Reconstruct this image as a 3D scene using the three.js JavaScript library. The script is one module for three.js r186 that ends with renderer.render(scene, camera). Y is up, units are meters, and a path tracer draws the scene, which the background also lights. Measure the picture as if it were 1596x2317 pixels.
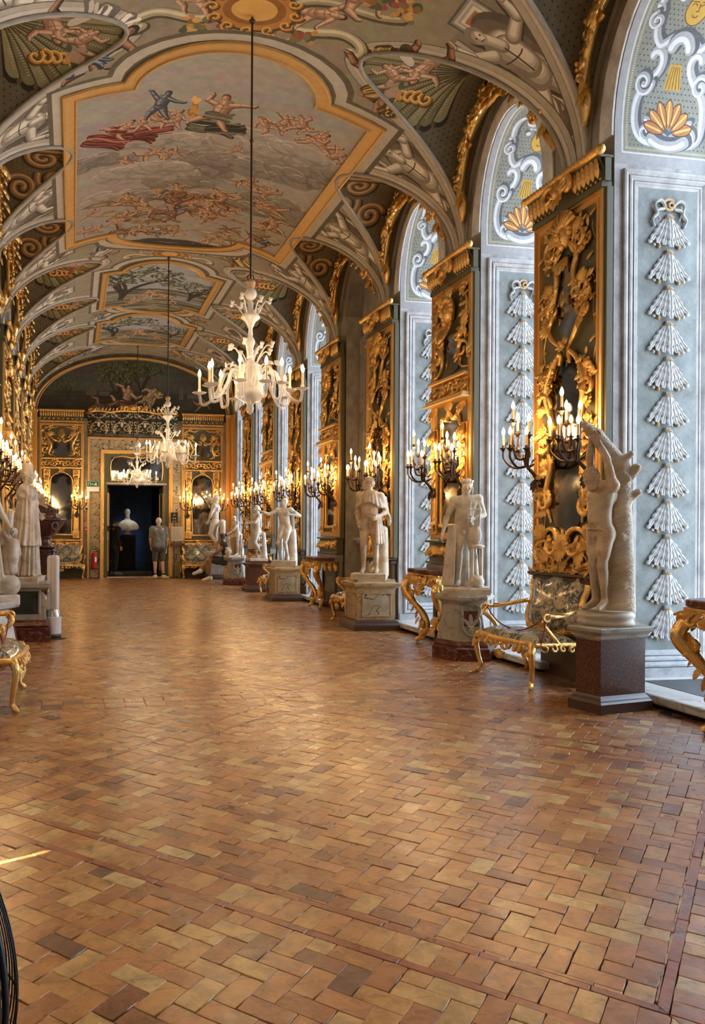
import * as THREE from 'three';
import { mergeGeometries } from 'three/addons/utils/BufferGeometryUtils.js';
import { RoundedBoxGeometry } from 'three/addons/geometries/RoundedBoxGeometry.js';
import { FontLoader } from 'three/addons/loaders/FontLoader.js';
import { TextGeometry } from 'three/addons/geometries/TextGeometry.js';

// ------------------------------------------------------------------ camera, sky, sun, exposure
// x runs across the gallery to the right, -z runs down its length, y is up; metres
const scene = new THREE.Scene();
const camera = new THREE.PerspectiveCamera(67.4, 2204 / 2402, 0.1, 200);
camera.position.set(0, 1.4, 0);
camera.rotation.order = 'YXZ';
camera.rotation.set(0, -10.34 * Math.PI / 180, 0.35 * Math.PI / 180);
camera.setViewOffset(2204, 2402, 608, 0, 1596, 2317);          // the photograph is cropped off-centre
const renderer = new THREE.WebGLRenderer({ antialias: true });
renderer.toneMapping = THREE.LinearToneMapping;
renderer.toneMappingExposure = 1.18;
renderer.shadowMap.enabled = true;
const SKY = 8.6, SUN = 60, LAMP = 1.05, CHAND = 2.8;
scene.background = new THREE.Color().setRGB(0.62, 0.78, 1.0);
scene.backgroundIntensity = SKY;
const sun = new THREE.DirectionalLight(new THREE.Color().setRGB(1, 0.93, 0.82), SUN);
sun.position.set(-11.75, 15.3, 1.68); sun.target.position.set(0, 0, -3.55);
sun.castShadow = true; sun.shadow.mapSize.set(2048, 2048);
Object.assign(sun.shadow.camera, { left: -16, right: 16, top: 16, bottom: -16, near: 0.5, far: 60 });
scene.add(sun, sun.target);

// ------------------------------------------------------------------ the plan of the gallery
const XL = -1.23, XR = 4.70, CX = (XL + XR) / 2, HW = (XR - XL) / 2, LB = 23.6, LF = -3.2;
const YS = 4.85, RISE = 1.7, BAY = 2.345, PIER0 = 6.84, NICHE0 = 5.667, NW = 0.648, WALLT = 1.12;
const pierL = (i) => PIER0 + BAY * (i - 1), nicheL = (i) => NICHE0 + BAY * i;

// ------------------------------------------------------------------ small helpers
const V = (x, y, z) => new THREE.Vector3(x, y, z);
const P = (r, y, L) => new THREE.Vector3(r, y, -L);
const D2 = Math.PI / 180, TAU = Math.PI * 2, { sin, cos, abs, min, max, sqrt, PI, pow, floor, hypot } = Math;
const lerp = (a, b, t) => a + (b - a) * t, clamp = (x, a, b) => min(b, max(a, x)), sstep = (a, b, x) => { const t = clamp((x - a) / (b - a), 0, 1); return t * t * (3 - 2 * t); };
function rng(s) { return () => { s = (s + 0x6d2b79f5) | 0; let t = Math.imul(s ^ (s >>> 15), 1 | s); t = (t + Math.imul(t ^ (t >>> 7), 61 | t)) ^ t; return ((t ^ (t >>> 14)) >>> 0) / 4294967296; }; }
const R0 = rng(7), rr = (a, b, R = R0) => a + (b - a) * R();
const used = {};
const numbered = (n) => { used[n] = (used[n] ?? -1) + 1; return used[n] ? n + '_' + String(used[n]).padStart(3, '0') : n; };
function setShadow(o) { o.traverse((c) => { if (c.isMesh) { c.castShadow = true; c.receiveShadow = true; } }); return o; }
function tag(o, label, category, group) { o.userData.label = label; o.userData.category = category; if (group) o.userData.group = group; return o; }
function thing(name, label, category, pos = V(0, 0, 0), turn = 0, group) {
  const g = new THREE.Group(); g.name = numbered(name); g.position.copy(pos); g.rotation.y = turn; scene.add(g); return tag(g, label, category, group);
}
function struct(name, parent = scene) { const g = new THREE.Group(); g.name = parent === scene ? numbered(name) : name; if (parent === scene) g.userData.kind = 'structure'; parent.add(g); return g; }
function part(parent, name, geo, mat, pos, rot) {
  const m = new THREE.Mesh(Array.isArray(geo) ? mg(geo) : geo, mat); m.name = parent === scene ? numbered(name) : name;
  if (pos) m.position.copy(pos); if (rot) m.rotation.set(...rot);
  m.castShadow = m.receiveShadow = true; parent.add(m); return m;
}
function copyOf(src, pos, turn, label, group) {
  const c = src.clone(); c.name = numbered(src.name.replace(/_\d{3}$/, '')); c.userData = { ...src.userData };
  c.position.copy(pos); c.rotation.y = turn; if (label) c.userData.label = label; if (group) c.userData.group = group; scene.add(c); return c;
}
// merge any geometries: every one indexed, with normal and uv
function mg(list) {
  const L = list.flat(9).filter(Boolean).map((g) => {
    if (!g.index) { const n = g.attributes.position.count; g = g.clone(); g.setIndex([...Array(n).keys()]); }
    if (!g.attributes.normal) g.computeVertexNormals();
    if (!g.attributes.uv) g.setAttribute('uv', new THREE.BufferAttribute(new Float32Array(g.attributes.position.count * 2), 2));
    for (const k of Object.keys(g.attributes)) if (!['position', 'normal', 'uv', 'color'].includes(k)) g.deleteAttribute(k);
    return g;
  });
  if (L.some((g) => g.attributes.color)) for (const g of L) if (!g.attributes.color) g.setAttribute('color', new THREE.BufferAttribute(new Float32Array(g.attributes.position.count * 3).fill(1), 3));
  return L.length === 1 ? L[0] : mergeGeometries(L);
}
const M4 = new THREE.Matrix4(), Q4 = new THREE.Quaternion(), E3 = new THREE.Euler();
function at(g, x = 0, y = 0, z = 0, rx = 0, ry = 0, rz = 0, s = 1) {
  const sc = Array.isArray(s) ? V(...s) : V(s, s, s);
  const c = g.clone(); c.applyMatrix4(M4.compose(V(x, y, z), Q4.setFromEuler(E3.set(rx, ry, rz)), sc));
  if (sc.x * sc.y * sc.z < 0 && c.index) { const a = c.index.array; for (let i = 0; i < a.length; i += 3) { const t = a[i]; a[i] = a[i + 1]; a[i + 1] = t; } }
  return c;
}
// lay uv in metres on a box-like geometry, face by face
function metreUV(g) { const p = g.attributes.position, n = g.attributes.normal, u = g.attributes.uv; for (let i = 0; i < p.count; i++) { const ax = abs(n.getX(i)), ay = abs(n.getY(i)), az = abs(n.getZ(i)); if (ay > ax && ay > az) u.setXY(i, p.getX(i), p.getZ(i)); else if (ax > az) u.setXY(i, p.getZ(i), p.getY(i)); else u.setXY(i, p.getX(i), p.getY(i)); } return g; }
const box = (w, h, d, x = 0, y = 0, z = 0) => metreUV(new THREE.BoxGeometry(w, h, d).translate(x, y, z));
const rbox = (w, h, d, r, x = 0, y = 0, z = 0, seg = 2) => metreUV(new RoundedBoxGeometry(w, h, d, seg, min(r, w / 2.01, h / 2.01, d / 2.01)).translate(x, y, z));
const cyl = (r0, r1, h, n = 16, x = 0, y = 0, z = 0) => new THREE.CylinderGeometry(r1, r0, h, n).translate(x, y + h / 2, z);
const ball = (r, x = 0, y = 0, z = 0, n = 12, sx = 1, sy = 1, sz = 1) => new THREE.SphereGeometry(r, n, max(6, n * 0.7 | 0)).scale(sx, sy, sz).translate(x, y, z);
const lathe = (pts, n = 24) => new THREE.LatheGeometry(pts.map(([r, y]) => new THREE.Vector2(max(r, 1e-4), y)), n);
const torus = (R, r, n = 24, m = 8) => new THREE.TorusGeometry(R, r, m, n);
// tapered tube along points; rad: number or function of t, or [rx, ry] flattening
function tube(pts, rad, n = 24, m = 8, flat = 1, caps = true) {
  const c = pts.length === 2 ? new THREE.LineCurve3(pts[0], pts[1]) : new THREE.CatmullRomCurve3(pts, false, 'centripetal');
  const pos = [], nor = [], uv = [], idx = [], f = typeof rad === 'function' ? rad : () => rad;
  let T = c.getTangentAt(0), N = abs(T.y) < 0.9 ? V(0, 1, 0).cross(T).normalize() : V(1, 0, 0).cross(T).normalize();
  const len = c.getLength();
  for (let i = 0; i <= n; i++) {
    const t = i / n, p = c.getPointAt(t), T2 = c.getTangentAt(t);
    Q4.setFromUnitVectors(T, T2); N.applyQuaternion(Q4).normalize(); T = T2;
    const B = T.clone().cross(N), r = max(f(t), 1e-4);
    for (let j = 0; j <= m; j++) {
      const a = j / m * TAU, d = N.clone().multiplyScalar(cos(a)).addScaledVector(B, sin(a) * flat);
      pos.push(p.x + d.x * r, p.y + d.y * r, p.z + d.z * r); nor.push(d.x, d.y, d.z); uv.push(j / m, t * len);
    }
  }
  for (let i = 0; i < n; i++) for (let j = 0; j < m; j++) { const a = i * (m + 1) + j, b = a + m + 1; idx.push(a, b, a + 1, b, b + 1, a + 1); }
  if (caps) for (const e of [0, n]) { const k = pos.length / 3, p = c.getPointAt(e / n), t = c.getTangentAt(e / n).multiplyScalar(e ? 1 : -1); pos.push(p.x, p.y, p.z); nor.push(t.x, t.y, t.z); uv.push(0, 0); const o = e * (m + 1); for (let j = 0; j < m; j++) e ? idx.push(o + j, k, o + j + 1) : idx.push(o + j, o + j + 1, k); }
  const g = new THREE.BufferGeometry();
  g.setAttribute('position', new THREE.Float32BufferAttribute(pos, 3)); g.setAttribute('normal', new THREE.Float32BufferAttribute(nor, 3)); g.setAttribute('uv', new THREE.Float32BufferAttribute(uv, 2)); g.setIndex(idx);
  for (let i = 0, a = g.index.array; i < a.length; i += 3) { const t = a[i]; a[i] = a[i + 1]; a[i + 1] = t; }
  return g;
}
// grid surface from f(u, v) -> [x, y, z, (uvx, uvy)]
function grid(nu, nv, f, flip = false) {
  const pos = [], uv = [], idx = [];
  for (let i = 0; i <= nu; i++) for (let j = 0; j <= nv; j++) { const q = f(i / nu, j / nv, i, j); pos.push(q[0], q[1], q[2]); uv.push(q[3] ?? i / nu, q[4] ?? j / nv); }
  for (let i = 0; i < nu; i++) for (let j = 0; j < nv; j++) { const a = i * (nv + 1) + j, b = a + nv + 1; flip ? idx.push(a, a + 1, b, b, a + 1, b + 1) : idx.push(a, b, a + 1, b, b + 1, a + 1); }
  const g = new THREE.BufferGeometry();
  g.setAttribute('position', new THREE.Float32BufferAttribute(pos, 3)); g.setAttribute('uv', new THREE.Float32BufferAttribute(uv, 2)); g.setIndex(idx); g.computeVertexNormals();
  return g;
}
// prism: polygon [[x, z]...] (counter-clockwise seen from above) with a profile [[offset, y]...] from the foot up
function prism(poly, prof, cap = true) {
  const n = poly.length, cx = poly.reduce((s, p) => s + p[0], 0) / n, cz = poly.reduce((s, p) => s + p[1], 0) / n;
  const off = poly.map((p, i) => {
    const a = poly[(i + n - 1) % n], b = poly[(i + 1) % n], n1 = [p[1] - a[1], a[0] - p[0]], n2 = [b[1] - p[1], p[0] - b[0]], l1 = hypot(...n1), l2 = hypot(...n2);
    let m = [n1[0] / l1 + n2[0] / l2, n1[1] / l1 + n2[1] / l2]; const d = (m[0] * m[0] + m[1] * m[1]) / 2; m = [m[0] / d, m[1] / d];
    if (m[0] * (p[0] - cx) + m[1] * (p[1] - cz) < 0) m = [-m[0], -m[1]];
    return m;
  });
  const pos = [], uv = [], ring = (o, y) => poly.map((p, i) => [p[0] + off[i][0] * o, y, p[1] + off[i][1] * o]);
  const tri = (a, b, c, ua, ub, uc) => { pos.push(...a, ...b, ...c); uv.push(...ua, ...ub, ...uc); };
  for (let k = 0; k < prof.length - 1; k++) {
    const A = ring(...prof[k]), B = ring(...prof[k + 1]); let u = 0;
    for (let i = 0; i < n; i++) { const j = (i + 1) % n, w = hypot(A[j][0] - A[i][0], A[j][2] - A[i][2]), y0 = prof[k][1], y1 = prof[k + 1][1] + abs(prof[k + 1][0] - prof[k][0]); tri(A[i], B[j], A[j], [u, y0], [u + w, y1], [u + w, y0]); tri(A[i], B[i], B[j], [u, y0], [u, y1], [u + w, y1]); u += w; }
  }
  if (cap) { const T = ring(...prof[prof.length - 1]); for (let i = 1; i < n - 1; i++) tri(T[0], T[i + 1], T[i], [T[0][0], T[0][2]], [T[i + 1][0], T[i + 1][2]], [T[i][0], T[i][2]]); }
  const g = new THREE.BufferGeometry(); g.setAttribute('position', new THREE.Float32BufferAttribute(pos, 3)); g.setAttribute('uv', new THREE.Float32BufferAttribute(uv, 2)); g.computeVertexNormals(); return g;
}
const rectPoly = (w, d) => [[-w / 2, -d / 2], [-w / 2, d / 2], [w / 2, d / 2], [w / 2, -d / 2]].reverse();
const ngon = (n, r, a0 = 0) => [...Array(n)].map((_, i) => [r * cos(a0 + i / n * TAU), r * sin(a0 + i / n * TAU)]);
// rectangular picture-frame moulding in the XY plane; prof: [[inset, height]...]
function frameMould(w, h, prof, cx = 0, cy = 0, z = 0) {
  const pos = [], uv = [];
  const C = (o) => [[-w / 2 + o, -h / 2 + o], [w / 2 - o, -h / 2 + o], [w / 2 - o, h / 2 - o], [-w / 2 + o, h / 2 - o]];
  for (let k = 0; k < prof.length - 1; k++) {
    const A = C(prof[k][0]), B = C(prof[k + 1][0]), za = prof[k][1], zb = prof[k + 1][1];
    for (let i = 0; i < 4; i++) { const j = (i + 1) % 4, q = [[...A[i], za], [...A[j], za], [...B[j], zb], [...B[i], zb]]; for (const t of [[0, 1, 2], [0, 2, 3]]) for (const m of t) { pos.push(q[m][0] + cx, q[m][1] + cy, q[m][2] + z); uv.push(q[m][0], q[m][1]); } }
  }
  const g = new THREE.BufferGeometry(); g.setAttribute('position', new THREE.Float32BufferAttribute(pos, 3)); g.setAttribute('uv', new THREE.Float32BufferAttribute(uv, 2)); g.computeVertexNormals(); return g;
}
const shapeOf = (pts) => new THREE.Shape(pts.map((p) => new THREE.Vector2(p[0], p[1])));
function extr(pts, depth, bevel = 0, seg = 1, holes = []) {
  const s = Array.isArray(pts) ? shapeOf(pts) : pts; s.holes.push(...holes);
  return new THREE.ExtrudeGeometry(s, { depth, bevelEnabled: bevel > 0, bevelThickness: bevel, bevelSize: bevel, bevelOffset: -bevel, bevelSegments: seg, curveSegments: 10, steps: 1 });
}

// ------------------------------------------------------------------ noise, canvases, materials
const NP = (() => { const R = rng(11), p = [...Array(256)].map((_, i) => i); for (let i = 255; i > 0; i--) { const j = floor(R() * (i + 1)); [p[i], p[j]] = [p[j], p[i]]; } return new Uint8Array([...p, ...p]); })();
const hash2 = (x, y) => NP[(NP[x & 255] + y) & 255] / 255;
function vnoise(x, y, per = 256) { const X = floor(x), Y = floor(y), m = (a) => ((a % per) + per) % per; let u = x - X, v = y - Y; u = u * u * (3 - 2 * u); v = v * v * (3 - 2 * v); return lerp(lerp(hash2(m(X), m(Y)), hash2(m(X + 1), m(Y)), u), lerp(hash2(m(X), m(Y + 1)), hash2(m(X + 1), m(Y + 1)), u), v); }
function fbm(x, y, oct = 4, per = 256) { let s = 0, a = 0.5; for (let i = 0; i < oct; i++) { s += a * vnoise(x, y, per); x *= 2; y *= 2; per *= 2; a *= 0.5; } return s / (1 - pow(0.5, oct)); }
function dataTex(n, f, srgb = false, rep = true) {
  const d = new Uint8Array(n * n * 4);
  for (let y = 0; y < n; y++) for (let x = 0; x < n; x++) { const c = f(x / n, y / n), k = (y * n + x) * 4; for (let i = 0; i < 3; i++) d[k + i] = clamp((Array.isArray(c) ? c[i] : c) * 255, 0, 255); d[k + 3] = 255; }
  const t = new THREE.DataTexture(d, n, n); t.magFilter = THREE.LinearFilter; t.minFilter = THREE.LinearMipmapLinearFilter; t.generateMipmaps = true;
  if (rep) t.wrapS = t.wrapT = THREE.RepeatWrapping; if (srgb) t.colorSpace = THREE.SRGBColorSpace; t.needsUpdate = true; return t;
}
const scaled = (t, x, y = x) => { const c = t.clone(); c.repeat.set(x, y); c.needsUpdate = true; return c; };
function canvas(w, h, draw, rep = false) {
  const c = document.createElement('canvas'); c.width = w; c.height = h; const g = c.getContext('2d'); draw(g, w, h);
  const t = new THREE.CanvasTexture(c); t.colorSpace = THREE.SRGBColorSpace; t.anisotropy = 8; if (rep) t.wrapS = t.wrapT = THREE.RepeatWrapping; return t;
}
// speckle a canvas with the grain of old paint
function grain(g, w, h, amt = 14, R = rng(3)) {
  const im = g.getImageData(0, 0, w, h), d = im.data;
  for (let y = 0; y < h; y++) for (let x = 0; x < w; x++) { const k = (y * w + x) * 4, n = (fbm(x / 22, y / 22, 4) - 0.5) * amt * 2 + (R() - 0.5) * amt * 0.5; d[k] += n; d[k + 1] += n; d[k + 2] += n; }
  g.putImageData(im, 0, 0);
}
const lin = (r, g, b) => new THREE.Color().setRGB(r, g, b);
const std = (c, rough, o = {}) => new THREE.MeshStandardMaterial({ color: Array.isArray(c) ? lin(...c) : c, roughness: rough, ...o });
const phy = (c, rough, o = {}) => new THREE.MeshPhysicalMaterial({ color: Array.isArray(c) ? lin(...c) : c, roughness: rough, ...o });
const T = {
  fine: dataTex(256, (x, y) => fbm(x * 32, y * 32, 4, 32)),
  carve: dataTex(256, (x, y) => { const a = fbm(x * 12, y * 12, 3, 12), b = abs(fbm(x * 8 + 9, y * 8 + 4, 3, 8) - 0.5) * 2; return a * 0.5 + b * 0.5; }),
  rough: dataTex(256, (x, y) => 0.62 + 0.5 * (fbm(x * 10, y * 10, 4, 10) - 0.5)),
  plaster: dataTex(512, (x, y) => { const n = fbm(x * 9, y * 9, 5, 9), m = fbm(x * 40 + 3, y * 40, 3, 40), v = 0.86 + (n - 0.5) * 0.3 + (m - 0.5) * 0.1; return [v, v * 0.995, v * 0.985]; }, true),
  marble: dataTex(512, (x, y) => { const n = fbm(x * 5, y * 5, 5, 5), v = abs(fbm(x * 4 + 0.8 * n, y * 4, 5, 4) - 0.5), k = sstep(0.0, 0.05, v), s = 0.9 + (n - 0.5) * 0.25; return [s * lerp(0.8, 1, k), s * lerp(0.78, 0.985, k), s * lerp(0.74, 0.955, k)]; }, true),
  brocade: canvas(512, 512, (g, w, h) => {
    g.fillStyle = '#b7ac93'; g.fillRect(0, 0, w, h); const R = rng(21);
    for (let k = 0; k < 900; k++) { g.fillStyle = `rgba(${rr(150, 215, R) | 0},${rr(140, 200, R) | 0},${rr(110, 170, R) | 0},.35)`; g.fillRect(R() * w, R() * h, 26 * R(), 2); }
    const leaf = (x, y, a, l, c) => { g.save(); g.translate(x, y); g.rotate(a); g.fillStyle = c; g.beginPath(); g.moveTo(0, 0); g.bezierCurveTo(l * 0.3, -l * 0.45, l * 0.8, -l * 0.3, l, 0); g.bezierCurveTo(l * 0.8, l * 0.18, l * 0.3, l * 0.25, 0, 0); g.fill(); g.restore(); };
    for (let k = 0; k < 260; k++) leaf(R() * w, R() * h, R() * 7, 14 + 26 * R(), ['#33403a', '#59604f', '#8d8169', '#cfc6b0'][R() * 4 | 0]);
    for (const [ox, oy] of [[128, 128], [384, 384], [384, 128], [128, 384]]) for (const sx of [-1, 1]) {
      g.strokeStyle = '#3c4a44'; g.lineWidth = 11; g.beginPath(); g.moveTo(ox, oy + 120); g.bezierCurveTo(ox + sx * 120, oy + 90, ox + sx * 110, oy - 40, ox + sx * 30, oy - 60); g.stroke();
      g.beginPath(); g.arc(ox + sx * 50, oy - 20, 26, 0, 5); g.stroke();
      for (let k = 0; k < 9; k++) { const t = k / 8, x = ox + sx * (20 + 95 * sin(PI * t)), y = oy + 120 - 190 * t; leaf(x, y, (sx > 0 ? 0 : PI) + sx * (1 - 2.4 * t), 46, k % 2 ? '#3a4740' : '#6b6a5c'); leaf(x, y, (sx > 0 ? PI : 0) - sx * (0.4 + t), 30, '#4b574f'); }
      for (let k = 0; k < 7; k++) leaf(ox, oy - 70, -PI / 2 + (k - 3) * 0.42, 54, k % 2 ? '#8b7f68' : '#384640');
    }
    grain(g, w, h, 12);
  }, true),
  damask: canvas(512, 512, (g, w, h) => {
    g.fillStyle = '#23231d'; g.fillRect(0, 0, w, h);
    for (const oy of [0, 256]) for (const ox of [128, 384]) for (const sx of [-1, 1]) {
      g.strokeStyle = '#b09a70'; g.lineWidth = 12; g.beginPath(); g.moveTo(ox, oy + 250); g.bezierCurveTo(ox + sx * 120, oy + 230, ox + sx * 120, oy + 60, ox + sx * 14, oy + 40); g.stroke();
      g.beginPath(); g.arc(ox + sx * 54, oy + 120, 30, 0, 4.6); g.stroke(); g.lineWidth = 7;
      g.beginPath(); g.arc(ox + sx * 92, oy + 210, 26, 0, 5); g.stroke(); g.beginPath(); g.arc(ox + sx * 100, oy + 50, 22, 1, 6); g.stroke(); for (let k = 0; k < 26; k++) { const t = k / 26, q = k * 2.4; g.beginPath(); g.ellipse(ox + sx * (12 + 104 * abs(sin(q))), oy + 20 + 220 * t, 11, 5, q, 0, 7); g.fillStyle = k % 2 ? '#a8946a' : '#d0c29a'; g.fill(); }
      for (let k = 0; k < 8; k++) { const t = k / 7; g.beginPath(); g.ellipse(ox + sx * (30 + 64 * sin(PI * t)), oy + 236 - 190 * t, 16, 7, sx * (0.6 - 2 * t), 0, 7); g.fillStyle = k % 2 ? '#c4b48c' : '#8d7c58'; g.fill(); }
      g.beginPath(); g.ellipse(ox, oy + 70, 15, 34, 0, 0, 7); g.fillStyle = '#c9ba94'; g.fill();
    }
    grain(g, w, h, 12);
  }, true),
  statue: dataTex(512, (x, y) => { const n = fbm(x * 4, y * 4, 5, 4), m = fbm(x * 18 + 4, y * 18, 4, 18), v = 0.9 + (n - 0.5) * 0.3 + (m - 0.5) * 0.1, st = sstep(0.5, 0.8, fbm(x * 5 + 7, y * 7 + 2, 5, 5)); return [v * lerp(1, 0.93, st), v * lerp(0.985, 0.87, st), v * lerp(0.96, 0.77, st)]; }, true),
  granite: dataTex(256, (x, y) => { const n = hash2(floor(x * 256) * 3, floor(y * 256) * 7), m = fbm(x * 60, y * 60, 3, 60), k = n * 0.4 + m * 0.6, d = k > 0.62 ? 1.7 : k < 0.36 ? 0.5 : 1; return [0.31 * d, 0.19 * d, 0.125 * d]; }, true),
  breccia: dataTex(512, (x, y) => { const n = fbm(x * 6, y * 6, 5, 6), v = abs(fbm(x * 5 + n, y * 5 + 7, 4, 5) - 0.5), k = sstep(0.008, 0.045, v); return [lerp(0.3, 0.72 + 0.2 * (n - 0.5), k), lerp(0.24, 0.65 + 0.24 * (n - 0.5), k), lerp(0.17, 0.52 + 0.3 * (n - 0.5), k)]; }, true),
  redmarble: dataTex(256, (x, y) => { const n = fbm(x * 8, y * 8, 5, 8), v = abs(fbm(x * 6 + n, y * 6, 4, 6) - 0.5), k = sstep(0.0, 0.04, v); return [lerp(0.62, 0.36 + 0.4 * (n - 0.5), k), lerp(0.52, 0.16 + 0.25 * (n - 0.5), k), lerp(0.45, 0.12 + 0.2 * (n - 0.5), k)]; }, true),
};
const M = {
  gold: std([0.84, 0.52, 0.17], 0.33, { metalness: 0.82, bumpMap: scaled(T.carve, 3), bumpScale: 0.004, roughnessMap: scaled(T.rough, 2) }),
  goldSmooth: std([0.8, 0.5, 0.18], 0.38, { metalness: 0.8, bumpMap: scaled(T.fine, 2), bumpScale: 0.0008 }),
  goldPale: std([0.78, 0.52, 0.2], 0.32, { metalness: 1, bumpMap: scaled(T.carve, 4), bumpScale: 0.003 }),
  goldRoom: std([0.75, 0.42, 0.13], 0.46, { metalness: 0.85 }),
  olive: std([0.1, 0.092, 0.052], 0.5, { bumpMap: scaled(T.fine, 3), bumpScale: 0.0006 }),
  greyplinth: std([0.3, 0.29, 0.26], 0.6, { map: scaled(T.plaster, 1) }),
  mirror: std([0.42, 0.42, 0.41], 0.1, { metalness: 1, roughnessMap: T.rough, map: dataTex(256, (x, y) => { const n = fbm(x * 5, y * 5, 5, 5), k = sstep(0.5, 0.75, n); return lerp(0.9, 0.42, k); }, true) }),
  bronze: std([0.075, 0.045, 0.03], 0.38, { metalness: 0.7 }),
  candle: std([0.78, 0.58, 0.34], 0.6),
  bulb: std([1, 0.9, 0.7], 0.4, { emissive: lin(1, 0.66, 0.3), emissiveIntensity: 14 }),
  bulbGlass: std([1, 0.92, 0.75], 0.4, { emissive: lin(1, 0.75, 0.42), emissiveIntensity: 14 }),
  plaster: std([0.8, 0.8, 0.8], 0.85, { map: T.plaster }),
  taupe: std([0.36, 0.32, 0.265], 0.85, { map: T.plaster }),
  taupeLight: std([0.46, 0.42, 0.36], 0.85, { map: T.plaster }),
  reveal: std([0.56, 0.56, 0.57], 0.75, { map: T.plaster }),
  revealPanel: std([0.31, 0.345, 0.345], 0.75, { map: T.plaster }),
  revealMould: std([0.6, 0.6, 0.61], 0.7, { map: T.plaster }),
  leafWhite: std([0.66, 0.67, 0.67], 0.7, { map: scaled(T.plaster, 4) }),
  ochre: std([0.5, 0.33, 0.17], 0.7),
  white: std([0.8, 0.79, 0.76], 0.5),
  black: std([0.012, 0.012, 0.013], 0.45),
  blackWire: std([0.015, 0.016, 0.02], 0.35, { metalness: 0.3 }),
  marble: std([0.74, 0.7, 0.62], 0.42, { map: scaled(T.statue, 1.2), bumpMap: scaled(T.fine, 2), bumpScale: 0.0015 }),
  marbleWarm: std([0.68, 0.55, 0.4], 0.45, { map: scaled(T.statue, 1.3), bumpMap: scaled(T.fine, 2), bumpScale: 0.002 }),
  marbleOld: std([0.66, 0.6, 0.51], 0.5, { map: scaled(T.statue, 1.6), bumpMap: scaled(T.fine, 2), bumpScale: 0.002 }),
  slab: std([0.74, 0.74, 0.73], 0.3, { map: scaled(T.marble, 0.8) }),
  slate: std([0.06, 0.062, 0.068], 0.35, { map: scaled(T.plaster, 1) }),
  granite: std([1, 1, 1], 0.3, { map: scaled(T.granite, 2.2) }),
  porphyry: std([0.11, 0.045, 0.04], 0.16, { map: scaled(T.plaster, 3) }),
  purpleColumn: std([0.5, 0.36, 0.34], 0.22, { map: scaled(T.granite, 3) }),
  breccia: std([0.78, 0.8, 0.82], 0.35, { map: scaled(T.breccia, 1.5) }),
  brecciaTan: std([0.5, 0.36, 0.19], 0.4, { map: scaled(T.marble, 1.4) }),
  redmarble: std([0.85, 0.85, 0.85], 0.28, { map: scaled(T.redmarble, 2) }),
  darkwood: std([0.07, 0.035, 0.022], 0.35),
  greyStone: std([0.4, 0.38, 0.33], 0.5, { map: scaled(T.marble, 1.5) }),
  greenmarble: std([0.025, 0.033, 0.03], 0.25, { map: scaled(T.marble, 1) }),
  brocade: phy([0.8, 0.78, 0.74], 0.4, { map: scaled(T.brocade, 1.7), clearcoat: 1, clearcoatRoughness: 0.1, bumpMap: scaled(T.carve, 3), bumpScale: 0.016, metalness: 0.25 }),
  damask: std([1, 1, 1], 0.75, { map: scaled(T.damask, 1.2) }),
  glass: phy([0.96, 0.92, 0.87], 0.08, { transmission: 0.72, thickness: 0, ior: 1.5, specularIntensity: 1 }),
  milk: phy([0.86, 0.8, 0.72], 0.22, { transmission: 0.35, thickness: 0 }),
  pane: phy([1, 1, 1], 0.0, { transmission: 1, thickness: 0 }),
  acrylic: phy([0.9, 0.92, 0.92], 0.05, { transmission: 0.92, thickness: 0 }),
};
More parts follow.
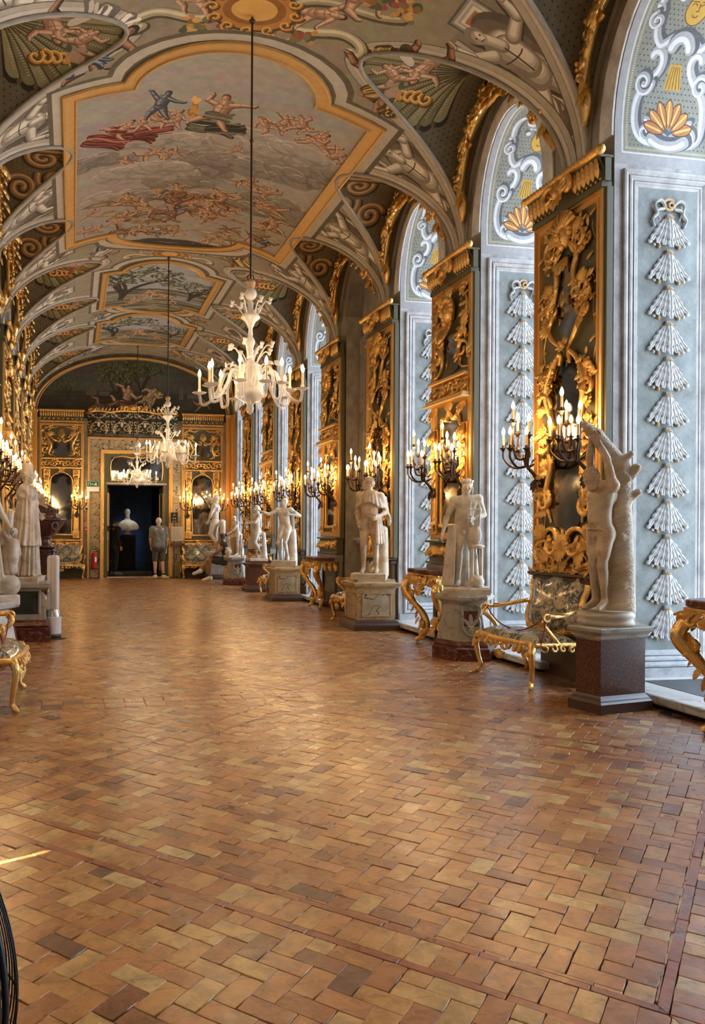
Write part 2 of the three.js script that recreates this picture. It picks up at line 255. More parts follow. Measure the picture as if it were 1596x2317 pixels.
// ------------------------------------------------------------------ floor of little herringbone bricks
const floorG = struct('floor');
part(floorG, 'bedding', box(XR - XL + 2.4, 0.3, LB - LF + 0.6, CX, -0.164, -(LB + LF) / 2), std([0.035, 0.024, 0.018], 0.9));
{
  const R = rng(5), S2 = Math.SQRT1_2, m = 0.084, J = 0.0026, PERIOD = 4.77, L1 = 6.5;
  const toUV = (r, L) => [(r - L) * S2, (r + L) * S2], toRL = (u, v) => [(u + v) * S2, (v - u) * S2];
  // keep the part of a polygon where f(p) >= 0
  const clip = (poly, f) => { const o = []; for (let i = 0; i < poly.length; i++) { const a = poly[i], b = poly[(i + 1) % poly.length], fa = f(a), fb = f(b); if (fa >= 0) o.push(a); if ((fa > 0) !== (fb > 0) && abs(fa - fb) > 1e-9) { const t = fa / (fa - fb); o.push([lerp(a[0], b[0], t), lerp(a[1], b[1], t)]); } } return o; };
  const area = (q) => { let s = 0; for (let i = 0; i < q.length; i++) { const a = q[i], b = q[(i + 1) % q.length]; s += a[0] * b[1] - b[0] * a[1]; } return abs(s) / 2; };
  const pieces = [];                                            // {poly in (r, L), tone}
  const inHall = (q) => { q = clip(q, (p) => p[0] - XL - 0.005); q = clip(q, (p) => XR - 0.03 - p[0]); q = clip(q, (p) => p[1] - LF); return clip(q, (p) => LB - p[1]); };
  const add = (q, strip) => { q = inHall(q); if (q.length > 2 && area(q) > 0.0006) pieces.push({ q, strip }); };
  const rot = (q) => q.map(([u, v]) => toRL(u, v));
  const lozenges = []; const C = (k) => L1 + PERIOD * (k + 0.5);
  for (let k = -3; k < 4; k++) { const L0 = L1 + PERIOD * k, L2 = L0 + PERIOD, [u0, v0] = toUV(CX - 0.02, L0), [u1, v1] = toUV(CX - 0.02, L2); lozenges.push({ u0: u1, u1: u0, v0, v1 }); }
  // thin bands and their soldier rows: nested squares, each given by its inset from the corner
  const bands = [[0, 0.034], [0.034, 0.2], [0.2, 0.234]];
  for (const z of lozenges) {
    const o = { u0: z.u0 + 0.02, u1: z.u1 - 0.02, v0: z.v0 + 0.02, v1: z.v1 - 0.02 };
    bands.forEach(([a, b], bi) => {
      const len = bi === 1 ? m : 0.34, W = o.u1 - o.u0;
      for (const side of [0, 1, 2, 3]) {
        const n = Math.ceil((W - 2 * a) / len);
        for (let i = 0; i < n; i++) {
          const s0 = a + i * len, s1 = min(W - a, s0 + len);
          let q = [[s0, a], [s1, a], [s1, b], [s0, b]];                       // (along, inset)
          q = clip(q, (p) => p[0] - p[1]); q = clip(q, (p) => W - p[0] - p[1]); if (q.length < 3) continue;
          const map = [([s, t]) => [o.u0 + s, o.v0 + t], ([s, t]) => [o.u1 - t, o.v0 + s], ([s, t]) => [o.u1 - s, o.v1 - t], ([s, t]) => [o.u0 + t, o.v1 - s]][side];
          let Q = rot(q.map(map)); add(Q, bi !== 1);
        }
      }
    });
    z.in = { u0: o.u0 + 0.234, u1: o.u1 - 0.234, v0: o.v0 + 0.234, v1: o.v1 - 0.234 }; z.out = o;
  }
  const crossL = [...Array(8)].map((_, k) => L1 + PERIOD * (k - 2));
  for (const L of crossL) {                                      // the bands across the gallery
    for (const [a, b, len, st] of [[-0.185, -0.16, 0.34, 1], [-0.16, -0.012, 0.165, 0], [-0.012, 0.012, 0.34, 1], [0.012, 0.16, 0.165, 0], [0.16, 0.185, 0.34, 1]])
      for (let r = XL; r < XR; r += len) { let q = [[r, L + a], [r + len, L + a], [r + len, L + b], [r, L + b]]; for (const z of lozenges) { const o = z.out, U = q.map((p) => toUV(...p)); const inq = clip(clip(clip(clip(U, (p) => p[0] - o.u0), (p) => o.u1 - p[0]), (p) => p[1] - o.v0), (p) => o.v1 - p[1]); if (inq.length > 2 && area(inq) > 1e-5) { const best = [(p) => o.u0 - p[0], (p) => p[0] - o.u1, (p) => o.v0 - p[1], (p) => p[1] - o.v1].map((f) => clip(U, f)).sort((x, y) => (y.length > 2 ? area(y) : 0) - (x.length > 2 ? area(x) : 0))[0]; q = best.length > 2 ? best.map((p) => toRL(...p)) : []; } if (q.length < 3) break; } if (q.length > 2) add(q, st); }
  }
  // herringbone everywhere else
  const N = Math.ceil(26 / m);
  for (let i = -N; i < N; i++) for (let j = -N; j < N; j++) {
    const k = (((i - j) % 4) + 4) % 4; if (k !== 0 && k !== 3) continue;
    const w = k === 0 ? 2 : 1, h = k === 0 ? 1 : 2, u = i * m - 8, v = j * m + 8, [cr, cL] = toRL(u + w * m / 2, v + h * m / 2);
    if (cr < XL - 0.15 || cr > XR + 0.15 || cL < LF - 0.1 || cL > LB + 0.1) continue;
    let q = [[u, v], [u + w * m, v], [u + w * m, v + h * m], [u, v + h * m]], dropped = false, inner = null;
    for (const z of lozenges) {
      const o = z.out, a = z.in, uc = u + w * m / 2, vc = v + h * m / 2;
      if (uc > a.u0 - 0.1 && uc < a.u1 + 0.1 && vc > a.v0 - 0.1 && vc < a.v1 + 0.1) {      // straddles or lies inside the inner square
        const qi = clip(clip(clip(clip(q, (p) => p[0] - a.u0), (p) => a.u1 - p[0]), (p) => p[1] - a.v0), (p) => a.v1 - p[1]);
        if (qi.length > 2 && area(qi) > 0.0004) { inner = qi; }
      }
      if (inner) break;
      if (uc > o.u0 - m && uc < o.u1 + m && vc > o.v0 - m && vc < o.v1 + m) {              // cut by the outer square
        const insideU = uc > o.u0 && uc < o.u1, insideV = vc > o.v0 && vc < o.v1;
        const cuts = [[(p) => o.u0 - p[0], u < o.u0], [(p) => p[0] - o.u1, u + w * m > o.u1], [(p) => o.v0 - p[1], v < o.v0], [(p) => p[1] - o.v1, v + h * m > o.v1]].filter((c) => c[1]).map((c) => clip(q, c[0])).filter((c) => c.length > 2).sort((x, y) => area(y) - area(x));
        if (cuts.length) q = cuts[0]; else dropped = true;
      }
    }
    if (inner) { add(rot(inner)); continue; }
    if (dropped || area(q) < 0.0006) continue;
    let Q = rot(q);
    for (const L of crossL) { const c = Q.reduce((s, p) => s + p[1], 0) / Q.length; if (abs(c - L) < 0.5) Q = clip(Q, c > L ? (p) => p[1] - L - 0.187 : (p) => L - 0.187 - p[1]); }
    if (Q.length > 2) add(Q);
  }
  // each brick: a worn, slightly tilted slab with a chamfered edge
  const tones = [[0.37, 0.145, 0.045], [0.44, 0.19, 0.058], [0.49, 0.245, 0.075], [0.54, 0.325, 0.115], [0.46, 0.195, 0.066], [0.27, 0.1, 0.036], [0.17, 0.072, 0.036], [0.56, 0.38, 0.155]], wts = [0.2, 0.22, 0.18, 0.12, 0.14, 0.08, 0.03, 0.03];
  const pick = () => { let x = R(), i = 0; while (x > wts[i] && i < 7) x -= wts[i++]; return i; };
  const fw = V(sin(10.34 * D2), 0, cos(10.34 * D2));
  for (const p of pieces) {
    const c = p.q.reduce((s, a) => [s[0] + a[0] / p.q.length, s[1] + a[1] / p.q.length], [0, 0]); p.c = c;
    const z = c[0] * fw.x + c[1] * fw.z, x = c[0] * fw.z - c[1] * fw.x, px = 494 + 1801 * x / z, py = 1201 + 1801 * 1.4 / z;
    p.seen = z > 0.5 && px > -30 && px < 1626 && py < 2360 ? area(p.q) / (z * z * z) : 0; p.near = z < 9;
    p.tone = p.strip ? -1 : pick();
  }
  function brick(p, out) {
    const { pos, uv, idx, nor } = out, q0 = p.q, c = p.c, j = p.strip ? 0.0016 : J / 2, Rb = rng((c[0] * 7919 + c[1] * 104729) * 1000 | 0);
    let ring = q0.map((a) => { const d = hypot(a[0] - c[0], a[1] - c[1]), k = max(0.1, 1 - j * 1.5 / d); return [c[0] + (a[0] - c[0]) * k + rr(-1, 1, Rb) * 0.0016, c[1] + (a[1] - c[1]) * k + rr(-1, 1, Rb) * 0.0016]; });
    if (p.near && !p.strip) { const o = []; ring.forEach((a, i) => { const b = ring[(i + 1) % ring.length], n = hypot(b[0] - a[0], b[1] - a[1]); if (n > 0.05) { const e = min(0.012, n * 0.15); const t = e / n, ch = rr(0.0, 0.0025, Rb); o.push([lerp(a[0], c[0], ch * 12), lerp(a[1], c[1], ch * 12)]); for (const s of [0.33, 0.67]) o.push([lerp(a[0], b[0], s) + (c[0] - a[0]) * rr(-0.02, 0.03, Rb) * 0.8, lerp(a[1], b[1], s) + (c[1] - a[1]) * rr(-0.02, 0.03, Rb) * 0.8]); } else o.push(a); }); ring = o; }
    const n = ring.length, k0 = pos.length / 3, tx = rr(-1, 1, Rb) * 0.008, tz = rr(-1, 1, Rb) * 0.008, h0 = p.strip ? 0.0005 : rr(-0.0018, 0.0018, Rb), ou = Rb() * 9, ov = Rb() * 9;
    const Y = (a) => h0 + (a[0] - c[0]) * tx + (a[1] - c[1]) * tz;
    const put = (a, y, nx, ny, nz) => { pos.push(a[0], y, -a[1]); nor.push(nx, ny, nz); uv.push(a[0] * 2.2 + ou, a[1] * 2.2 + ov); };
    const inn = ring.map((a) => { const d = hypot(a[0] - c[0], a[1] - c[1]); const k = max(0.2, 1 - 0.0018 / d); return [c[0] + (a[0] - c[0]) * k, c[1] + (a[1] - c[1]) * k]; });
    const dir = ring.map((a) => { const d = hypot(a[0] - c[0], a[1] - c[1]) || 1; return [(a[0] - c[0]) / d, -(a[1] - c[1]) / d]; });
    put(c, Y(c), -tx, 1, tz); inn.forEach((a) => put(a, Y(a), -tx, 1, tz)); ring.forEach((a, i) => put(a, Y(a) - 0.0012, dir[i][0] * 0.7, 0.7, dir[i][1] * 0.7)); ring.forEach((a, i) => put(a, -0.012, dir[i][0], 0, dir[i][1]));
    for (let i = 0; i < n; i++) { const e = (i + 1) % n; const A = k0 + 1, B = A + n, Cc = B + n; idx.push(k0, A + i, A + e, A + i, B + i, B + e, A + i, B + e, A + e, B + i, Cc + i, Cc + e, B + i, Cc + e, B + e); }
    return pos.length / 3 - k0;
  }
  const geoOf = (o) => { const g = new THREE.BufferGeometry(); g.setAttribute('position', new THREE.Float32BufferAttribute(o.pos, 3)); g.setAttribute('normal', new THREE.Float32BufferAttribute(o.nor, 3)); g.setAttribute('uv', new THREE.Float32BufferAttribute(o.uv, 2)); if (o.col) g.setAttribute('color', new THREE.Float32BufferAttribute(o.col, 3)); g.setIndex(o.idx); return g; };
  const blank = () => ({ pos: [], uv: [], idx: [], nor: [] });
  const clay = dataTex(512, (x, y) => { const n = fbm(x * 7, y * 7, 5, 7), f = fbm(x * 44, y * 44, 3, 44), s = fbm(x * 5 + 3, y * 14 + 1, 4, 5), v = 0.94 + (n - 0.5) * 0.42 + (f - 0.5) * 0.16, st = sstep(0.66, 0.8, s) * 0.16; return [v * (1 - st), v * (0.98 - st), v * (0.95 - st * 1.1)]; }, true);
  const bump = dataTex(256, (x, y) => 0.6 * fbm(x * 9, y * 9, 4, 9) + 0.4 * fbm(x * 3, y * 3, 3, 3));
  const waxRough = dataTex(256, (x, y) => 0.72 + 0.75 * (fbm(x * 6, y * 6, 4, 6) - 0.5));
  const clayMat = (c, vc) => phy(c, 0.5, { map: clay, roughnessMap: waxRough, bumpMap: bump, bumpScale: 0.0035, vertexColors: vc, clearcoat: 0.6, clearcoatRoughness: 0.26 });
  const toneMats = tones.map((t) => clayMat(t, false)), stripMat = clayMat([0.32, 0.092, 0.034], false), restMat = clayMat([1, 1, 1], true);
  const shown = pieces.filter((p) => p.seen > 0).sort((a, b) => b.seen - a.seen), single = new Set(shown.slice(0, 300));
  const rest = { ...blank(), col: [] };
  for (const p of pieces) {
    if (single.has(p)) { const o = blank(); brick(p, o); part(floorG, p.strip ? 'brick_strip' : 'brick', geoOf(o), p.strip ? stripMat : toneMats[p.tone]); }
    else { const n = brick(p, rest), t = p.strip ? [0.32, 0.092, 0.034] : tones[p.tone], k = rr(0.86, 1.12, R); for (let i = 0; i < n; i++) rest.col.push(t[0] * k, t[1] * k, t[2] * k); }
  }
  const f = part(floorG, 'distant_bricks', geoOf(rest), restMat); f.userData.kind = 'stuff'; f.userData.label = 'reddish herringbone floor bricks further off';
}
// ------------------------------------------------------------------ walls with their window recesses
const ARCH0 = 4.93, ARCHH = 1.12;                                 // springing and rise of the recess arches
function nicheHole(c) { const p = new THREE.Path(); p.moveTo(c - NW, -0.3); p.lineTo(c - NW, ARCH0); for (let i = 1; i <= 20; i++) { const a = PI - i / 20 * PI; p.lineTo(c + NW * cos(a), ARCH0 + ARCHH * sin(a)); } p.lineTo(c + NW, -0.3); p.closePath(); return p; }
const RIGHT_WIN = [-3, -2, -1, 0, 1, 2, 4, 5, 6, 7].filter((i) => nicheL(i) > LF + 0.8);
function sideWall(name, x0, dir, list) {
  const s = new THREE.Shape(); s.moveTo(LF - 0.4, -0.3); s.lineTo(LB + 0.4, -0.3); s.lineTo(LB + 0.4, 7.0); s.lineTo(LF - 0.4, 7.0); s.closePath();
  for (const i of list) s.holes.push(nicheHole(nicheL(i)));
  const g = new THREE.ExtrudeGeometry(s, { depth: dir > 0 ? WALLT : 0.8, bevelEnabled: false, curveSegments: 12 });   // shape x is L, depth becomes the wall's thickness
  const p = g.attributes.position; for (let i = 0; i < p.count; i++) { const L = p.getX(i), y = p.getY(i), d = p.getZ(i); p.setXYZ(i, x0 + dir * d, y, -L); }
  g.computeVertexNormals();
  const uv = g.attributes.uv; for (let i = 0; i < uv.count; i++) uv.setXY(i, uv.getX(i) * 0.5, uv.getY(i) * 0.5);
  const W = struct(name); part(W, 'masonry', g, M.taupe); return W;
}
const ALLN = [-3, -2, -1, 0, 1, 2, 3, 4, 5, 6, 7].filter((i) => nicheL(i) > LF + 0.8);
const wallR = sideWall('wall_right', XR, 1, ALLN), wallL = sideWall('wall_left', XL, -1, ALLN);

// painted lining of a recess arch: scrolls, a shell, a mask and flowers on a dotted ground
const STR = (g, path, w, cols = ['#5d5f63', '#a9abad', '#dfe1e2']) => { g.lineCap = 'round'; g.lineJoin = 'round'; [[1.35, cols[0], 0.018, 0.02], [1, cols[1], 0, 0], [0.42, cols[2], -0.012, -0.012]].forEach(([k, c, dx, dy]) => { g.save(); g.translate(dx, dy); g.strokeStyle = c; g.lineWidth = w * k; g.beginPath(); path(g); g.stroke(); g.restore(); }); };
const spiral = (x, y, r, a0, dir, turns = 1.4) => (g) => { const n = 34; for (let i = 0; i <= n; i++) { const t = i / n, R = r * (1 - 0.8 * t), a = a0 + dir * t * turns * TAU; i ? g.lineTo(x + R * cos(a), y + R * sin(a)) : g.moveTo(x + R * cos(a), y + R * sin(a)); } };
const archTex = canvas(700, 1200, (g, w, h) => {                    // metres: x 0..1.05 depth, y 0..1.8 up the arch (drawn upside up)
  g.fillStyle = '#a9a9aa'; g.fillRect(0, 0, w, h); g.scale(w / 1.05, h / 1.8); g.translate(0, 1.8); g.scale(1, -1);
  g.fillStyle = '#8c8c82'; g.fillRect(0.09, 0.12, 0.87, 1.7); g.strokeStyle = '#e1e1df'; g.lineWidth = 0.012; g.strokeRect(0.075, 0.105, 0.9, 1.8);
  g.strokeStyle = '#c2ba98'; g.lineWidth = 0.022; g.setLineDash([0.01, 0.007]); g.strokeRect(0.115, 0.145, 0.82, 1.8); g.setLineDash([]);
  const R = rng(31); g.fillStyle = '#3d4038'; for (let j = 0; j < 44; j++) for (let i = 0; i < 21; i++) { g.beginPath(); g.arc(0.15 + i * 0.04 + (j % 2) * 0.02, 0.18 + j * 0.04, 0.0058, 0, 7); g.fill(); }
  for (const s of [-1, 1]) {
    const X = (x) => 0.525 + s * x;
    STR(g, (c) => { c.moveTo(X(0.04), 0.26); c.bezierCurveTo(X(0.2), 0.15, X(0.36), 0.24, X(0.34), 0.45); c.bezierCurveTo(X(0.33), 0.62, X(0.22), 0.62, X(0.15), 0.74); c.bezierCurveTo(X(0.1), 0.86, X(0.22), 0.9, X(0.24), 0.83); }, 0.075);
    STR(g, spiral(X(0.22), 0.3, 0.09, s > 0 ? 1.5 : 1.6, s, 1.2), 0.035); STR(g, spiral(X(0.28), 0.64, 0.09, 0, s, 1.3), 0.04);
    STR(g, (c) => { c.moveTo(X(0.02), 0.95); c.bezierCurveTo(X(0.12), 1.02, X(0.16), 0.86, X(0.22), 0.92); c.bezierCurveTo(X(0.32), 1.0, X(0.26), 1.14, X(0.33), 1.2); }, 0.07);
    STR(g, spiral(X(0.3), 1.08, 0.07, 2, -s, 1.3), 0.035); STR(g, (c) => { c.moveTo(X(0.32), 1.24); c.bezierCurveTo(X(0.38), 1.5, X(0.2), 1.64, X(0.1), 1.5); c.bezierCurveTo(X(0.06), 1.4, X(0.18), 1.36, X(0.2), 1.46); }, 0.07);
    STR(g, spiral(X(0.14), 1.64, 0.1, 0.4, s, 1.4), 0.045);
  }
  STR(g, (c) => { c.moveTo(0.36, 0.24); c.bezierCurveTo(0.45, 0.17, 0.6, 0.17, 0.69, 0.24); }, 0.1); STR(g, (c) => { c.moveTo(0.44, 0.9); c.bezierCurveTo(0.47, 1.0, 0.58, 1.0, 0.61, 0.9); }, 0.1);
  for (let k = 0; k < 7; k++) { const a = PI * (0.08 + 0.84 * k / 6); g.save(); g.translate(0.525, 0.29); g.rotate(a); g.beginPath(); g.moveTo(0.05, -0.012); g.quadraticCurveTo(0.2, -0.075, 0.25, 0); g.quadraticCurveTo(0.2, 0.075, 0.05, 0.012); g.fillStyle = k % 2 ? '#c18a4a' : '#b87a45'; g.fill(); g.strokeStyle = '#643a24'; g.lineWidth = 0.008; g.stroke(); g.strokeStyle = '#e6bf77'; g.lineWidth = 0.016; g.setLineDash([0.006, 0.008]); g.beginPath(); g.moveTo(0.08, 0); g.lineTo(0.23, 0); g.stroke(); g.setLineDash([]); g.restore(); }
  g.fillStyle = '#c49a3e'; g.beginPath(); g.moveTo(0.47, 0.78); g.lineTo(0.58, 0.78); g.lineTo(0.61, 0.6); g.lineTo(0.44, 0.6); g.fill(); g.strokeStyle = '#7d5a24'; g.lineWidth = 0.008; for (let k = 0; k < 5; k++) { g.beginPath(); g.moveTo(0.49 + k * 0.018, 0.76); g.lineTo(0.46 + k * 0.033, 0.61); g.stroke(); }
  g.fillStyle = '#c9a044'; g.beginPath(); g.ellipse(0.545, 1.2, 0.1, 0.13, 0, 0, 7); g.fill(); g.strokeStyle = '#6f4d1d'; g.lineWidth = 0.009; g.stroke();
  for (const s of [-1, 1]) { g.beginPath(); g.arc(0.545 + s * 0.042, 1.225, 0.022, 0.3, 2.9); g.stroke(); g.beginPath(); g.moveTo(0.545 + s * 0.07, 1.262); g.lineTo(0.545 + s * 0.018, 1.268); g.stroke(); } g.beginPath(); g.moveTo(0.55, 1.25); g.lineTo(0.56, 1.185); g.lineTo(0.54, 1.185); g.stroke(); g.beginPath(); g.arc(0.545, 1.16, 0.025, 3.5, 5.9); g.stroke();
  for (let k = 0; k < 46; k++) { const a = R() * PI, d = 0.1 + R() * 0.1; g.fillStyle = ['#dcdde0', '#8d939c', '#9b4a46', '#5f6d5a', '#c7c9cc'][R() * 5 | 0]; g.beginPath(); g.arc(0.545 + d * 1.05 * cos(a), 1.24 + d * sin(a), 0.016 + R() * 0.016, 0, 7); g.fill(); }
  g.setTransform(1, 0, 0, 1, 0, 0); grain(g, w, h, 9);
});
const M_arch = std([0.9, 0.9, 0.9], 0.8, { map: archTex });
// relief cluster of acanthus leaves, like a hanging tassel: in the XY plane, hanging from y = 0, facing +Z
function acanthus(len, wid, depth = 0.03, lobes = 3, curl = 0.25, nu = 14, nv = 6) {
  return grid(nu, nv, (u, v) => { const s = v * 2 - 1, ww = wid * 0.5 * pow(sin(PI * pow(clamp(u * 0.96 + 0.04, 0, 1), 0.8)), 0.6) * (0.7 + 0.42 * abs(sin(u * lobes * PI + 0.5))); const rib = 0.35 * abs(cos(s * PI * 1.5)); return [s * ww + 0, -len * u * (1 + 0.1 * abs(s)), depth * (sin(u * PI * 0.9) * (0.75 + rib - 0.5 * s * s) + curl * u * u * 1.6), u, v]; }, false);
}
// one frond of a hanging cluster: it swells out like a bell, then flares, with a lobed edge and a grooved rib
function frond(x1, len, w, z0, n = 22) { const sx = (u) => x1 * (0.64 * pow(sin(u * PI / 2), 0.85) + 0.36 * pow(u, 3.2)); return grid(n, 8, (u, v) => { const s = v * 2 - 1, e = 0.01, dx = (sx(min(1, u + e)) - sx(max(0, u - e))) / (2 * e * len), l = hypot(1, dx), notch = 0.5 + 0.5 * pow(abs(sin(u * 4 * PI + 0.4)), 0.7), hw = w * (0.35 + 0.8 * sin(PI * min(1, u * 0.7 + 0.1))) * notch; return [sx(u) + s * hw / l, -len * u + s * hw * dx / l, z0 + 0.02 * sin(PI * min(1, u * 0.8 + 0.08)) * (1 - 0.8 * s * s) - 0.01 * Math.exp(-s * s * 40) + 0.005 * notch + (u > 0.85 ? 0.02 * (u - 0.85) / 0.15 : 0), u, v]; }); }
const leafCluster = (() => {
  const out = []; for (const [x, l, w, z] of [[-0.17, 0.205, 0.027, 0.0], [0.17, 0.205, 0.027, 0.0], [-0.118, 0.235, 0.03, 0.008], [0.118, 0.235, 0.03, 0.008], [-0.062, 0.25, 0.03, 0.015], [0.062, 0.25, 0.03, 0.015], [0, 0.268, 0.036, 0.024]]) out.push(at(frond(x, l, w, z), x * 0.1, -0.015, 0));
  for (const s of [-1, 1]) out.push(ball(0.021, s * 0.192, -0.228, 0.014, 10, 1.2, 0.9, 0.6), ball(0.016, s * 0.15, -0.255, 0.016, 8, 1.1, 0.9, 0.6));
  out.push(at(cyl(0.036, 0.026, 0.06, 12), 0, -0.035, 0.004, 0, 0, 0, [1, 1, 0.5])); for (let i = 0; i < 5; i++) out.push(at(cyl(0.005, 0.005, 0.05, 6), (i - 2) * 0.011, -0.03, 0.018));
  return mg(out);
})();
const clusterGold = mg([at(torus(0.036, 0.009, 14, 6), 0, -0.016, 0.004, PI / 2 - 0.3, 0, 0, [1, 1, 0.7]), ...[-1, 1].flatMap((s) => [at(new THREE.SphereGeometry(0.021, 8, 6), s * 0.1, -0.262, 0.012, 0, 0, 0, [0.85, 1.25, 0.7]), tube([V(s * 0.075, -0.2, 0.012), V(s * 0.09, -0.235, 0.012)], 0.006, 3, 5)])]);
const crestTop = mg([at(torus(0.055, 0.016, 18, 8), 0, 0.05, 0.01, 0, 0, 0, [1, 0.85, 0.6]), at(torus(0.024, 0.012, 12, 6), 0.016, 0.042, 0.015)]);
const ribbonTop = mg([-1, 1].flatMap((s) => [tube([V(s * 0.03, 0.02, 0.012), V(s * 0.1, 0.07, 0.02), V(s * 0.15, 0.03, 0.02), V(s * 0.13, -0.05, 0.016), V(s * 0.17, -0.1, 0.016), V(s * 0.15, -0.16, 0.01)], (t) => 0.02 * (0.6 + 0.7 * abs(sin(t * 7))), 22, 7, 0.6), tube([V(s * 0.05, 0.0, 0.012), V(s * 0.12, -0.02, 0.016), V(s * 0.1, -0.1, 0.016)], (t) => 0.016 + 0.008 * sin(t * 6), 14, 7, 0.6)]));
const PANELW = 0.58, PANELH = 4.1, PANEL0 = 0.33;
const panelMould = mg([frameMould(0.9, 4.43, [[0, 0], [0.004, 0.022], [0.022, 0.026], [0.05, 0.012], [0.052, 0.004]]), frameMould(0.79, 4.32, [[0, 0], [0.004, 0.02], [0.02, 0.022], [0.042, 0.008], [0.045, 0.002]]), frameMould(0.69, 4.22, [[0, 0], [0.002, 0.013], [0.018, 0.012], [0.022, 0.006], [0.045, 0.004], [0.055, -0.004], [0.056, -0.02]])]);
function jambPanel(parent, leaves) {                                 // in the XY plane facing +Z, x centred, y from the sill
  const yc = 2.32;
  part(parent, 'moulding', panelMould, M.revealMould, V(0, yc, 0.004));
  part(parent, 'panel', box(PANELW + 0.02, PANELH + 0.02, 0.012, 0, yc, 0.001), M.revealPanel);
  part(parent, 'skirting', box(1.04, 0.1, 0.02, 0, 0.05, 0.01), M.reveal);
  if (!leaves) return;
  for (let k = 0; k < 12; k++) { const y = 4.13 - k * 0.318; const c = part(parent, 'leaf_cluster', leafCluster, M.leafWhite, V(0, y, 0.012)); part(c, 'acorn', clusterGold, M.ochre); }
  part(parent, 'ribbon', ribbonTop, M.leafWhite, V(0, 4.2, 0.012)); part(parent, 'shell_boss', crestTop, M.ochre, V(0, 4.19, 0.014));
}
const SMALL0 = [2, 3];
function recess(i, side, open, n) {
  const c = nicheL(i), x0 = side > 0 ? XR : XL, g = struct('window_' + n), eps = 0.006, X = (d) => x0 + side * d;
  // lining of jambs and arch, a hair inside the masonry
  const half = NW - eps, dep = side > 0 ? 1.06 : 0.72;
  const archLen = 1.42;
  const low = 0.25, lining = (e) => grid(30, 3, (u, v) => { const d = u * (low + archLen); let y, L; if (d < low) { y = ARCH0 - low + d; L = c + e * (half - 0.002); } else { const a = (d - low) / archLen * PI / 2; y = ARCH0 + (ARCHH - eps) * sin(a); L = c + e * half * cos(a); } return [X(v * dep), y, -L, (side * e > 0) === (side > 0) ? v : 1 - v, clamp(d / 1.8, 0, 1)]; });
  part(g, 'arch_lining', mg([lining(1), lining(-1)]), M_arch);
  for (const e of [-1, 1]) part(g, 'jamb', box(dep, 4.86, 0.006, X(dep / 2), 2.5, -(c + e * (half + 0.002))), M.reveal);
  { const rs = new THREE.Shape(), hole = new THREE.Path(); const arc = (o, w2, y0, h2, rev) => { for (let k = 0; k <= 20; k++) { const a = rev ? k / 20 * PI : PI - k / 20 * PI; const q = [c + w2 * cos(a), y0 + h2 * sin(a)]; k || rev ? o.lineTo(...q) : o.moveTo(...q); } }; arc(rs, 0.82, 4.93, SMALL0.includes(i) ? 1.1 : 1.27, false); arc(rs, NW, ARCH0, SMALL0.includes(i) ? 1.0 : ARCHH, true); rs.closePath();
    const q = new THREE.ExtrudeGeometry(rs, { depth: 0.02, bevelEnabled: false }), pp = q.attributes.position; for (let k = 0; k < pp.count; k++) pp.setXYZ(k, X(-0.005) - side * pp.getZ(k), pp.getY(k), -pp.getX(k)); q.computeVertexNormals(); part(g, 'arch_face', q, M.plaster); }
  // panelled far jamb (and the near one, seen only from deeper in the gallery)
  const far = struct('far_jamb', g); far.position.set(X(dep / 2), 0.1, -(c + half - 0.003)); jambPanel(far, side > 0 && open && i >= 0);
  const near = struct('near_jamb', g); near.position.set(X(dep / 2), 0.1, -(c - half + 0.003)); near.rotation.y = PI; if (side < 0) far.scale.x = near.scale.x = 0.72; jambPanel(near, false);
  // stone sill step
  const sill = rbox(1.28, 0.075, NW * 2 + 0.34, 0.025, X(0.5), 0.075, -c, 3); part(g, 'step', sill, M.slab);
  part(g, 'recess_shade_strip', box(0.08, 0.08, NW * 2 + 0.1, X(-0.04), 0.0, -c), M.black);  // shade of the recess under the step, put in as a black strip
  if (open) part(g, 'step_inlay', box(0.7, 0.004, NW * 2 - 0.3, X(0.55), 0.114, -c), M.slate);
  return g;
}
